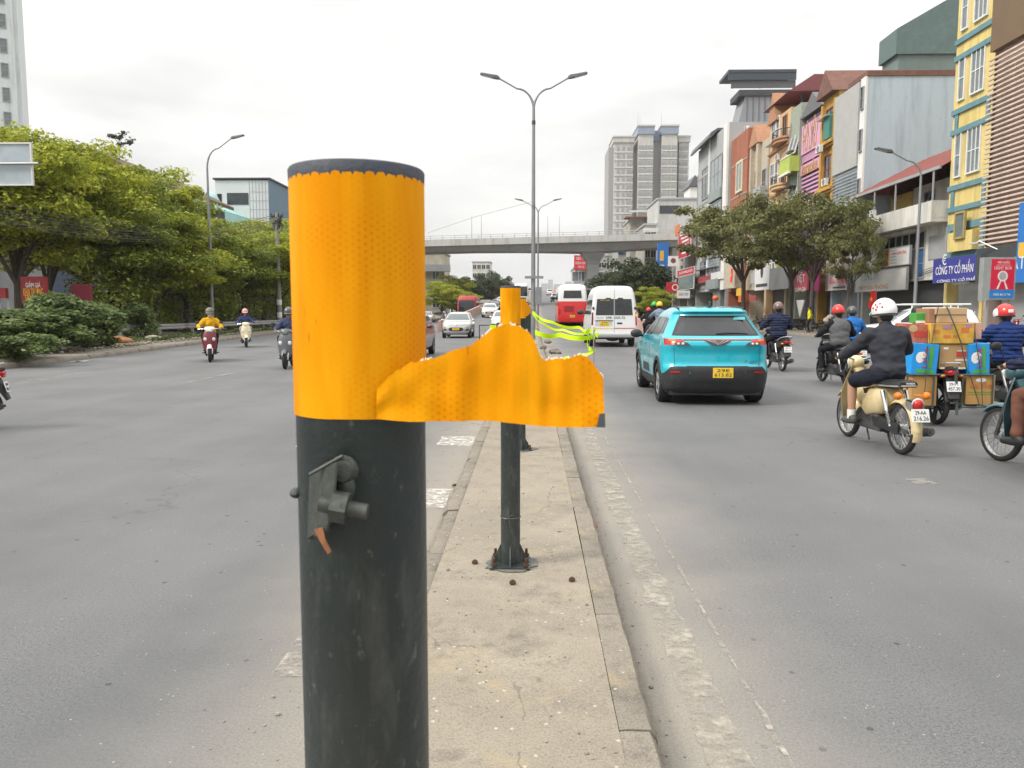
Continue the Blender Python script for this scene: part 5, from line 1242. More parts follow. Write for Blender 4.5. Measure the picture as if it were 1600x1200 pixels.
ribbon('loop of neon tape hanging down the stake', [K(919, 527), K(917, 535), K(922, 545), K(930, 546)], .08, 2.2)
ribbon('neon tape strand running back from the stake foot toward the median', [K(930, 546), K(905, 553), K(885, 558), K(860, 566)], .05, .4)
g = MB()
for i in range(9): a = i*1.7; q = K(925 + 5*cos(a), 520 + 5*sin(a*1.3)); g.shell([[q, q + V((.06*cos(a), -.03, .06*sin(a)))], [q + V((.02, .01, -.05)), q + V((.08*cos(a), -.03, .07*sin(a) - .05))]], (.002, .002, .002))
o = g.build('tape_knot', NEON, None, False); tag(o, 'crumpled knot of neon tape at the top of the stake', 'tape'); 
fr = empty('wire_frame_barrier', 'thin black rod frame barrier with a neon band left of the second bollard', 'barrier', (0, 0, 0)); FYY = 15.
FR = [at(749, 508, FYY), at(792, 506, FYY)]; fr.location = (FR[0].x, FYY, 0); w = FR[1].x - FR[0].x; h = FR[0].z
for x in (0, w): MB().cyl((x, 0, 0), (x, 0, h), .012, None, 6).build('leg', CHAR, fr)
MB().cyl((0, 0, h), (w, 0, h), .012, None, 6).build('top_rod', CHAR, fr); MB().shell([[(w*.38, -.02, h), (w*.62, -.02, h)], [(w*.36, -.02, h*.75), (w*.60, -.02, h*.72)], [(w*.40, -.02, h*.5), (w*.64, -.02, h*.48)]], (0, .002, 0)).build('neon_band', NEON, fr)
fr.children[0]; 
RK_ = [rock_mesh(1, i, KERB) for i in range(3)]
for k_ in RK_: k_.polygons.foreach_set('use_smooth', [False]*len(k_.polygons))
for i, (px, py, r, lb) in enumerate(((868, 553, .19, 'broken lump of kerb concrete lying behind the torn sheet'), (849, 545, .15, 'small broken concrete piece on the median edge'), (856, 536, .17, 'broken kerb chunk lying farther down the median'), (847, 526, .15, 'pale kerb fragment beside the far bollards'))):
    q = gnd(px, py, .15 if i else .0); o = link('concrete_lump', RK_[i % 3]); o.location = (q.x, q.y, (.15 if i else 0) + r*.42); o.scale = (r*1.3, r, r); o.rotation_euler = (0, 0, i*1.3); tag(o, lb, 'rubble')
# red plastic scrap on the kerb foot
q = gnd(931, 820, .02); g = MB(); g.shell([[(-.013, 0, .0), (.014, .003, .006)], [(-.014, .02, .008), (.012, .024, .0)], [(-.01, .036, .0), (.012, .034, .01)]], (0, 0, .003)); o = g.build('plastic_scrap', M('bright_red_plastic', (.75, .01, .06), .4), None); o.location = (q.x, q.y, .012); tag(o, 'tiny bright red plastic scrap lying against the kerb', 'litter')
for i, (px, py, w_) in enumerate(((120, 566, .5), (470, 700, .12), (715, 762, .1))):
    q = gnd(px, py); g = MB(); g.shell([[(-w_/2, 0, .0), (0, .02, .02), (w_/2, 0, .01)], [(-w_/2, w_*.5, .01), (0, w_*.4, .0), (w_/2, w_*.5, .03)]], (0, 0, .004)); o = g.build('paper_scrap' if i < 2 else 'dry_twig', SIGNW if i < 2 else RUST, None); o.location = (q.x, q.y, .01); tag(o, ('white paper scrap flattened near the far kerb', 'pale paper scrap on the open asphalt', 'dry brown leaf curl on the median edge')[i], 'litter')
# ================================================================== TREES AND SHRUBS
def leaf_mat(name, a, b_, trans=.35):
    m = bpy.data.materials.new(name); m.use_nodes = True
    t = m.node_tree; p = t.nodes['Principled BSDF']; L = t.links.new
    g = N(t, 'ShaderNodeNewGeometry'); co = N(t, 'ShaderNodeTexCoord').outputs['Object']
    nz = N(t, 'ShaderNodeTexNoise'); nz.inputs['Scale'].default_value = .55; nz.inputs['Detail'].default_value = 3; L(co, nz.inputs['Vector'])
    k = math_(t, 'ADD', math_(t, 'MULTIPLY', g.outputs['Random Per Island'], .62), math_(t, 'MULTIPLY_ADD', nz.outputs[0], 1.5, -.62))
    mx = N(t, 'ShaderNodeMix', data_type='RGBA'); mx.inputs[6].default_value = (*a, 1); mx.inputs[7].default_value = (*b_, 1); L(k, mx.inputs[0])
    L(mx.outputs[2], p.inputs['Base Color']); p.inputs['Roughness'].default_value = .5; p.inputs['Specular IOR Level'].default_value = .3
    tr = N(t, 'ShaderNodeBsdfTranslucent'); L(mx.outputs[2], tr.inputs['Color'])
    ms = N(t, 'ShaderNodeMixShader'); ms.inputs[0].default_value = trans; L(p.outputs[0], ms.inputs[1]); L(tr.outputs[0], ms.inputs[2])
    L(ms.outputs[0], t.nodes['Material Output'].inputs['Surface'])
    return m
LF_Y = leaf_mat('leaf_yellow_green', (.14, .185, .022), (.60, .62, .065)); LF_D = leaf_mat('leaf_deep_green', (.11, .16, .028), (.44, .49, .08))
LF_R = leaf_mat('leaf_olive', (.095, .105, .036), (.29, .29, .11)); LF_F = leaf_mat('leaf_dark', (.030, .044, .022), (.105, .13, .055)); LF_S = leaf_mat('leaf_shrub', (.055, .095, .034), (.27, .33, .11))
BARK = M('bark', (.085, .070, .055), .95, var=.35, vs=9, bump=.6, bs=22, streak=.3)
def leaves(name, mat, centres, radii, n, size, rng, flat=.5, droop=0.):
    k = len(centres); idx = rng.integers(0, k, n)
    c = np.array(centres)[idx]; r = np.array(radii)[idx]
    d = rng.normal(size=(n, 3)); d /= np.linalg.norm(d, axis=1)[:, None]; rad = rng.random(n)**.45
    pos = c + d*rad[:, None]*r*np.array((1, 1, flat))[None]
    nrm = rng.normal(size=(n, 3))*.65 + np.array((0, 0, 1.)) + d*.4; nrm /= np.linalg.norm(nrm, axis=1)[:, None]
    u = np.cross(nrm, rng.normal(size=(n, 3))); u /= np.linalg.norm(u, axis=1)[:, None]; v = np.cross(nrm, u)
    s = size*(.6 + .8*rng.random(n))[:, None]
    fold = nrm*s*.16
    P = np.stack([pos - u*s*.5, pos - v*s*.28 + fold, pos + u*s*.5 - np.array((0, 0, droop))*s, pos + v*s*.28 + fold], 1).reshape(-1, 3)
    me = bpy.data.meshes.new(name); me.vertices.add(4*n); me.vertices.foreach_set('co', P.ravel())
    me.loops.add(4*n); me.loops.foreach_set('vertex_index', np.arange(4*n)); me.polygons.add(n); me.polygons.foreach_set('loop_start', np.arange(0, 4*n, 4)); me.polygons.foreach_set('loop_total', np.full(n, 4))
    me.materials.append(mat); me.update(); me.validate(); return me
def tree_meshes(seed, H, rx, rz, zc, ncl, nleaf, lsize, mat, cr=(.9, 1.5), trunk=.22, fork=.32, lean=0., flat=.5, limbs=6):
    rng = np.random.default_rng(seed); rnd = random.Random(seed)
    cs, rs = [], []
    for i in range(ncl):
        d = rng.normal(size=3); d /= np.linalg.norm(d); q = (.35 + .65*rnd.random()**.6)
        p = np.array((d[0]*rx*q, d[1]*rx*q, zc + d[2]*rz*q)); p[0] += lean
        cs.append(p); rs.append(np.full(3, rnd.uniform(*cr)))
    crown = leaves('crown', mat, cs, rs, nleaf, lsize, rng, flat)
    tb = MB(); hf = H*fork; pts = [(0, 0, 0), (lean*.1, 0, hf*.4), (lean*.25, .05, hf)]
    tb.tube(pts, [trunk*1.35, trunk, trunk*.8], 10)
    ends = sorted(cs, key=lambda p: rnd.random())
    for i in range(limbs):
        e = ends[i]; mid = V((e[0]*.45 + lean*.2, e[1]*.45, hf + (e[2] - hf)*.62)); st = V(pts[2])
        q1 = st.lerp(mid, .5) + V((rnd.uniform(-.2, .2), rnd.uniform(-.2, .2), .1))
        tb.tube([st - V((0,0,.15)), q1, mid, mid.lerp(V(e), .85)], [trunk*.55, trunk*.42, trunk*.28, trunk*.12], 7)
        near = sorted(cs, key=lambda p: (V(p) - mid).length)[1:5]
        for b_ in near: tb.tube([mid, mid.lerp(V(b_), .5) + V((0, 0, .12)), V(b_)], [trunk*.2, trunk*.13, trunk*.05], 5)
    return crown, tb.mesh('trunk', BARK, True, 60)
def plant(ms, loc, label, cat='tree', name='tree', s=1., rz=0., group=None):
    r = empty(name, label, cat, loc, rz, group); r.scale = (s, s, s) if not isinstance(s, tuple) else s
    link('crown', ms[0], r); link('trunk', ms[1], r); return r
TV = [tree_meshes(11 + i, 10.2, 3.9, 3.3, 6.7, 66, 24000, .225, (LF_Y, LF_Y, LF_D)[i], (.8, 1.45), .2, .26, flat=.42, limbs=8) for i in range(3)]
rows_ = [  # px, top py, Y, variant, rz
 (12, 186, 37, 0, .4), (66, 236, 40, 1, 2.1), (128, 232, 43, 0, 4.), (186, 268, 47, 2, 1.), (222, 262, 50.5, 1, 5.), (262, 306, 54, 2, 3.), (300, 334, 57, 1, .8), (338, 345, 63, 2, 2.6), (372, 346, 68, 1, 4.4), (408, 348, 73, 2, 1.7), (440, 347, 78, 1, 3.3), (-50, 200, 35, 1, 1.9),
 (196, 352, 43, 2, .6), (286, 372, 50, 1, 3.9), (356, 384, 58, 2, 1.2), (432, 388, 66, 0, 2.2), (240, 360, 45, 0, 2.9), (318, 380, 52, 2, 5.5), (396, 385, 62, 1, 4.9)]
ord_ = 'yellow green roadside tree rising beside the white tower|bushy yellow green tree next to the hanging road sign|bright yellow green tree in front of the pale roof shed|deep green tree before the brown roofed building|yellow green tree at the gable end of the brown roof|deep green tree below the turquoise house|yellow green tree behind the guardrail street lamp|deep green tree under the panelled white building|yellow green tree under the panelled building, toward its glass side|deep green tree beside the utility pole|yellow green tree half hidden by the front bollard|yellow green tree cut off by the edge of the view|low deep green tree at the end of the verge shrubs|low yellow green tree nearest the lamp foot|low deep green tree midway between lamp and utility pole|low yellow green tree beside the front bollard|low yellow green tree with arching bare limbs behind the rail|low deep green tree behind the yellow jacketed scooter rider|low yellow green tree between the lamp and the utility pole'.split('|')
for (px, py, Y, k, rz_), lb in zip(rows_, ord_):
    q = at(px, py, Y); plant(TV[k], (q.x, Y, .1), lb, s=(1.05, 1.05, q.z/10.0) if py < 349 else (1., 1., q.z/8.6), rz=rz_, group='roadside trees behind the guardrail')
# sapling on the roof
SP = tree_meshes(60, 3., 1.1, .9, 2.2, 14, 170, .34, LF_F, (.3, .5), .03, .6, limbs=8); q = at(182, 245, 63); plant(SP, (q.x, 63.5, q.z - .5), 'spindly sapling sprouting from the brown roof against the sky', s=.85)
# shrubs on the verge
SV = [tree_meshes(70 + i, 2.6, 1.35, 1.0, 1.35, 26, 4200, .19, LF_S, (.4, .62), .04, .2, flat=.6, limbs=9) for i in range(2)]
for i, (px, pb, pt, Y, k, sx, lb) in enumerate(((8, 560, 486, 25.5, 0, 1.1, 'leafy green shrub at the edge of view on the verge'), (52, 552, 470, 27, 1, 1.15, 'dense green shrub on the verge below the red billboard'), (92, 548, 462, 28.3, 0, 1.2, 'tall leafy shrub in the middle of the verge clump'), (134, 543, 452, 29.5, 1, 1.25, 'tallest bushy shrub at the end of the verge clump'), (214, 530, 476, 33, 0, .95, 'separate round shrub growing by the guardrail end'), (30, 565, 512, 24.5, 1, .7, 'low green shrub spilling over the pavement edge'), (160, 540, 500, 30.8, 0, .7, 'small low shrub beside the tallest verge shrub'))):
    b_ = gnd(px, pb, .145); q = at(px, pt, b_.y); plant(SV[k], (b_.x, b_.y, .12), lb, 'shrub', 'shrub', s=(sx, sx, (q.z - .14)/2.45), rz=i*1.4, group='shrubs on the verge')
ug = np.random.default_rng(21); cs, rs = [], []
for i in range(170):
    y = 37 + 52*ug.random()**1.1; top = 1.2 + 3.4*ug.random(); cs.append((gx - 1.2 - 3.2*ug.random(), y, top)); rs.append(np.array((.9, .9, 1.3))*(.6 + .6*ug.random()))
o = link('undergrowth', leaves('undergrowth', LF_D, cs, rs, 26000, .23, ug, .9)); o['kind'] = 'stuff'
# weeds and litter of the verge
rng = np.random.default_rng(5); cs = []; 
for i in range(150):
    y = 22 + 40*rng.random(); cs.append((gx + .3 + (lk_x(y) - gx - 1.5)*rng.random()*.8, y, .2))
me = leaves('weeds', LF_S, cs, [np.full(3, .3)]*len(cs), 5200, .16, rng, .55); o = link('weeds', me); o['kind'] = 'stuff'
LIT = M('litter_mix', (.30, .25, .20), .9, var=.6, vs=6, tint=(.08, .07, .06)); g = MB(); rnd = random.Random(9)
for i in range(260):
    y = rnd.uniform(22, 50); x = lk_x(y) - .9 - abs(rnd.gauss(0, .9)); r = rnd.uniform(.03, .12); g.ell((x, y, .15 + r*.3), (r, r*rnd.uniform(.5, 1.2), r*.5), 6, 4, Matrix.Rotation(rnd.random()*3, 3, 'Z'))
g.build('verge_rubble', LIT)['kind'] = 'stuff'
for i, (px, py, c_, lb) in enumerate(((105, 541, (.10, .28, .30), 'crumpled turquoise plastic bag lying under the shrubs'), (66, 548, (.6, .6, .56), 'white plastic bag on the verge soil'), (240, 531, (.60, .55, .42), 'pale sack lying by the end of the guardrail'), (180, 536, (.35, .15, .05), 'heap of rust coloured soil by the guardrail'))):
    q = gnd(px, py, .145); o = link('rubbish_heap' if i == 3 else 'rubbish_bag', rock_mesh(1., 20 + i, M('bag_%d' % i, c_, .6, var=.3, vs=5))); o.location = (q.x, q.y, .145 + .1); r = (.34, .22, .3, .5)[i]; o.scale = (r*1.5, r, r*.7); tag(o, lb, 'rubbish')
# pavement trees on the shop side
TR = [tree_meshes(31, 9.4, 5.3, 2.5, 6.7, 62, 12500, .25, LF_R, (.5, 1.35), .17, .34, lean=-.6, flat=.42, limbs=9), tree_meshes(32, 9.4, 5.0, 2.5, 6.6, 56, 11500, .25, LF_R, (.5, 1.35), .16, .36, lean=.4, flat=.42, limbs=9)]
for i, (px, py, X, Y, k, rz_, sx, lb) in enumerate(((1148, 305, 18.6, 69, 0, 1.1, 1.2, 'olive leaved pavement tree with trunk behind the turquoise car'), (1234, 300, 18.9, 57.5, 1, 3.9, 1.0, 'olive leaved pavement tree with forking dark trunk behind the navy jacketed rider'), (1270, 292, 19.0, 53.5, 0, 4.5, .86, 'olive leaved pavement tree with slanting trunk by the blank grey poster house'), (1320, 345, 19.8, 49.5, 1, 5.6, .38, 'thin small tree before the white poster house'))):
    q = at(px, py, Y); plant(TR[k], (X, Y, .145), lb, s=(sx, sx, (q.z)/9.3), rz=rz_, group='trees along the shop pavement')
DT = [tree_meshes(41 + i, 9., 4.2, 3.7, 4.9, 60, 9500, .42, LF_F, (.9, 1.5), .25, .3, flat=.6) for i in range(2)]
for (px, py, Y, k, sx, lb) in ((966, 402, 104, 0, 1.05, 'dark round tree beside the bridge pier'), (1002, 398, 98, 1, .95, 'dark bushy tree in front of the weathered houses'), (1020, 448, 84, 0, .55, 'low bright green bush tree by the small riders')):
    q = at(px, py, Y); plant(DT[k] if sx > .6 else TV[1], (q.x, Y, 0), lb, s=(sx, sx, q.z/(8.9 if sx > .6 else 10)), rz=px*.1, group='dark trees by the bridge pier')
for i, (px, py, Y, k, sx, lb) in enumerate(((690, 440, 108, 'y', .75, 'yellow green tree beyond the silver car'), (706, 430, 135, 'y', 1.0, 'second yellow green tree beyond the silver car'), (726, 434, 150, 'd', 1.0, 'dull green tree in the far row'), (742, 424, 185, 'd', 1.3, 'dark green tree in the far row before the white block'), (760, 426, 215, 'd', 1.2, 'dark tree toward the end of the far row'), (774, 420, 235, 'd', 1.3, 'tall dark tree crest of the far row'), (790, 440, 270, 'd', 1.1, 'smallest looking dark tree closing the far row'), (716, 452, 120, 'y', .8, 'low yellow green tree at the far verge'))):
    q = at(px, py, Y); ms = TV[i % 2] if k == 'y' else DT[i % 2]; plant(ms, (q.x, Y, 0), lb, s=(sx, sx, q.z/(10. if k == 'y' else 8.9)), rz=i*1.1, group='far row of trees beyond the oncoming cars')
# ================================================================== VEHICLES
RUB = M('tyre_rubber', (.018, .018, .019), .8, var=.3, vs=12); BLKP = M('black_plastic', (.022, .023, .025), .55, var=.3, vs=4, scuff=[(9, (1, 1, 1), .54, .75, .45, (.075, .07, .062))]); RIM = M('rim_alloy', (.36, .37, .38), .35, .8, var=.1); CHROME = M('chrome', (.6, .6, .6), .15, .95, var=.05)
CARG = M('car_glass', (.020, .023, .026), .05, var=.4, vs=1.5, spec=.6); CARG2 = M('car_glass_clear', (.10, .125, .13), .05, var=.25, vs=2, spec=.8)
TLR = M('tail_red', (.42, .012, .008), .2, spec=.7, var=.05); TLO = M('lamp_amber', (.65, .17, .01), .25, var=.05); TLW = M('lamp_clear', (.62, .62, .60), .12, var=.05); TLON = M('tail_lit', (.9, .06, .02), .3, var=0, emit=1.0)
PLY = M('plate_yellow', (.78, .52, .035), .5, var=.05); PLW = M('plate_white', (.70, .70, .68), .5, var=.05); INK = M('plate_ink', (.03, .03, .03), .6, var=0)
class Body:
    """a vehicle body as stacked plan outlines: (z, rear y, front y, half width, rear corner, front corner, rear bow, front bow)"""
    def __init__(s, levels, n=4):
        s.L = []
        for a, b_ in zip(levels, levels[1:]):
            for i in range(n): f = i/n; f2 = f; s.L.append([x + (y - x)*f2 for x, y in zip(a, b_)])
        s.L.append(list(levels[-1]))
    def lev(s, z):
        L = s.L
        if z <= L[0][0]: return L[0]
        for a, b_ in zip(L, L[1:]):
            if a[0] <= z <= b_[0]:
                f = (z - a[0])/max(1e-9, b_[0] - a[0]); return [x + (y - x)*f for x, y in zip(a, b_)]
        return L[-1]
    @staticmethod
    def end(l, x, front):
        hw = l[3]; rc = l[5] if front else l[4]; bow = l[7] if front else l[6]; ax = min(abs(x), hw); d = max(0, (ax - (hw - rc))/rc) if rc > 0 else 0
        k = bow*(ax/hw)**2 + rc*(1 - sqrt(max(0, 1 - d*d)))
        return l[2] - k if front else l[1] + k
    def rear(s, x, z): return s.end(s.lev(z), x, False)
    def front(s, x, z): return s.end(s.lev(z), x, True)
    def side(s, y, z):
        l = s.lev(z); hw = l[3]; yr = l[1] + l[6] + l[4]; yf = l[2] - l[7] - l[5]; x = hw
        if y < yr: d = min(1, (yr - y)/max(l[4], 1e-6)); x = hw - l[4]*(1 - sqrt(max(0, 1 - d*d)))
        elif y > yf: d = min(1, (y - yf)/max(l[5], 1e-6)); x = hw - l[5]*(1 - sqrt(max(0, 1 - d*d)))
        return x
    def ring(s, l):
        hw, rr, rf = l[3], l[4], l[5]; p = []
        xs = [-(hw - rr) + 2*(hw - rr)*i/8 for i in range(9)]
        for x in xs: p.append((x, s.end(l, x, False), l[0]))
        for i in range(1, 7): a = pi/2*i/6; x = hw - rr + rr*sin(a); p.append((x, s.end(l, x, False), l[0]))
        y0 = p[-1][1]; y1 = s.end(l, hw, True)
        for i in range(1, 14): p.append((hw, y0 + (y1 - y0)*i/14, l[0]))
        for i in range(6, 0, -1): a = pi/2*i/6; x = hw - rf + rf*sin(a); p.append((x, s.end(l, x, True), l[0]))
        for i in range(9): x = (hw - rf) - 2*(hw - rf)*i/8; p.append((x, s.end(l, x, True), l[0]))
        for i in range(1, 7): a = pi/2*i/6; x = -(hw - rf + rf*sin(a)); p.append((x, s.end(l, x, True), l[0]))
        for i in range(1, 14): p.append((-hw, y1 + (y0 - y1)*i/14, l[0]))
        for i in range(6, 0, -1): a = pi/2*i/6; x = -(hw - rr + rr*sin(a)); p.append((x, s.end(l, x, False), l[0]))
        return p
    def mesh(s, mats, axles=(), rw=.35, bands=()):
        mb = MB(); mb.loft([s.ring(l) for l in s.L]); me = mb.mesh('body', mats, True, 42)
        for p in me.polygons:
            zc = p.center.z
            for bnd in bands:
                if bnd[0] <= zc <= bnd[1] and (len(bnd) < 4 or p.center.y < bnd[3]): p.material_index = bnd[2]
        if axles:
            hw = max(l[3] for l in s.L); c = MB()
            for y in axles:
                for sx in (-1, 1): c.cyl((sx*(hw - .26), y, rw*.93), (sx*(hw + .2), y, rw*.93), rw*1.17, None, 28)
            cm = c.mesh('cut', mats, False); cm.polygons.foreach_set('material_index', [len(mats) - 1]*len(cm.polygons))
            o = bpy.data.objects.new('body', me); k = bpy.data.objects.new('cut', cm); TMP.collection.objects.link(k)
            b_ = o.modifiers.new('b', 'BOOLEAN'); b_.operation = 'DIFFERENCE'; b_.object = k; b_.solver = 'EXACT'
            r = evaluated(o); bpy.data.objects.remove(o); bpy.data.objects.remove(k)
            r.set_sharp_from_angle(angle=R(42)); return r
        return me
    def patch_rear(s, mb, rows, m=10, eps=.006, th=.02, front=False):
        f = s.front if front else s.rear; sg = 1 if front else -1
        mb.shell([[(xa + (xb - xa)*i/m, f(xa + (xb - xa)*i/m, z) + sg*eps, z) for i in range(m + 1)] for z, xa, xb in rows], (0, -sg*th, 0)); return mb
    def patch_side(s, mb, sd, rows, m=10, eps=.006, th=.02):
        mb.shell([[(sd*(s.side(ya + (yb - ya)*i/m, z) + eps), ya + (yb - ya)*i/m, z) for i in range(m + 1)] for z, ya, yb in rows], (-sd*th, 0, 0)); return mb
def lin(a, b_, n): return [a + (b_ - a)*i/n for i in range(n + 1)]
def rows_between(z0, z1, xa0, xa1, xb0, xb1, n=6): return [(z0 + (z1 - z0)*i/n, xa0 + (xa1 - xa0)*i/n, xb0 + (xb1 - xb0)*i/n) for i in range(n + 1)]
WHC = {}
def wheel(root, x, y, r, w, sd, spokes=5, rimm=None, dark=False):
    k = (r, w, spokes, (rimm or RIM).name)
    if k not in WHC:
        t = MB(); pr = [(r*.66, -w/2), (r*.72, -w*.52), (r*.93, -w*.5), (r*.985, -w*.40), (r, -w*.2), (r, w*.2), (r*.985, w*.40), (r*.93, w*.5), (r*.72, w*.52), (r*.66, w/2)]
        t.lathe(pr, (0,0,0), 'x', 36); rm = MB(); rm.lathe([(r*.67, -w*.45), (r*.665, w*.40), (r*.62, w*.44), (r*.60, w*.30), (r*.58, -.0)], (0,0,0), 'x', 36)
        rm.lathe([(.001, w*.36), (r*.16, w*.36), (r*.18, w*.2), (r*.18, -.02)], (0,0,0), 'x', 16)
        for i in range(spokes):
            a = 2*pi*i/spokes
            for o_ in (-.13, .13): rm.tube([(w*.30, r*.12*cos(a + o_), r*.12*sin(a + o_)), (w*.36, r*.62*cos(a + o_*.9), r*.62*sin(a + o_*.9))], r*.055, 6)
        dk = MB(); dk.lathe([(.001, -.01), (r*.6, -.01)], (0,0,0), 'x', 24)
        WHC[k] = (t.mesh('wheel', RUB, True, 35), rm.mesh('rim', rimm or RIM, True, 35), dk.mesh('brake_disc', BLKP, False))
    a, b_, c = WHC[k]; o = link('wheel', a, root, (x, y, r))
    if sd < 0: o.rotation_euler = (0, 0, pi)
    link('rim', b_, o); link('brake_disc', c, o); return o
def plate(root, s1, s2, M4, w, h, yellow=True, ink=INK):
    o = MB().box(-w/2, w/2, -h/2, h/2, -.006, .0).build('number_plate', PLY if yellow else PLW, root, False); o.matrix_local = M4; bevel(o, .004, 1)
    if s2: text(s1, h*.40, ink, o, Matrix.Translation((0, h*.22, .002)), 'plate_text', .001, w*.62); text(s2, h*.46, ink, o, Matrix.Translation((0, -h*.22, .002)), 'plate_text', .001, w*.84)
    else: text(s1, h*.6, ink, o, Matrix.Translation((0, 0, .002)), 'plate_text', .001, w*.86)
    return o
def mirror(root, b, x, y, z, mat, s=1.):
    g = MB(); sd = 1 if x > 0 else -1; g.ell((x + sd*.12*s, y, z), (.115*s, .07*s, .085*s), 14, 8); g.tube([(x - sd*.03, y + .03, z - .04), (x + sd*.08*s, y, z - .03)], .03*s, 8); g.build('mirror', mat, root)
REAR = lambda x, y, z: basis((x, y, z), (1, 0, 0), (0, 0, 1)); FRNT = lambda x, y, z: basis((x, y, z), (-1, 0, 0), (0, 0, 1))

# ---- turquoise crossover seen from behind
CY = M('turquoise_paint', (.0, .42, .53), .30, .15, var=.05, vs=3., coat=1., spec=.5, scuff=[(4, (1, 1, 1), .5, .8, .18, (.20, .30, .30))])
bd = Body([(.20, -1.86, 1.95, .78, .16, .30, .05, .14), (.27, -1.95, 2.05, .83, .17, .32, .06, .16), (.45, -2.03, 2.10, .872, .25, .34, .10, .18), (.62, -2.03, 2.10, .885, .26, .36, .10, .18), (.70, -1.985, 2.08, .885, .26, .36, .10, .18), (.88, -1.975, 2.0, .882, .26, .38, .10, .20),
  (1.0, -2.01, 1.75, .872, .25, .36, .11, .22), (1.06, -1.995, 1.40, .86, .26, .34, .11, .2), (1.12, -1.92, 1.05, .84, .22, .3, .09, .16), (1.18, -1.85, .95, .81, .25, .28, .10, .14), (1.40, -1.66, .52, .70, .26, .26, .11, .14), (1.50, -1.60, .33, .655, .26, .26, .11, .14), (1.555, -1.65, .15, .62, .24, .24, .10, .14), (1.60, -1.58, -.05, .57, .24, .24, .12, .14), (1.63, -1.30, -.25, .54, .25, .25, .12, .14), (1.645, -1.0, -.5, .40, .25, .25, .1, .1)], 4)
car = empty('parked_car' if False else 'car', 'turquoise hatchback crossover with yellow number plate driving away', 'car', (3.05, 14.7, 0), R(-.6))
link('body', bd.mesh([CY, BLKP], (-1.30, 1.30), .345, [(0, .52, 1, -1.74), (0, .25, 1)]), car)
for y in (-1.30, 1.30):
    for sd in (-1, 1): wheel(car, sd*.765, y, .345, .22, sd, 5)
m_ = MB(); bd.patch_rear(m_, [(z, -(.80 + .06*(z > .3)), .80 + .06*(z > .3)) for z in lin(.205, .52, 7)], 28, .012, .05); m_.build('bumper', BLKP, car)
m_ = MB(); bd.patch_rear(m_, rows_between(.40, .665, -.36, -.50, .36, .50, 5), 18, .019, .05); m_.build('bumper_insert', M('dark_plastic', (.02, .021, .023), .5), car)
for sd in (-1, 1):
    m_ = MB(); bd.patch_rear(m_, rows_between(.52, .655, sd*.46, sd*.46, sd*.86, sd*.74, 4), 8, .011, .05); m_.build('bumper_corner', BLKP, car)
    m_ = MB(); bd.patch_rear(m_, rows_between(.55, .575, sd*.60, sd*.60, sd*.76, sd*.76, 2), 6, .024, .03); m_.build('reflector', TLR, car)
    m_ = MB(); bd.patch_rear(m_, rows_between(1.005, 1.105, sd*.50, sd*.58, sd*.84, sd*.84, 4), 10, .012, .04); m_.build('tail_light', TLR, car)
    m_ = MB(); bd.patch_rear(m_, rows_between(1.0, 1.05, sd*.44, sd*.50, sd*.68, sd*.70, 3), 8, .018, .04); m_.build('lamp_housing', M('lamp_smoke', (.05, .05, .055), .25), car)
    for x in (.565, .635): m_ = MB(); m_.ell((sd*x, bd.rear(x, 1.026) - .018, 1.026), (.026, .012, .021), 12, 6); m_.build('reverse_light', TLW, car)
    m_ = MB(); bd.patch_rear(m_, rows_between(1.07, 1.10, sd*.66, sd*.68, sd*.78, sd*.78, 2), 6, .018, .03); m_.build('indicator', TLO, car)
    m_ = MB(); bd.patch_rear(m_, rows_between(.665, .99, sd*.684, sd*.70, sd*.690, sd*.706, 6), 2, .003, .006); m_.build('tailgate_seam', BLKP, car)
    # side glass, cladding, door seams
    m_ = MB(); bd.patch_side(m_, sd, rows_between(1.13, 1.46, -.28, -.30, .86, .36, 6), 10, .006, .02); m_.build('front_window', CARG, car)
    m_ = MB(); bd.patch_side(m_, sd, rows_between(1.15, 1.46, -1.10, -1.02, -.36, -.37, 6), 10, .006, .02); m_.build('rear_window', CARG, car)
    m_ = MB(); bd.patch_side(m_, sd, rows_between(1.18, 1.44, -1.46, -1.26, -1.16, -1.08, 6), 6, .006, .02); m_.build('quarter_window', CARG, car)
    m_ = MB(); bd.patch_side(m_, sd, rows_between(.23, .40, -.90, -.88, .90, .88, 4), 14, .010, .03); m_.build('sill_cladding', BLKP, car)
    for y in (-1.30, 1.30):
        m_ = MB(); ro, ri = .475, .405; rows = []
        for k in range(25):
            a = -.25 + (pi + .5)*k/24; rows.append([(sd*(bd.side(y + rr*cos(a), max(.22, .32 + rr*sin(a))) + .012), y + rr*cos(a), max(.22, .32 + rr*sin(a))) for rr in (ri, (ri + ro)/2, ro)])
        m_.shell(rows, (-sd*.03, 0, 0)); m_.build('arch_cladding', BLKP, car)
    for (ya, yb) in ((-.32, -.33), (.95, .92)): m_ = MB(); bd.patch_side(m_, sd, rows_between(.42, 1.1, ya, yb, ya + .007, yb + .007, 6), 2, .002, .006); m_.build('door_seam', BLKP, car)
    m_ = MB(); bd.patch_side(m_, sd, rows_between(.44, .60, -.35, -.25, .55, .45, 4), 10, .004, .02); m_.build('door_cladding', M('door_dark', (.03, .05, .055), .6), car)
    for y in (-.75, .25): m_ = MB(); x = bd.side(y, .97); m_.tube([(sd*(x + .0), y - .1, .97), (sd*(x + .03), y - .06, .97), (sd*(x + .03), y + .06, .97), (sd*(x + .0), y + .1, .97)], .012, 6); m_.build('door_handle', CY, car)
    mirror(car, bd, sd*.87, .80, 1.12, BLKP)
m_ = MB(); bd.patch_rear(m_, rows_between(1.155, 1.49, -.72, -.545, .72, .545, 8), 20, .004, .02); m_.build('window_frit', BLKP, car)
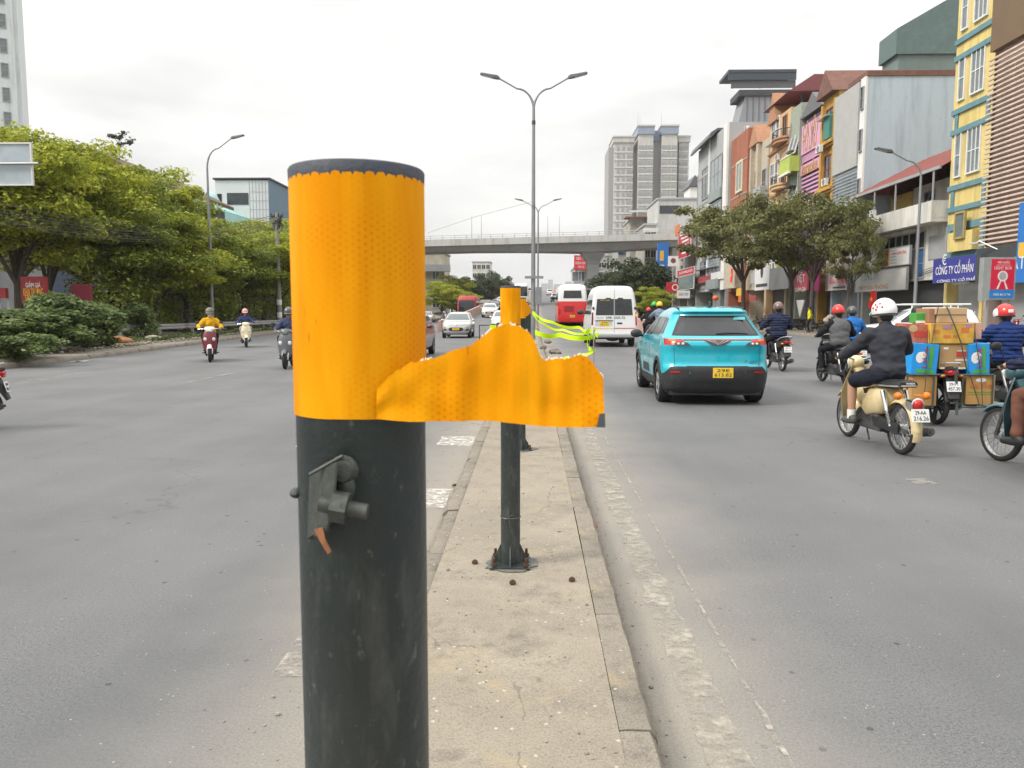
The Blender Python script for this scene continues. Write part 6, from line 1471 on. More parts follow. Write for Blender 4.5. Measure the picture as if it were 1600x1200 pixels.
m_ = MB(); bd.patch_rear(m_, rows_between(1.18, 1.475, -.665, -.52, .665, .52, 8), 20, .007, .02); m_.build('rear_windscreen', CARG, car)
m_ = MB(); bd.patch_rear(m_, rows_between(1.485, 1.545, -.55, -.50, .55, .50, 3), 20, .03, .06); m_.build('spoiler', CY, car); m_ = MB(); bd.patch_rear(m_, rows_between(1.47, 1.495, -.49, -.48, .49, .48, 2), 16, .028, .03); m_.build('brake_light', BLKP, car)
m_ = MB(); bd.patch_rear(m_, rows_between(1.085, 1.105, -.56, -.56, .56, .56, 2), 20, .014, .03); m_.build('light_bar', M('light_bar_red', (.45, .05, .04), .3, var=.02), car)
# winged badge: nested chevrons
y_ = bd.rear(0, 1.05) - .012; m_ = MB()
for (s_, dz, mi) in ((1., 0, 0), (.55, .02, 0)): m_.loft([[(-.17*s_, y_, 1.085), (0, y_ - .014, 1.005 + dz), (.17*s_, y_, 1.085)], [(-.145*s_, y_, 1.085), (0, y_ - .014, 1.025 + dz), (.145*s_, y_, 1.085)]], cap=False, closed=False)
m_.build('badge', CHROME, car, False); m_ = MB(); bd.patch_rear(m_, rows_between(1.0, 1.09, -.10, -.24, .10, .24, 3), 8, .009, .03); m_.build('badge_back', M('lamp_smoke', (0,0,0)), car)
text('VF e34', .075, CHROME, car, REAR(.52, bd.rear(.52, .73) - .008, .73), 'model_lettering', .003, .26)
plate(car, '29E', '613.82', REAR(.08, bd.rear(.08, .54) - .022, .555), .33, .165, True)
m_ = MB(); b0 = bd.rear(0, 1.20) - .02; m_.tube([(.02, b0, 1.19), (.30, bd.rear(.30, 1.205) - .02, 1.20), (.52, bd.rear(.52, 1.19) - .018, 1.19)], [.022, .012, .008], 6); m_.ell((.03, b0, 1.19), (.04, .025, .022), 10, 6); m_.build('wiper', BLKP, car)
m_ = MB(); m_.prism([(-1.35, 1.63), (-1.10, 1.63), (-1.26, 1.725), (-1.33, 1.715)], -.02, .02, 'x'); bevel(m_.build('roof_antenna', BLKP, car, False), .008)
m_ = MB().box(.25, .52, -.004, 0, -.03, .03); o = m_.build('window_sticker', M('sticker_teal', (.10, .38, .40), .5), car, False); o.location = (0, bd.rear(.4, 1.44) - .014, 1.44); o.rotation_euler = (R(-35), 0, 0)
for sd in (-1, 1): m_ = MB(); m_.tube([(sd*.55, -1.42, 1.60), (sd*.53, -.9, 1.645), (sd*.55, -.2, 1.575)], .014, 6); m_.build('roof_rail', BLKP, car)
m_ = MB().box(-.75, .75, -1.85, 1.85, .17, .24); m_.build('underbody', BLKP, car, False)

# ---- white high roof van
VW = M('van_white', (.70, .71, .71), .35, var=.03, vs=.8, coat=.6)
vb = Body([(.42, -2.75, 2.75, .93, .10, .3, .02, .2), (.55, -2.82, 2.85, .985, .12, .35, .03, .25), (.9, -2.80, 2.90, 1.0, .11, .38, .03, .28), (1.15, -2.78, 2.75, 1.0, .11, .4, .03, .28), (1.35, -2.77, 2.25, .99, .11, .4, .03, .25), (1.45, -2.76, 1.95, .985, .11, .35, .03, .22), (2.0, -2.70, 1.30, .93, .12, .3, .04, .2), (2.3, -2.66, .95, .88, .13, .3, .04, .2), (2.52, -2.62, .6, .81, .16, .3, .05, .2), (2.62, -2.52, .3, .72, .2, .3, .05, .2), (2.655, -2.35, 0, .55, .25, .3, .05, .15)], 3)
van = empty('van', 'white high roofed passenger van with dark rear windows and a red amber stripe', 'van', (3.53, 36.4, 0))
link('body', vb.mesh([VW, BLKP], (-1.75, 1.85), .36), van)
for y in (-1.75, 1.85):
    for sd in (-1, 1): wheel(van, sd*.86, y, .36, .24, sd, 6)
m_ = MB(); vb.patch_rear(m_, rows_between(.46, .60, -.97, -.97, .97, .97, 3), 20, .07, .1); m_.build('bumper', VW, van)
for sd in (-1, 1):
    m_ = MB(); vb.patch_rear(m_, rows_between(1.38, 2.08, sd*.02, sd*.02, sd*.80, sd*.74, 6), 10, .008, .02); m_.build('rear_window', CARG, van)
    m_ = MB(); vb.patch_rear(m_, rows_between(.95, 1.50, sd*.915, sd*.90, sd*.985, sd*.965, 4), 4, .01, .03); m_.build('tail_light', M('tail_dark', (.16, .015, .02), .25) if sd < 0 else TLR, van)
    if sd > 0: m_ = MB(); vb.patch_rear(m_, rows_between(1.33, 1.45, .92, .92, .985, .985, 2), 4, .02, .02); m_.build('indicator', M('lit_amber', (.9, .25, .03), .3, emit=1.2, var=0), van)
    m_ = MB(); vb.patch_rear(m_, rows_between(.80, .835, sd*.01, sd*.01, sd*.90, sd*.90, 2), 10, .006, .02); m_.build('stripe', PLY if sd < 0 else M('stripe_red', (.55, .05, .04), .4), van)
    m_ = MB(); vb.patch_side(m_, sd, rows_between(1.42, 2.05, -2.55, -2.5, 1.35, 1.0, 6), 12, .007, .02); m_.build('side_window', CARG, van)
    mirror(van, vb, sd*1.0, 1.75, 1.5, BLKP, 1.5)
    m_ = MB(); vb.patch_rear(m_, rows_between(2.075, 2.13, sd*.14, sd*.16, sd*.38, sd*.36, 2), 6, .02, .03); m_.build('window_hinge', BLKP, van)
    m_ = MB(); m_.ell((sd*.90, vb.rear(.9, 1.68) - .02, 1.68), (.05, .04, .07), 10, 6); m_.build('marker_lamp', BLKP, van)
m_ = MB(); vb.patch_rear(m_, rows_between(.62, 2.50, -.006, -.006, .006, .006, 10), 2, .004, .006); m_.build('door_seam', BLKP, van)
m_ = MB(); vb.patch_rear(m_, rows_between(.92, 1.16, -.82, -.80, -.08, -.10, 3), 8, .006, .02); m_.build('plate_recess', M('van_recess', (.5, .51, .51), .5), van)
m_ = MB(); vb.patch_rear(m_, rows_between(1.13, 1.165, -.82, -.82, -.06, -.06, 2), 8, .02, .03); m_.build('recess_lip', BLKP, van)
m_ = MB(); vb.patch_rear(m_, rows_between(1.00, 1.07, .12, .12, .34, .34, 2), 4, .012, .02); m_.build('door_handle', BLKP, van)
plate(van, '29B', '025.72', REAR(-.42, vb.rear(.4, 1.0) - .018, 1.02), .40, .20, True)
text('29B - 025.72', .14, INK, van, REAR(.05, vb.rear(0, 1.27) - .008, 1.27), 'painted_number', .002, .82)
text('TRANSIT', .07, GREYP, van, REAR(-.62, vb.rear(.6, 1.27) - .008, 1.27), 'model_lettering', .002, .34); text('XE VIP', .07, PLY, van, REAR(-.40, vb.rear(.4, 2.03) - .014, 2.02), 'window_lettering', .002, .42)
m_ = MB().box(-.8, .8, -2.6, 2.6, .34, .44); m_.ell((0, -2.2, .38), (.33, .4, .14), 16, 8); m_.build('underbody', BLKP, van, False)

# ---- red and white coach
bb_ = Body([(.35, -4.2, 4.2, 1.17, .12, .2, .03, .1), (.6, -4.25, 4.25, 1.22, .14, .22, .04, .12), (1.9, -4.25, 4.25, 1.225, .14, .25, .05, .15), (2.7, -4.18, 4.15, 1.2, .16, .25, .06, .15), (3.2, -4.08, 4.0, 1.14, .2, .25, .08, .15), (3.45, -3.9, 3.85, 1.0, .25, .25, .1, .15), (3.52, -3.7, 3.6, .8, .3, .3, .1, .1)], 4)
BRD = M('coach_red', (.60, .012, .012), .35, var=.04, coat=.6)
def coach(label, loc, rz=0., red=BRD, body=VW, band=(.3, 2.0)):
    r = empty('coach', label, 'bus', loc, rz); link('body', bb_.mesh([body, red, BLKP], (-2.6, 2.6), .47, [(band[0], band[1], 1)]), r)
    for y in (-2.6, 2.6):
        for sd in (-1, 1): wheel(r, sd*1.05, y, .47, .28, sd, 8)
    m_ = MB(); bb_.patch_rear(m_, rows_between(2.35, 3.0, -.78, -.72, .78, .72, 5), 14, .01, .02); m_.build('rear_window', CARG, r)
    m_ = MB(); bb_.patch_rear(m_, rows_between(1.35, 2.95, -1.05, -1.0, 1.05, 1.0, 6), 14, .01, .02, True); m_.build('windscreen', CARG, r)
    for sd in (-1, 1):
        m_ = MB(); bb_.patch_side(m_, sd, rows_between(1.75, 2.85, -3.9, -3.85, 3.9, 3.7, 5), 16, .01, .02); m_.build('side_window', CARG, r)
        m_ = MB(); bb_.patch_rear(m_, rows_between(1.0, 1.5, sd*1.0, sd*1.0, sd*1.17, sd*1.17, 3), 4, .012, .02); m_.build('tail_light', TLR, r)
        mirror(r, bb_, sd*1.2, 3.9, 2.5, BLKP, 2.)
        m_ = MB(); bb_.patch_rear(m_, rows_between(.8, .98, sd*.75, sd*.75, sd*1.1, sd*1.1, 2), 4, .012, .02, True); m_.build('headlight', TLW, r)
    m_ = MB(); bb_.patch_rear(m_, rows_between(.42, .56, -1.15, -1.15, 1.15, 1.15, 2), 14, .02, .04); m_.build('bumper', red, r)
    m_ = MB(); bb_.patch_rear(m_, rows_between(1.2, 1.7, -.7, -.7, .1, .1, 3), 6, .008, .02); m_.build('engine_grille', M('dark_red', (.28, .01, .012), .5), r)
    plate(r, '29B', '146.08', REAR(0, bb_.rear(0, .85) - .02, .85), .42, .2, True); m_ = MB().box(-1, 1, -4, 4, .3, .38); m_.build('underbody', BLKP, r, False)
    return r
coach('red and white coach seen from behind next to the white van', (3.35, 69.5, zr(69.5) - .12))
tl = coach('red topped coach coming up beside the barrier wall behind the silver car', (-8.4, 103, 0), pi, M('coach_red2', (.42, .05, .05), .5), M('coach_red2', (0,0,0)), (.3, .9)); coach('tall white coach behind the barrier wall, far down the oncoming side', (-8.2, 140, 0), pi, M('coach_grey', (.35, .36, .37), .5))

coach('white coach coming down the ramp behind the median lamps', (-1.9, 132, zr(132)), pi, VW)
# ---- small saloon / hatch cars
HB = [(.22, -1.70, 1.72, .72, .2, .3, .06, .18), (.32, -1.78, 1.82, .80, .2, .34, .07, .2), (.55, -1.82, 1.85, .83, .2, .36, .08, .22), (.80, -1.80, 1.78, .835, .2, .36, .08, .24), (.92, -1.78, 1.45, .82, .2, .34, .08, .24), (1.0, -1.75, 1.0, .80, .2, .3, .08, .2), (1.2, -1.62, .72, .72, .2, .28, .09, .16), (1.40, -1.50, .38, .62, .2, .26, .1, .14), (1.48, -1.35, .18, .54, .22, .24, .1, .12), (1.51, -1.1, -.1, .40, .25, .25, .1, .1)]
def small_car(label, loc, rz, paint, pl='29A', pn='812.34', oncoming=True, levels=HB, axles=(-1.15, 1.2), rw=.29, low=None, group=None):
    b_ = Body(levels, 4); r = empty('car', label, 'car', loc, rz, group); hw = max(l[3] for l in levels)
    link('body', b_.mesh([paint, low or paint, BLKP], axles, rw, [(0, .5, 1)]), r); zt = levels[-1][0]; zb = levels[5][0]
    for y in axles:
        for sd in (-1, 1): wheel(r, sd*(hw - .1), y, rw, .19, sd, 6)
    zw = levels[-3][0]; lw, lt_ = b_.lev(zb + .04), b_.lev(zw)
    m_ = MB(); b_.patch_rear(m_, rows_between(zb + .05, zw, -(lw[3] - .1), -(lt_[3] - .1), lw[3] - .1, lt_[3] - .1, 6), 14, .008, .02, True); m_.build('windscreen', CARG2, r)
    m_ = MB(); b_.patch_rear(m_, rows_between(zb + .06, zw, -(lw[3] - .14), -(lt_[3] - .12), lw[3] - .14, lt_[3] - .12, 6), 14, .008, .02); m_.build('rear_windscreen', CARG, r)
    for sd in (-1, 1):
        yf0, yr0 = lw[2] - .45, lw[1] + .45; yf1, yr1 = lt_[2] - .25, lt_[1] + .35
        m_ = MB(); b_.patch_side(m_, sd, rows_between(zb + .05, zw - .02, -.2, -.22, yf0, yf1, 5), 8, .006, .02); m_.build('front_window', CARG, r); m_ = MB(); b_.patch_side(m_, sd, rows_between(zb + .05, zw - .02, yr0, yr1, -.28, -.3, 5), 8, .006, .02); m_.build('rear_window', CARG, r)
        m_ = MB(); b_.patch_rear(m_, rows_between(.66, .80, sd*.44, sd*.54, sd*(hw - .03), sd*(hw - .03), 3), 8, .01, .03, True); m_.build('headlight', TLW, r)
        m_ = MB(); b_.patch_rear(m_, rows_between(.44, .54, sd*.55, sd*.58, sd*(hw - .1), sd*(hw - .12), 3), 6, .01, .03, True); m_.build('fog_lamp', BLKP, r)
        m_ = MB(); b_.patch_rear(m_, rows_between(.74, .92, sd*.5, sd*.52, sd*(hw - .02), sd*(hw - .02), 3), 8, .01, .03); m_.build('tail_light', TLR, r)
        mirror(r, b_, sd*(hw - .02), .62, zb + .04, paint, .8)
    m_ = MB(); b_.patch_rear(m_, [(.42, -.34, .34), (.46, -.40, .40), (.52, -.43, .43), (.58, -.40, .40), (.62, -.32, .32)], 12, .01, .03, True); m_.build('grille', BLKP, r)
    plate(r, pl, pn, FRNT(0, b_.front(0, .52) + .02, .52), .40, .12, True) ; plate(r, pl, pn, REAR(0, b_.rear(0, .62) - .012, .62), .33, .165, True)
    m_ = MB(); m_.ell((0, b_.front(0, .74) + .005, .74), (.07, .015, .045), 14, 6); m_.build('badge', CHROME, r); MB().box(-.66, .66, -1.6, 1.6, .2, .25).build('underbody', BLKP, r, False)
    m_ = MB(); m_.ell((.0, -.55, 1.30), (.05, .04, .05), 8, 6); 
    return r
SIL = M('silver_paint', (.46, .46, .45), .35, .35, var=.03, coat=.8)
small_car('small silver hatchback with yellow front plate coming toward the bollards', (-4.40, 46.2, 0), pi, SIL, '30A', '156.82')
small_car('white saloon with black bumper half hidden behind the second bollard', (-2.25, 59, zr(59)), pi, VW, '80A', '024.11', low=BLKP)
small_car('maroon hatchback almost fully hidden behind the front bollard', (-4.42, 27, 0), pi, M('maroon_paint', (.10, .015, .012), .35, .2, coat=.8), '29A', '553.10')
for i, (px, Y, p_, lb) in enumerate(((668, 104, VW, 'distant white car beside the yellow green trees'), (684, 108, SIL, 'distant silver car queueing past the guardrail'), (690, 118, VW, 'farther white car at the tail of the side road queue'))): small_car(lb, (at(px, 495, Y).x, Y, 0), pi, p_)
SUVL = [(.26, -2.0, 2.05, .80, .2, .3, .06, .16), (.36, -2.12, 2.15, .88, .2, .34, .07, .2), (.6, -2.16, 2.2, .91, .2, .36, .08, .22), (.9, -2.14, 2.12, .91, .2, .36, .08, .24), (1.02, -2.1, 1.75, .90, .2, .34, .08, .24), (1.1, -2.08, 1.15, .88, .2, .3, .08, .2), (1.35, -1.98, .78, .80, .2, .28, .09, .16), (1.58, -1.85, .40, .70, .2, .26, .1, .14), (1.66, -1.65, .15, .60, .22, .24, .1, .12), (1.70, -1.3, -.2, .45, .25, .25, .1, .1)]
for i, (x_, Y, p_, lb) in enumerate(((-4.6, 84, VW, 'white car coming down the ramp behind the white saloon'), (-4.9, 100, BLKP, 'dark car coming down the ramp along the barrier wall'), (-2.4, 108, SIL, 'silver car on the ramp beside the median'), (-4.8, 122, VW, 'small white car high on the ramp by the barrier wall'))): small_car(lb, (x_, Y, zr(Y)), pi, p_)
for i, (px, py, Y, lb) in enumerate(((868, 470, 150, 'far white car climbing the ramp ahead of the coach'), (880, 462, 185, 'tiny dark car near the top of the ramp'), (859, 458, 220, 'tiny white car cresting the ramp'), (873, 456, 245, 'tiny red car cresting the ramp'))): q = at(px, py, Y); small_car(lb, (q.x, Y, zr(Y)), 0, (VW, BLKP, VW, BRD)[i], levels=SUVL, axles=(-1.3, 1.35), rw=.34)
q = at(1441, 500, 28.6)
suv = small_car('white sport utility vehicle with long white roof rack crossing behind the riders', (q.x, 29.2, 0), R(73), VW, '30E', '417.20', levels=SUVL, axles=(-1.3, 1.35), rw=.35)
for sd in (-1, 1): m_ = MB(); m_.tube([(sd*.62, -1.7, 1.80), (sd*.62, .55, 1.80)], .05, 8, True, .6); m_.tube([(sd*.6, -1.3, 1.66), (sd*.62, -1.3, 1.79)], .025, 6); m_.tube([(sd*.6, .0, 1.66), (sd*.62, .0, 1.79)], .025, 6); m_.build('roof_rail', WHITE, suv)
for y in (-1.1, -.2): m_ = MB(); m_.tube([(-.62, y, 1.80), (.62, y, 1.80)], .03, 6); m_.build('rack_bar', ALU, suv)
m_ = MB(); m_.ell((.2, -2.0, 1.45), (.12, .02, .1), 12, 6); m_.build('round_sticker', PLW, suv)
# ================================================================== MOTORBIKES
ENG = M('engine_metal', (.10, .10, .105), .45, .5, var=.35, vs=14, scuff=[(16, (1, 1, 1), .5, .66, .6, (.06, .045, .032))]); SEATM = M('seat_vinyl', (.014, .014, .015), .45, var=.2, vs=6, bump=.15, bs=160); GRIP = M('grip_rubber', (.02, .02, .02), .8); MUF = M('muffler_metal', (.16, .155, .15), .35, .8, var=.3, vs=8); SPK = M('spoke_steel', (.42, .42, .41), .3, .85)
MWC = {}
def moto_wheel(root, y, r, w, kind):
    k = (r, w, kind)
    if k not in MWC:
        t = MB(); n = 12; R0 = r - w*.55; t.lathe([(R0 + w*.55*cos(a)*1., w*.5*sin(a)) for a in [(-pi*.62 + pi*1.24*i/n) for i in range(n + 1)]], (0,0,0), 'x', 40)
        rm = MB(); rm.lathe([(R0 - w*.22, -w*.36), (R0 - w*.06, -w*.38), (R0 - w*.20, -w*.12), (R0 - w*.20, w*.12), (R0 - w*.06, w*.38), (R0 - w*.22, w*.36), (R0 - w*.32, 0), (R0 - w*.22, -w*.36)], (0,0,0), 'x', 40)
        sp = MB(); hr = .055 if kind == 'spoke' else .06
        sp.lathe([(.001, -.06), (hr*.6, -.06), (hr, -.045), (hr, .045), (hr*.6, .06), (.001, .06)], (0,0,0), 'x', 20)
        if kind == 'spoke':
            for i in range(28):
                a = 2*pi*i/28; b_ = a + (.5 if i % 2 else -.5); sx = .04 if i % 4 < 2 else -.04
                sp.tube([(sx, hr*.9*cos(b_), hr*.9*sin(b_)), (0, (R0 - w*.24)*cos(a), (R0 - w*.24)*sin(a))], .0032, 5)
        else:
            for i in range(5):
                a = 2*pi*i/5
                for d in (-.16, .16): sp.tube([(0, hr*.8*cos(a + d*2), hr*.8*sin(a + d*2)), (0, (R0 - w*.2)*cos(a + d), (R0 - w*.2)*sin(a + d))], .016, 6)
        MWC[k] = (t.mesh('wheel', RUB, True, 50), rm.mesh('rim', SPK if kind == 'spoke' else BLKP, True, 50), sp.mesh('spokes', SPK if kind == 'spoke' else BLKP, True, 50))
    a, b_, c = MWC[k]; o = link('wheel', a, root, (0, y, r)); link('rim', b_, o); s_ = link('spokes', c, o); s_['kind'] = 'stuff'; return o
def fender(y, z, r, a0, a1, w, drop=.03, n=20):
    rows = []
    for i in range(n + 1):
        a = R(a0 + (a1 - a0)*i/n); row = []
        for j in range(9):
            t = -1 + 2*j/8; rr = r + .018 - drop*abs(t)**2.2; row.append((w/2*t, y + rr*cos(a), z + rr*sin(a)))
        rows.append(row)
    return rows
def moto(label, loc, rz, style, body, p=('29-H1', '216.26'), trim=None, rimk=None, lean=0., group=None, plate_on=True, scale=1., mirrors=True, box=False):
    r = empty('motorcycle', label, 'motorbike', loc, rz, group); r.rotation_euler = (0, lean, rz); r.scale = (scale,)*3
    sc = style == 'scooter'; wr = .255 if sc else .285; ww = .095 if sc else .068; ya, yf = -.61, .61
    trim = trim or body
    kind = rimk or ('cast' if sc else 'spoke'); moto_wheel(r, ya, wr, ww*1.08, kind); moto_wheel(r, yf, wr, ww, kind)
    # engine, swing arm, exhaust
    g = MB(); g.puff([(-.30, .20), (.16, .20), (.24, .30), (.10, .42), (-.20, .44), (-.34, .34)], -.11, .12, .03, .85); g.tube([(0, .1, .34), (0, .30, .36)], .062, 12)
    for i in range(5): g.lathe([(.03, .13 + .032*i), (.078, .13 + .032*i), (.078, .138 + .032*i), (.03, .138 + .032*i)], (0, 0, .345), 'y', 14)
    g.build('engine', ENG, r, True, 40)
    g = MB()
    if sc: g.puff([(-.74, .17), (-.20, .20), (-.12, .36), (-.5, .42), (-.75, .33)], -.16, -.06, .03, .85)
    else:
        g.puff([(-.70, wr - .05), (-.20, .26), (-.14, .36), (-.3, .38), (-.70, wr + .06)], -.115, -.065, .015, .9)
        g.tube([(.10, -.15, .32), (.10, ya, wr)], .022, 8); 
    g.build('chain_case', BLKP if not sc else ENG, r, True, 40)
    g = MB(); g.tube([(.06, .26, .32), (.12, .22, .20), (.13, -.05, .16), (.14, -.3, .18)], .018, 8); g.tube([(.145, -.30, .185), (.15, -.40, .20), (.155, -.86, .285), (.155, -.90, .29)], [.022, .045, .052, .04], 14); g.tube([(.155, -.88, .288), (.156, -.93, .296)], .022, 10); g.build('exhaust', MUF if not sc else BLKP, r, True, 50)
    # shocks
    for sx in (-1, 1):
        g = MB(); a_, b_ = V((sx*.125, ya + .02, wr + .02)), V((sx*.13, ya + .20, .68)); g.cyl(a_, b_, .014, None, 8); g.cyl(a_.lerp(b_, .42), b_, .026, None, 12)
        for i in range(9): q = a_.lerp(b_, .08 + .34*i/9); g.lathe([(.018, -.005), (.026, 0), (.018, .005)], q, 'z', 10)
        g.build('shock_absorber', CHROME if not sc else BLKP, r)
    # fork and handlebar
    hz = 1.0; hy = .36
    for sx in (-1, 1): g = MB(); g.tube([(sx*.075, .40, .84 if not sc else .62), (sx*.075, .50, .56), (sx*.07, yf - .01, wr)], [.022, .024, .020], 10); g.build('fork', CHROME if style == 'cub' and False else (ENG if not sc else CHROME), r)
    g = MB(); g.tube([(-.30, hy - .06, hz + .02), (-.2, hy + .01, hz + .02), (-.07, hy + .05, hz - .02), (.07, hy + .05, hz - .02), (.2, hy + .01, hz + .02), (.30, hy - .06, hz + .02)], .013, 8); hb = g.build('handlebar', CHROME, r)
    for sx in (-1, 1):
        g = MB(); g.tube([(sx*.23, hy - .01, hz + .02), (sx*.345, hy - .095, hz + .022)], [.018, .018], 10); g.build('grip', GRIP, hb); g = MB(); g.tube([(sx*.2, hy + .05, hz + .02), (sx*.33, hy - .03, hz + .01)], .006, 6); g.build('lever', CHROME, hb)
        if mirrors:
            g = MB(); g.tube([(sx*.2, hy + .01, hz + .03), (sx*.26, hy - .0, hz + .14), (sx*.31, hy - .02, hz + .2)], .006, 6); g.ell((sx*.345, hy - .02, hz + .215), (.062, .018, .042), 14, 8); g.build('mirror', BLKP, r)
    g = MB(); g.shell(fender(yf, wr, wr + .025, 38, 165, .105 if not sc else .13), (0, 0, -.004)); g.build('front_fender', trim if style != 'cub' else body, r, True, 70)
    if style == 'cub':
        g = MB(); g.shell(fender(ya, wr, wr + .03, 42, 183, .125, .045), (0, .004, -.004)); fd = g.build('rear_fender', body, r, True, 70)
        g = MB(); g.shell(fender(ya, wr, wr + .028, 182, 199, .10, .02, 6), (0, .004, -.003)); g.build('mud_flap', body, fd, True, 70)
        g = MB(); g.puff([(-.36, .42), (-.02, .34), (.10, .42), (.02, .56), (-.10, .70), (-.40, .70), (-.42, .58)], -.135, .135, .05, .78); g.build('body_cover', body, r, True, 60)
        g = MB(); g.tube([(0, -.02, .52), (0, .18, .50), (0, .34, .64), (0, .42, .86)], [.10, .085, .075, .07], 14); g.build('frame_tube', body, r)
        rows = []
        for j in range(13):
            t = j/12; z = .90 - .62*t; hw = .13 + .13*sin(min(1, t*1.5)*pi/2) - .04*max(0, t - .6)/.4; row = []
            for i in range(13): u = -1 + 2*i/12; row.append((hw*u, .455 - .10*t + .05*t*t - .13*abs(u)**2.2*(1 - .3*t), z))
            rows.append(row)
        g = MB(); g.shell(rows, (0, -.006, 0)); g.build('leg_shield', body, r, True, 70)
        g = MB(); g.ell((0, .47, .94), (.085, .11, .085), 16, 10); g.build('headlamp_shell', body, r); g = MB(); g.ell((0, .56, .94), (.07, .03, .07), 16, 8); g.build('headlight', TLW, r)
        g = MB(); g.loft([[(x*w, y, z + dz) for (x, dz) in ((-1, 0), (-.92, .035), (-.6, h*.92), (0, h), (.6, h*.92), (.92, .035), (1, 0), (.8, -.02), (-.8, -.02))] for y, w, z, h in ((-.72, .05, .765, .03), (-.70, .10, .76, .055), (-.6, .128, .752, .07), (-.35, .132, .735, .07), (-.18, .125, .735, .072), (-.02, .105, .735, .085), (.06, .075, .735, .07), (.08, .03, .74, .03))]); g.build('seat', SEATM, r, True, 50)
        g = MB(); g.tube([(-.132, -.02, .738), (-.136, -.35, .735), (-.132, -.62, .748), (-.06, -.735, .76), (.06, -.735, .76), (.132, -.62, .748), (.136, -.35, .735), (.132, -.02, .738)], .009, 8); g.build('seat_trim', CHROME, r)
        text('HONDA', .026, M('pale_print', (0,0,0)), r, basis((.0, -.738, .785), (1, 0, 0), (0, .3, 1)), 'seat_lettering', .002)
        g = MB(); g.puff([(-.74, .62), (-.90, .60), (-.88, .50), (-.74, .52)], -.055, .055, .015, .85); tl = g.build('lamp_base', CHROME, r); g = MB(); g.ell((0, -.895, .575), (.058, .04, .062), 16, 10); g.build('tail_light', TLR, tl); g = MB(); g.lathe([(.062, -.012), (.072, -.004), (.062, .012)], (0, -.885, .575), 'y', 20); g.build('bezel', CHROME, tl)
        for sx in (-1, 1): g = MB(); g.tube([(sx*.05, -.72, .66), (sx*.135, -.76, .66)], .01, 6); g.ell((sx*.155, -.775, .66), (.042, .05, .042), 14, 8); g.build('indicator', TLO, r)
        g = MB(); g.puff([(-.16, .62), (.06, .60), (.10, .66), (-.14, .70)], -.10, .10, .02); g.build('fuel_cover', M('maroon_paint', (0,0,0)), r)
        pz, py = .47, -.955
    elif style == 'wave':
        g = MB(); g.shell(fender(ya, wr, wr + .03, 60, 170, .12, .03), (0, .004, -.004)); g.build('rear_fender', BLKP, r, True, 70)
        g = MB(); g.loft([[(x*w, y, z + dz*h) for (x, dz) in ((-1, 0), (-.8, .8), (-.3, 1), (.3, 1), (.8, .8), (1, 0), (.75, -.9), (.3, -1), (-.3, -1), (-.75, -.9))] for y, w, z, h in ((-.98, .03, .80, .02), (-.9, .08, .775, .05), (-.7, .125, .70, .085), (-.4, .135, .64, .10), (-.1, .12, .58, .10), (.06, .07, .52, .07))]); g.build('tail_cowl', body, r, True, 50)
        rows = []
        for sx in (-1, 1):
            rows = []
            for j in range(11):
                t = j/10; z = .92 - .60*t; rows.append([(sx*(.07 + (.13 + .05*sin(t*pi))*u), .50 - .22*t - .16*u**1.6, z - .05*u) for u in [k/7 for k in range(8)]])
            g = MB(); g.shell(rows, (0, -.007, 0)); g.build('leg_shield', body, r, True, 70)
        g = MB(); g.tube([(0, -.0, .52), (0, .18, .50), (0, .34, .64), (0, .42, .86)], [.09, .075, .07, .07], 14); g.build('frame_tube', BLKP, r)
        g = MB(); g.loft([[(x*w, y, z + dz*h) for (x, dz) in ((-1, 0), (-.7, .85), (0, 1), (.7, .85), (1, 0), (.7, -.9), (0, -1), (-.7, -.9))] for y, w, z, h in ((.34, .16, 1.0, .05), (.44, .15, 1.0, .08), (.53, .10, .97, .08), (.57, .04, .95, .04))]); g.build('headlamp_cowl', body, r); g = MB(); g.ell((0, .545, .965), (.085, .03, .055), 16, 8); g.build('headlight', TLW, r)
        g = MB(); g.loft([[(x*w, y, z + dz) for (x, dz) in ((-1, 0), (-.9, .04), (-.5, h), (.5, h), (.9, .04), (1, 0), (.8, -.02), (-.8, -.02))] for y, w, z, h in ((-.82, .06, .82, .03), (-.76, .11, .805, .055), (-.5, .13, .765, .06), (-.3, .125, .735, .065), (-.02, .10, .73, .07), (.05, .05, .73, .04))]); g.build('seat', SEATM, r, True, 50)
        g = MB(); g.tube([(-.13, -.55, .76), (-.14, -.82, .84), (-.09, -.95, .87), (.09, -.95, .87), (.14, -.82, .84), (.13, -.55, .76)], .012, 8); g.build('grab_rail', ALU, r)
        g = MB(); g.loft([[(x*w, y, z + dz*h) for (x, dz) in ((-1, .3), (-.4, 1), (.4, 1), (1, .3), (.6, -1), (-.6, -1))] for y, w, z, h in ((-.9, .095, .735, .045), (-.97, .08, .74, .035), (-.985, .05, .745, .02))]); g.build('tail_light', TLR, r, False)
        for sx in (-1, 1): g = MB(); g.ell((sx*.12, -.92, .70), (.04, .045, .025), 12, 6); g.build('indicator', TLO, r)
        g = MB(); g.puff([(-.84, .70), (-.92, .68), (-1.02, .40), (-.99, .38), (-.86, .60)], -.075, .075, .012, .9); g.build('plate_holder', BLKP, r)
        pz, py = .56, -1.0
    else:
        rings = []
        for z, cy, rx, ry in ((.33, .49, .12, .07), (.42, .475, .17, .08), (.55, .455, .20, .09), (.70, .445, .215, .095), (.83, .43, .19, .095), (.94, .41, .15, .085), (1.0, .40, .12, .07), (1.03, .385, .07, .05)):
            rings.append([(rx*cos(a), cy + ry*sin(a)*(1 + .25*sin(a)), z) for a in [2*pi*k/24 for k in range(24)]])
        g = MB(); g.loft(rings); g.build('front_apron', body, r, True, 60)
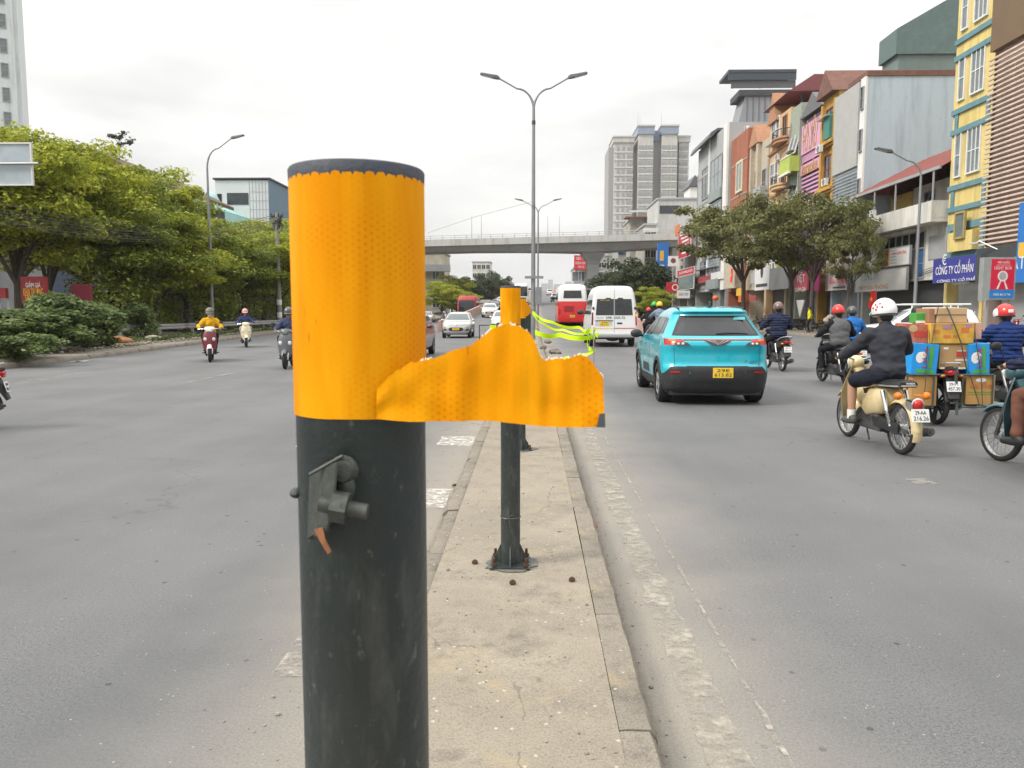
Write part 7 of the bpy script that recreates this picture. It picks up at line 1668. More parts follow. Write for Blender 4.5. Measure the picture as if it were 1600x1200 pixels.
        for sx in (-1, 1):
            g = MB(); g.ell((sx*.115, .535, .70), (.06, .022, .055), 14, 8, Matrix.Rotation(sx*-.5, 3, 'Y')); g.build('headlight', TLW, r)
        g = MB(); g.loft([[(x*w, y, z + dz*h) for (x, dz) in ((-1, 0), (-.7, .85), (0, 1), (.7, .85), (1, 0), (.7, -.9), (0, -1), (-.7, -.9))] for y, w, z, h in ((.30, .17, 1.02, .04), (.40, .17, 1.02, .07), (.50, .11, .99, .07), (.54, .05, .97, .03))]); g.build('handlebar_cover', trim, r)
        g = MB(); g.ell((0, .52, .985), (.055, .02, .035), 12, 6); g.build('position_lamp', TLW, r)
        g = MB(); g.puff([(-.10, .24), (.40, .25), (.44, .40), (.36, .33), (-.08, .33)], -.17, .17, .02, .95); g.build('floorboard', BLKP, r)
        g = MB(); g.loft([[(x*w, y, z + dz*h) for (x, dz) in ((-1, 0), (-.85, .7), (-.4, 1), (.4, 1), (.85, .7), (1, 0), (.85, -.75), (.4, -1), (-.4, -1), (-.85, -.75))] for y, w, z, h in ((-.02, .14, .50, .19), (-.15, .165, .55, .19), (-.40, .185, .61, .15), (-.65, .165, .66, .115), (-.82, .11, .70, .075), (-.90, .04, .72, .03))]); g.build('body_cover', body, r, True, 60)
        g = MB(); g.loft([[(x*w, y, z + dz) for (x, dz) in ((-1, 0), (-.9, .04), (-.5, h), (.5, h), (.9, .04), (1, 0), (.8, -.03), (-.8, -.03))] for y, w, z, h in ((-.80, .07, .775, .03), (-.72, .125, .76, .07), (-.45, .15, .74, .075), (-.25, .15, .72, .075), (-.02, .12, .70, .075), (.04, .06, .69, .04))]); g.build('seat', SEATM, r, True, 50)
        g = MB(); g.tube([(-.10, -.62, .78), (-.11, -.86, .82), (-.05, -.95, .83), (.05, -.95, .83), (.11, -.86, .82), (.10, -.62, .78)], .013, 8); g.build('grab_rail', ALU, r)
        g = MB(); g.loft([[(x*w, y, z + dz*h) for (x, dz) in ((-1, .3), (-.4, 1), (.4, 1), (1, .3), (.6, -1), (-.6, -1))] for y, w, z, h in ((-.82, .12, .675, .04), (-.89, .10, .68, .035), (-.91, .06, .685, .02))]); g.build('tail_light', TLR, r, False)
        g = MB(); g.shell(fender(ya, wr, wr + .03, 100, 195, .13, .03), (0, .004, -.004)); g.build('rear_fender', BLKP, r, True, 70)
        g = MB(); g.puff([(-.80, .60), (-.88, .58), (-1.0, .36), (-.97, .34), (-.84, .5)], -.08, .08, .012, .9); g.build('plate_holder', BLKP, r)
        pz, py = .50, -.985
    if plate_on: plate(r, p[0], p[1], basis((0, py, pz), (1, 0, 0), (0, .28, 1)), .19, .14, False)
    for sx in (-1, 1): g = MB(); g.cyl((sx*.08, .1, .27), (sx*.25, .1, .27), .014, None, 8); g.build('footrest', GRIP, r)
    if not sc: g = MB(); g.tube([(-.10, -.05, .2), (-.20, -.30, .12)], .01, 6); g.build('kickstand', BLKP, r)
    return r

# ================================================================== PEOPLE
SKIN = M('skin', (.42, .24, .155), .55, var=.08, vs=8, spec=.35); HAIR = M('hair_black', (.012, .011, .01), .5); SOLE = M('shoe_sole', (.5, .5, .48), .8)
def ik(a, c, l1, l2, hint):
    a, c, hint = V(a), V(c), V(hint); d = c - a; L = min(d.length, (l1 + l2)*.995); d.normalize()
    x = (l1*l1 - l2*l2 + L*L)/(2*L); h = sqrt(max(0, l1*l1 - x*x)); n = hint - d*hint.dot(d); n.normalize(); return a + d*x + n*h
def cloth(name, col, bump=.25): return M(name, col, .85, var=.12, vs=7, bump=bump, bs=45, spec=.2)
def puffer(name, col):
    m = cloth(name, col, .15); t = m.node_tree; co = N(t, 'ShaderNodeTexCoord').outputs['Object']; sp = N(t, 'ShaderNodeSeparateXYZ'); t.links.new(co, sp.inputs[0])
    nz = N(t, 'ShaderNodeTexNoise'); nz.inputs['Scale'].default_value = 6; t.links.new(co, nz.inputs['Vector'])
    w = math_(t, 'ABSOLUTE', math_(t, 'SINE', math_(t, 'ADD', math_(t, 'MULTIPLY', sp.outputs[2], pi/.062), math_(t, 'MULTIPLY', nz.outputs[0], 1.6))))
    bp = N(t, 'ShaderNodeBump'); bp.inputs['Strength'].default_value = .9; bp.inputs['Distance'].default_value = .02; t.links.new(w, bp.inputs['Height'])
    t.links.new(bp.outputs[0], t.nodes['Principled BSDF'].inputs['Normal']); return m
def helmet(root, c, mat, rot, visor=None, spots=None, full=False):
    c = V(c)
    g = MB(); g.ell(c + rot @ V((0, -.004, .015)), (.128, .152, .145), 24, 12, rot, -.42, 1.); h = g.build('helmet', mat, root, True, 70)
    g = MB(); rows = []
    for j in range(2):
        rows.append([c + rot @ V(((.126 + .0*j)*sin(a), .148*cos(a) + .055*j*cos(a), -.005 + .012*(1 - j) - .015*j)) for a in [(-1.1 + 2.2*k/12) for k in range(13)]])
    g.shell(rows, (0, 0, .006)); g.build('peak', visor or mat, h)
    g = MB(); g.lathe([(.129, -.046), (.133, -.04), (.131, -.028)], (0,0,0), 'z', 24); o = g.build('rim_trim', BLKP, h); o.matrix_local = Matrix.Translation(c) @ rot.to_4x4() @ Matrix.Diagonal((1, 1.17, 1, 1))
    if spots:
        g = MB()
        for (a, e) in ((-1.9, .25), (-1.7, .45), (-2.1, .5), (-1.5, .2), (-2.3, .2), (-1.8, .05)):
            d = V((.129*cos(e)*sin(a), .153*cos(e)*cos(a), .146*sin(e) + .015)); g.ell(c + rot @ d, (.013, .013, .013), 8, 6)
        g.build('red_spots', spots, h)['kind'] = 'stuff'
    return h
def person(label, loc, rz, J, jacket, trousers, shoes, hel=None, hvisor=None, hspots=None, shorts=False, vest=None, mask=None, vox=.018, group=None, yaw=0., scale=1., socks=None, bulk=1., hair=True, back_text=None):
    """J: pelvis, neck, head, hands (left, right), feet (left, right ankle), toe direction"""
    pel, nk, hd = V(J['pelvis']), V(J['neck']), V(J['head']); up = (nk - pel).normalized(); rot = Matrix.Rotation(yaw, 3, 'Z') @ Matrix.Rotation(-J.get('tilt', .1), 3, 'X')
    trot = up.to_track_quat('Z', 'Y').to_matrix(); trot = Matrix.Rotation(-atan2(up.y, up.z), 3, 'X')
    sk, jk, tr, sh = [], [], [], []
    chest = pel.lerp(nk, .66); waist = pel.lerp(nk, .33)
    sk += [('e', pel, (.14, .10, .10)), ('e', waist, (.12, .09, .14)), ('e', chest, (.15, .10, .18), trot), ('c', nk - up*.06, hd - V((0, 0, .06)), .055, .052)]
    sk += [('e', hd, (.076, .093, .112), rot), ('e', hd + rot @ V((0, .03, -.055)), (.055, .058, .055), rot), ('e', hd + rot @ V((0, .098, -.02)), (.014, .02, .022), rot), ('e', hd + rot @ V((0, .088, -.062)), (.026, .012, .010), rot)]
    for sx in (-1, 1): sk.append(('e', hd + rot @ V((sx*.078, -.005, -.015)), (.012, .022, .032), rot))
    jk += [('e', chest, (.195*bulk, .135*bulk, .215), trot), ('e', chest + up*.07, (.185*bulk, .115*bulk, .15), trot), ('e', waist, (.168*bulk, .135*bulk, .20), trot), ('e', pel + up*.03, (.178*bulk, .142*bulk, .13)), ('c', nk - up*.05, nk + up*.03, .082, .068)]
    vs_ = [('e', chest, (.203*bulk + .02, .143*bulk + .022, .235), trot), ('e', chest + up*.07, (.17*bulk, .125*bulk + .02, .16), trot), ('e', waist, (.180*bulk + .015, .145*bulk + .02, .215), trot), ('e', pel + up*.04, (.195*bulk + .01, .158*bulk + .01, .14)), ('c', nk - up*.065 + trot @ V((-.09, 0, 0)), nk - up*.065 + trot @ V((.09, 0, 0)), .098, .098)]
    tr += [('e', pel - V((0, 0, .015)), (.172, .135, .115))]
    for i, sx in enumerate((-1, 1)):
        s0 = nk - up*.075 + V((sx*.165*bulk, 0, 0)); w_ = V(J['hands'][i]); el = ik(s0, w_, .285, .265, (sx*1.0, -.35, -.75) if 'elbow' not in J else (sx*J['elbow'][0], J['elbow'][1], J['elbow'][2]))
        sk += [('c', s0, el, .048, .04), ('c', el, w_, .038, .028)]
        jk += [('c', nk - up*.085, s0, .095, .085*bulk), ('c', s0, el, .078*bulk, .064*bulk), ('c', el, w_.lerp(el, .12), .062*bulk, .044)]
        # hand: palm, four bent fingers, thumb
        fd = (w_ - el).normalized(); fw = V(J.get('hand_dir', (0, 1, -.2))).normalized(); pc = w_ + fw*.045
        sk += [('c', w_, pc, .028, .03), ('e', pc, (.040, .035, .022))]
        for k in range(4):
            b0 = pc + V((sx*(-.03 + .02*k), 0, .004)) + fw*.03; b1 = b0 + fw*.026 + V((0, 0, -.014)); b2 = b1 + V((0, 0, -.026)) - fw*.012
            sk += [('c', b0, b1, .0095, .0088), ('c', b1, b2, .0088, .0075)]
        t0 = pc + V((-sx*.034, -.0, -.008)); sk += [('c', t0, t0 + fw*.022 + V((-sx*.006, 0, -.018)), .011, .0095)]
        hp = pel + V((sx*.085, .01, -.03)); an = V(J['feet'][i]); kn = ik(hp, an, .43, .41, J.get('knee', (sx*.28, 1., .35)) if 'knee' not in J else (sx*J['knee'][0], J['knee'][1], J['knee'][2]))
        sk += [('c', hp, kn, .085, .055), ('c', kn, kn.lerp(an, .4), .055, .054), ('c', kn.lerp(an, .4), an, .054, .036)]
        td = V(J.get('toe', (0, 1, -.08))) + V((sx*.12, 0, 0)); td.normalize(); hl = an + V((0, 0, -.05)) - td*.05; te = hl + td*.20
        sk += [('c', hl, te, .034, .028), ('c', an, hl + td*.03, .036, .036)]
        sh += [('c', hl, hl + td*.1, .045, .046), ('c', hl + td*.1, te, .046, .034), ('c', hl + V((0, 0, .012)), an + V((0, 0, -.005)), .046, .044)]
        if shorts: tr += [('c', hp, hp.lerp(kn, .86), .108, .092)]
        else: tr += [('c', hp, kn, .100, .075), ('c', kn, an.lerp(kn, .06), .075, .056)]
    ob = link('person', organic(sk, SKIN, min(vox, .0125) if vox < .02 else vox*.8, 3, name='person')); ob.location = loc; ob.rotation_euler = (0, 0, rz); ob.scale = (scale,)*3
    tag(ob, label, 'person', group)
    link('trousers' if not shorts else 'shorts', organic(tr, trousers, vox, 3, .012, 7, 'trousers'), ob)
    link('jacket', organic(jk, jacket, vox, 2, .024, 8, 'jacket'), ob)
    if vest: link('vest', organic(vs_, vest, vox, 3, .014, 8, 'vest'), ob)
    link('shoes', organic(sh, shoes, vox*.8, 2, 0, 8, 'shoes'), ob)['kind'] = 'stuff'
    if socks:
        g = MB()
        for i in (0, 1): a = V(J['feet'][i]); g.tube([a + V((0, 0, -.03)), a + V((0, .0, .075))], [.046, .049], 14)
        g.build('socks', socks, ob)['kind'] = 'stuff'
    g = MB(); g.ell(hd + rot @ V((0, -.012, .02)), (.084, .098, .105), 16, 10, rot, -.3, 1.); g.ell(hd + rot @ V((0, -.045, -.03)), (.078, .062, .075), 14, 8, rot); g.build('hair', HAIR, ob)
    g = MB()
    for sx in (-1, 1): g.ell(hd + rot @ V((sx*.03, .083, .005)), (.010, .006, .006), 8, 6)
    g.build('eyes', M('eye_dark', (.02, .015, .012), .2), ob)['kind'] = 'stuff'
    if hel: helmet(ob, hd + rot @ V((0, 0, .02)), hel, rot, hvisor, hspots)
    if mask: g = MB(); g.ell(hd + rot @ V((0, .055, -.05)), (.066, .062, .058), 16, 10, rot); g.build('face_mask', mask, ob)
    return ob
def rider(style='cub', sh=.77, ys=-.24, lean=.22, hx=.30, back=0., foot=None, tilt=.12, tors=.49):
    pel = V((0, ys, sh + .085)); up = V((0, sin(lean), cos(lean))); nk = pel + up*tors; hd = nk + V((0, .055, .165))
    f = foot or ((.20, .06, .34) if style != 'scooter' else (.15, .20, .42))
    return dict(pelvis=pel, neck=nk, head=hd, hands=[(-hx, .215, 1.035), (hx, .215, 1.035)], feet=[(-f[0], f[1], f[2]), (f[0], f[1], f[2])], tilt=tilt)
def ride(bike_kw, who_kw, style, J=None):
    b_ = moto(style=style, **bike_kw); s_ = bike_kw.get('scale', 1.)
    person(loc=bike_kw['loc'], rz=bike_kw['rz'], J=J or rider(style), **who_kw); return b_

CREAM = M('cream_paint', (.60, .49, .27), .38, var=.06, vs=3, coat=.4, scuff=[(11, (1, 1, .5), .56, .72, .45, (.22, .17, .10)), (40, (1, 1, 1), .66, .72, .5, (.14, .09, .05))]); HWHITE = M('helmet_white', (.74, .74, .73), .25, var=.03, coat=.6); HRED = M('helmet_red', (.60, .02, .015), .3, var=.03, coat=.5); HDARK = M('helmet_dark', (.05, .05, .055), .3, coat=.5); HBRN = M('helmet_brown', (.16, .085, .075), .3, var=.3, vs=9, coat=.5); HYEL = M('helmet_yellow', (.70, .47, .02), .35)
GREYJ = cloth('charcoal_shirt', (.036, .038, .048)); NAVY = puffer('navy_puffer', (.022, .028, .062)); NAVB = puffer('blue_puffer', (.012, .030, .12)); BLACKC = cloth('black_cloth', (.014, .014, .017)); BLUEJ = cloth('sky_blue_jacket', (.02, .14, .42)); YELJ = cloth('yellow_jacket', (.62, .33, .012)); VEST = cloth('grey_vest', (.11, .11, .115)); DGREY = cloth('dark_grey_trousers', (.03, .03, .034)); BRNP = cloth('brown_trousers', (.15, .065, .045)); SHOE = M('shoe_grey', (.07, .068, .062), .7, var=.2, vs=9); SHOEB = M('shoe_black', (.018, .018, .018), .6)

# A: cream step-through, man in white helmet
pr_ = gnd(1405, 710); pf_ = gnd(1338, 681); rzA = R(4.)
ride(dict(label='cream step-through motorbike with round red tail lamp and chrome shocks', loc=(pr_.x - .02, pr_.y + .62, 0), rz=rzA, body=CREAM, p=('29-AA', '216.26'), mirrors=False),
     dict(label='man in charcoal shirt, dark shorts and white helmet riding the cream motorbike', jacket=GREYJ, trousers=cloth('navy_shorts', (.016, .018, .03)), shoes=SHOE, hel=HWHITE, hspots=HRED, shorts=True, socks=M('sock_white', (.7, .7, .68), .9), vox=.014, yaw=.15, bulk=1.08), 'cub', rider('cub', .79, -.28, .20, .31, foot=(.22, .10, .33), tors=.50))
# B: loaded motorbike
pB = gnd(1470, 663); BX_, BY2 = 5.58, pB.y + .62
moto('dark motorbike almost hidden under its load of cartons', (BX_, BY2, 0), R(1), 'wave', BLKP, p=('29-P1', '457.30'), rimk='cast', mirrors=True)
person('rider with black hair seen only over the stacked cartons', (BX_, BY2, 0), R(1), rider('cub', .78, -.06, .12, .3), BLACKC, DGREY, SHOEB, vox=.024)
# C
ride(dict(label='dark motorbike ridden by the person in the blue puffer jacket', loc=(7.08, 12.0, 0), rz=R(0), body=BLKP, p=('29-L5', '882.04')), dict(label='rider in blue puffer jacket and red helmet with white side panels', jacket=NAVB, trousers=BLACKC, shoes=SHOEB, hel=HRED, vox=.018, bulk=1.22), 'wave', rider('wave', .76, -.3, .16))
for hm_ in bpy.data.objects:
    if hm_.name.startswith('person') and hm_.get('label', '').startswith('rider in blue puffer'):
        h_ = [c for c in hm_.children if c.name.startswith('helmet')][0]
        J_ = rider('wave', .76, -.3, .16); c_ = V(J_['head']) + V((0, 0, .03))
        for sx in (-1, 1): g = MB(); g.ell(c_ + V((sx*.108, .03, .0)), (.028, .085, .075), 14, 8); g.build('side_panel', HWHITE, h_)
        bevel(part(h_, 'logo_patch', HWHITE, (c_.x - .035, c_.x + .035, c_.y - .158, c_.y - .13, c_.z + .01, c_.z + .06)), .008)
# D: step-through at the picture's edge, turned across
fD = gnd(1562, 720); rzD = R(10); hd_ = V((-sin(rzD), cos(rzD), 0)); cD = fD - hd_*.61
TEALB = M('teal_bike_paint', (.045, .12, .14), .4, var=.1, vs=4, coat=.5)
ride(dict(label='teal step-through motorbike with spoked front wheel cut by the edge of view', loc=(cD.x, cD.y, 0), rz=rzD, body=TEALB, p=('29-S2', '113.08')), dict(label='rider in navy jacket and brown trousers cut by the edge of view', jacket=NAVY, trousers=BRNP, shoes=SHOEB, hel=HDARK, vox=.016), 'cub', rider('cub', .78, -.26, .2, foot=(.24, .14, .34)))
# E
rE = gnd(1325, 604); ride(dict(label='black motorbike with red tail light under the grey vested rider', loc=(rE.x - .05, rE.y + .62, 0), rz=R(3), body=M('bike_black', (.02, .021, .024), .35, coat=.5), p=('29-K1', '133.62'), rimk='cast'), dict(label='rider in red helmet and grey vest over black sleeves', jacket=BLACKC, trousers=BLACKC, shoes=SHOEB, hel=HRED, vest=VEST, vox=.018, bulk=1.05), 'wave', rider('wave', .79, -.2, .15, foot=(.22, .12, .33)))
# F
ride(dict(label='dark scooter hidden behind the grey vested rider', loc=(8.35, 20.6, 0), rz=R(-3), body=BLKP, p=('29-E1', '071.55')), dict(label='rider in bright blue jacket and dark helmet', jacket=BLUEJ, trousers=BLACKC, shoes=SHOEB, hel=HDARK, vox=.022, bulk=1.05), 'scooter', rider('scooter', .78, -.2, .12))
# G
rG = gnd(1222, 580); ride(dict(label='black scooter with blank white plate beyond the turquoise car', loc=(rG.x, rG.y + .62, 0), rz=R(0), body=BLKP, p=('29-T1', '604.17'), scale=1.04), dict(label='rider in quilted navy jacket and brown pink helmet', jacket=NAVY, trousers=BLACKC, shoes=SHOEB, hel=HBRN, vox=.018, bulk=1.18, scale=1.06), 'wave', rider('wave', .79, -.24, .1))
# I, J, K: oncoming scooters
DRED = M('dark_red_paint', (.16, .012, .02), .35, coat=.5); WHP = M('scooter_white', (.68, .68, .66), .35, coat=.5)
fI = gnd(331, 566); ride(dict(label='dark red scooter with white front panels coming along the far lanes', loc=(fI.x - .25, fI.y + .55, 0), rz=pi + R(20), body=DRED, trim=WHP, p=('29-G1', '331.90')), dict(label='scooter rider in yellow jacket with pale face mask and grey helmet', jacket=YELJ, trousers=BLACKC, shoes=SHOEB, hel=M('helmet_grey', (.12, .12, .09), .4), mask=M('mask_pale', (.68, .66, .58), .8), vox=.02), 'scooter', rider('scooter', .76, -.2, .05))
fJ = gnd(370, 543); ride(dict(label='cream classic scooter coming along beside the guardrail', loc=(fJ.x + .2, fJ.y + .55, 0), rz=pi + R(22), body=M('scooter_cream', (.70, .62, .42), .35, coat=.5), p=('29-D1', '248.66')), dict(label='scooter rider in blue jacket and pink helmet on the cream scooter', jacket=cloth('dull_blue', (.035, .05, .14)), trousers=cloth('pale_trousers', (.45, .40, .33)), shoes=SHOEB, hel=M('helmet_pink', (.62, .32, .30), .4), mask=M('mask_rose', (.35, .18, .16), .8), vox=.024), 'scooter', rider('scooter', .76, -.2, .05))
fK = gnd(434, 577); ride(dict(label='grey scooter with white headlights cut off by the front bollard', loc=(fK.x + .12, fK.y + .6, 0), rz=pi + R(8), body=M('scooter_grey', (.10, .11, .115), .4, coat=.4), p=('29-B2', '190.45')), dict(label='scooter rider in dull blue top half hidden by the front bollard', jacket=cloth('dull_blue2', (.05, .06, .12)), trousers=BLACKC, shoes=SHOEB, hel=HDARK, vox=.02), 'scooter', rider('scooter', .76, -.2, .05))
# L: tail of a scooter at the other edge of the picture
pL = gnd(-38, 672); rzL = R(112); hl_ = V((-sin(rzL), cos(rzL), 0)); cL = pL + hl_*.61
moto('black scooter with white tail panel leaving past the edge of view', (cL.x, cL.y, 0), rzL, 'wave', BLKP, trim=WHP, p=('29-N1', '905.31'), rimk='cast')
person('rider on the black scooter past the edge of view', (cL.x, cL.y, 0), rzL, rider('wave'), BLACKC, DGREY, SHOEB, hel=HDARK, vox=.03)
# H: small riders farther up the lane
for i, (px, py, Y, hm, jm, lb, lb2) in enumerate(((1030, 476, 36., HYEL, cloth('pale_blue_shirt', (.20, .25, .34)), 'small rider in yellow helmet ahead of the turquoise car', 'small dark motorbike under the yellow helmeted rider'), (1013, 484, 42., HRED, BLACKC, 'small rider in red helmet beside the white van', 'small dark motorbike near the white van'), (1022, 462, 44., M('helmet_green', (.05, .40, .06), .4), BLACKC, 'tall looking small rider in green helmet topped with red', 'dark motorbike farthest up the lane beside the van'))):
    q = at(px, py, Y); ride(dict(label=lb2, loc=(q.x, Y, 0), rz=0, body=BLKP, plate_on=False), dict(label=lb, jacket=jm, trousers=BLACKC, shoes=SHOEB, hel=hm, vox=.03, scale=max(.95, min(1.25, q.z/1.55))), 'scooter', rider('scooter'))
# parked motorbikes along the pavement: one built, then copied
pk0 = moto('parked motorbike', (19.2, 44, .145), R(75), 'wave', BLKP, rimk='cast', mirrors=True, group='motorbikes parked on the shop pavement'); pk1 = moto('parked motorbike', (19.6, 31.5, .145), R(80), 'scooter', DRED, group='motorbikes parked on the shop pavement')
cols_ = ('between the slanting tree and the kerb', 'beside the slanting tree trunk', 'behind the navy jacketed rider', 'near the forking tree trunk', 'next in line past the forking tree trunk', 'in the dark group by the turquoise car roof', 'second in the dark group by the turquoise car roof', 'last of the line by the far shops')
for i, Y in enumerate((50., 54.5, 59, 60.2, 61.5, 63., 64.5, 68)):
    o = pk0 if i == 0 else copy_tree(pk0); o.location = (19.6 + .3*(i % 2), Y, .145); o.rotation_euler = (0, 0, R(70 + 7*(i % 3))); o['label'] = 'dark parked motorbike ' + cols_[i]
for i, Y in enumerate((30.2, 31.6, 33.1)):
    o = pk1 if i == 0 else copy_tree(pk1); o.location = (20.0 + .35*i, Y, .145); o.rotation_euler = (0, 0, R(80 + 6*i)); o['label'] = 'dark red parked scooter ' + ('below the red light box sign', 'behind the light box posts', 'toward the yellow pillar past the light box')[i]
STAND = dict(pelvis=(0, 0, .92), neck=(0, .03, 1.42), head=(0, .06, 1.585), hands=[(-.27, .05, .88), (.27, .05, .88)], feet=[(-.1, 0, .085), (.1, .06, .085)], knee=(.1, 1., 0), elbow=(.6, -1., -.2), hand_dir=(0, .2, -1))
BEND = dict(pelvis=(0, -.15, .84), neck=(0, .28, 1.12), head=(0, .42, 1.2), hands=[(-.2, .48, .62), (.2, .5, .6)], feet=[(-.12, 0, .085), (.14, .1, .085)], knee=(.1, 1., 0), elbow=(.8, -.4, .2), hand_dir=(0, .4, -1), tilt=.6)
q = gnd(1238, 527, .145); person('person in bright yellow jacket standing on the pavement by the forked tree', (18.4, 52.0, .145), R(60), STAND, cloth('bright_yellow', (.62, .60, .02)), BLACKC, SHOEB, vox=.026)
person('person in pale top bending down beside the slanting tree trunk', (19.0, 50.5, .145), R(-70), BEND, cloth('pale_tan', (.36, .29, .23)), cloth('pale_trousers', (0,0,0)), SHOEB, vox=.026)

# ---- load of cartons on motorbike B
CART = M('carton', (.40, .25, .115), .85, var=.10, vs=5); CART2 = M('carton_orange', (.46, .26, .085), .8, var=.08, vs=5); CARD = M('carton_pale', (.50, .34, .19), .85, var=.07); PRY = M('print_box_yellow', (.56, .33, .045), .6, var=.25, vs=9); PRR = M('print_box_red', (.42, .12, .07), .6, var=.4, vs=9); BLUC = M('blue_case', (.01, .26, .66), .45, var=.12, vs=5); PRED = M('print_red', (.48, .05, .03), .6); PGRN = M('print_green', (.06, .32, .05), .6); PWH = M('print_white', (.75, .74, .70), .6); POR = M('print_orange', (.55, .16, .04), .6)
def carton(label, px0, py0, px1, py1, Yr, d, mat, rz=0., name='carton', cat='carton'):
    a, b_ = at(px0, py1, Yr), at(px1, py0, Yr); w, h = b_.x - a.x, b_.z - a.z
    o = MB().box(-w/2, w/2, 0, d, -h/2, h/2).build(name, mat, None, False); bevel(o, .008, 2); o.location = ((a.x + b_.x)/2, Yr, (a.z + b_.z)/2); o.rotation_euler = (0, rz, 0); tag(o, label, cat, 'cartons loaded on the dark motorbike'); return o, w, h
def pt(o, s, sz, m_, x, z, wd=None, vert=False): return text(s, sz, m_, o, basis((x, -.004, z), (0, 0, 1) if vert else (1, 0, 0), (-1, 0, 0) if vert else (0, 0, 1)), 'print', .0015, wd)
def flatp(o, m_, *b4, d=.0035): return part(o, 'print', m_, *[(x0, x1, -d, -.0005, z0, z1) for x0, x1, z0, z1 in b4])
YR = BY2 - .92
o, w, h = carton('tan carton with orange fruit drink print, low on the kerb side of the load', 1508, 586, 1556, 632, YR, .3, CART2)
pt(o, 'LaVie', .12, POR, 0, .06, w*.72); flatp(o, PGRN, (-w*.42, w*.46, -.035, -.025), (-w*.42, w*.46, -.065, -.058)); g = MB(); g.ell((0, -.002, .13), (.07, .003, .03), 14, 6); g.build('print', PWH, o)
o, w, h = carton('plain tan carton low on the median side of the load', 1426, 587, 1465, 634, YR, .3, CART2); flatp(o, POR, (-w*.1, w*.35, -.03, .0), (-w*.1, w*.3, -.09, -.07))
for (x0, x1, lb) in ((1513, 1548, 'bright blue bottle case printed sideways, on the kerb side'), (1424, 1467, 'bright blue bottle case printed sideways, on the median side')):
    o, w, h = carton(lb, x0, 537, x1, 586, YR - .01, .28, BLUC, R(-3 if x0 > 1500 else 4), 'bottle_case', 'case'); flatp(o, PGRN, (w*.14, w*.30, -h*.28, h*.42), (-w*.3, w*.40, -h*.44, -h*.32)); g = MB(); g.ell((-w*.2, -.002, .02), (.055, .002, .075), 14, 6); g.ell((-w*.1, -.003, .05), (.05, .002, .05), 12, 6); g.build('print', PWH, o); pt(o, 'LaVie', .1, PRED, 0, .02, h*.62, True)
o, w, h = carton('scuffed brown carton with taped label in the middle of the load', 1467, 538, 1514, 577, YR + .04, .35, CART); flatp(o, PRED, (.03, .16, .0, .07)); flatp(o, PWH, (.02, .18, -.05, -.035), (.04, .15, .075, .085), (-w*.46, w*.46, -h*.49, -h*.42), (-.14, -.08, h*.3, h*.38))
o, w, h = carton('wide yellow printed carton across the top of the load', 1453, 505, 1523, 537, YR + .02, .42, PRY); flatp(o, POR, (w*.2, w*.38, .01, .08), (-w*.42, -w*.3, .0, .05), (-w*.2, -w*.03, -.06, -.02), (w*.02, w*.12, -.05, -.02)); flatp(o, M('print_violet', (.40, .20, .30), .6), (-w*.22, -w*.02, .06, .11), (w*.3, w*.44, .08, .12)); flatp(o, CARD, (-w*.49, w*.49, h*.43, h*.49))
o, w, h = carton('red and brown printed carton tilted at the median side of the wide one', 1412, 506, 1452, 538, YR + .1, .3, PRR, R(3)); flatp(o, PRED, (-w*.1, w*.48, -.04, .04)); g = MB(); g.ell((-w*.15, -.002, .07), (.06, .003, .05), 12, 6); g.build('print', CARD, o)
o, w, h = carton('pinkish carton end poking out at the kerb side of the wide one', 1524, 504, 1535, 530, YR + .14, .3, M('carton_pink', (.55, .32, .22), .8))
carton('flat tan carton lying on the wide printed one', 1464, 492, 1512, 504.5, YR + .08, .36, CARD); carton('topmost flat tan carton of the load', 1462, 481, 1512, 491.8, YR + .07, .38, CARD); carton('upright brown carton side standing beside the flat cartons', 1451, 482, 1462, 504.5, YR + .1, .36, M('carton_brown', (.30, .16, .09), .85))
o, w, h = carton('green and white wrapped pack beside the top cartons', 1431, 489, 1450, 505, YR + .2, .2, PGRN, 0, 'wrapped_pack', 'pack'); flatp(o, PWH, (-w*.5, w*.5, -h*.5, -h*.25))
RACKM = M('rack_steel', (.07, .10, .095), .5, .4, var=.2)
rk = empty('luggage_rack', 'dark green steel luggage rack holding the cartons over the rear wheel', 'rack', (BX_, BY2, 0))
g = MB(); hz_ = at(1490, 582, YR).z
for sx in (-.5, -.1, .1, .5): g.tube([(sx, -.95, hz_ - .03), (sx, -.45, hz_ - .03)], .014, 6)
for y in (-.94, -.62): g.tube([(-.56, y, hz_ - .03), (.56, y, hz_ - .03)], .014, 6)
zb_ = at(1490, 634, YR).z
for sx in (-.57, -.22, .16, .56):
    g.tube([(sx, -.94, hz_ - .03), (sx, -.94, zb_ - .02), (sx, -.64, zb_ - .02), (sx, -.62, hz_ - .03)], .012, 6)
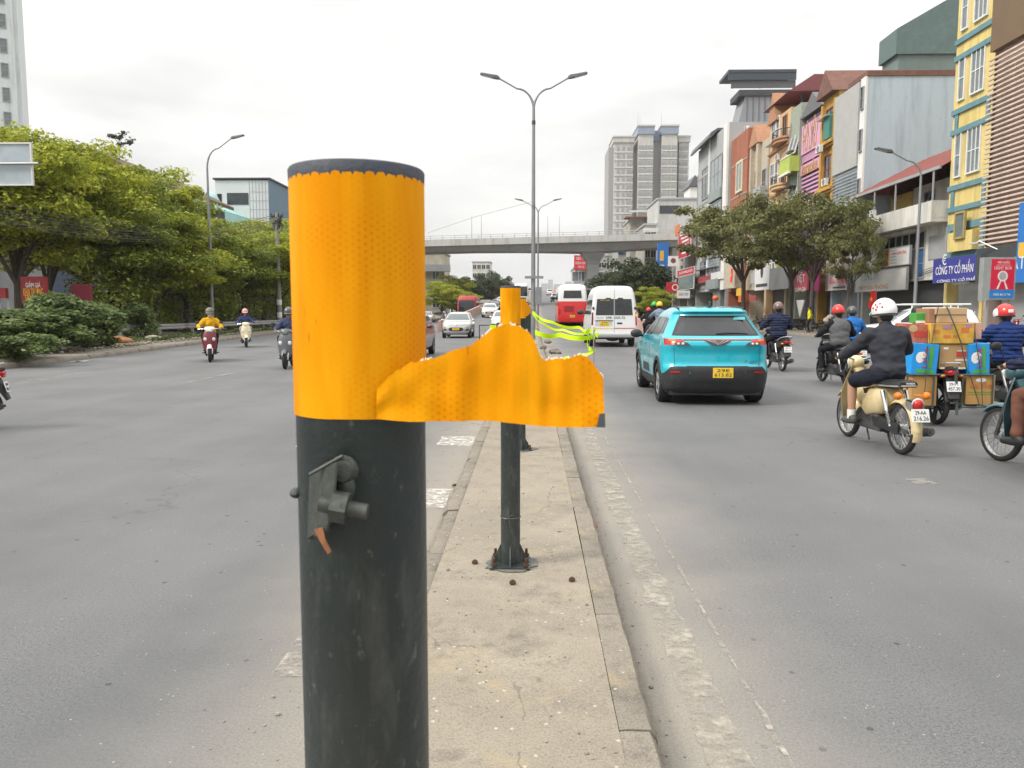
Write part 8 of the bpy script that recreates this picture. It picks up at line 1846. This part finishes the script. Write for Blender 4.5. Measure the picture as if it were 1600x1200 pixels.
for sx in ((-.57, -.22), (.16, .56)):
    for y in (-.90, -.66): g.tube([(sx[0], y, zb_ - .02), (sx[1], y, zb_ - .02)], .012, 6)
for sx in (-.13, .13): g.tube([(sx, -.62, hz_ - .03), (sx, -.42, .70)], .014, 6)
g.build('bars', RACKM, rk, True, 50)
g = MB(); a, b_ = at(1493, 575, YR - .05), at(1495, 648, YR - .05); g.tube([a - V((BX_, BY2, 0)), b_ - V((BX_, BY2, 0))], [.022, .018], 8); g.ell(a - V((BX_, BY2, 0)), (.035, .03, .03), 10, 6); g.build('prop_stick', RACKM, rk)
def strap(label, pts):
    q = [at(px, py, YR - .018 - .0 + dy) for px, py, dy in pts]; o = MB().tube(q, .011, 6, True, .4).build('strap', M('strap_green', (.05, .065, .055), .8), None); tag(o, label, 'strap', 'straps tied round the cartons')
strap('dark strap running over the top cartons down to the middle one', [(1478, 478, .2), (1480, 481, .05), (1492, 510, .0), (1502, 537, .0), (1510, 577, .0)]); strap('dark strap down the kerb side blue case and tan carton', [(1523, 520, .0), (1529, 560, -.02), (1534, 600, -.012), (1535, 632, -.012)]); strap('dark strap slanting across the kerb side tan carton', [(1514, 580, .0), (1520, 600, -.01), (1530, 633, -.012)]); strap('dark strap down the median side blue case and carton', [(1450, 515, .06), (1448, 560, -.02), (1446, 600, -.012), (1443, 634, -.012)])
strap('dark strap holding the upright carton at the top of the load', [(1466, 480, .05), (1462, 500, .05), (1456, 536, .0)])
bpy.data.scenes.remove(TMP)
# ================================================================== AIR
HZ = bpy.data.materials.new('air'); HZ.use_nodes = True; HZ.node_tree.nodes.clear()
_o = N(HZ.node_tree, 'ShaderNodeOutputMaterial'); _v = N(HZ.node_tree, 'ShaderNodeVolumePrincipled'); _v.inputs['Color'].default_value = (.93, .95, .98, 1); _v.inputs['Density'].default_value = .00020; _v.inputs['Anisotropy'].default_value = .1
HZ.node_tree.links.new(_v.outputs[0], _o.inputs['Volume'])
hz_o = MB().box(-1510, 1510, -160, 2510, -1.06, 115).build('haze', HZ, None, False); hz_o['kind'] = 'stuff'
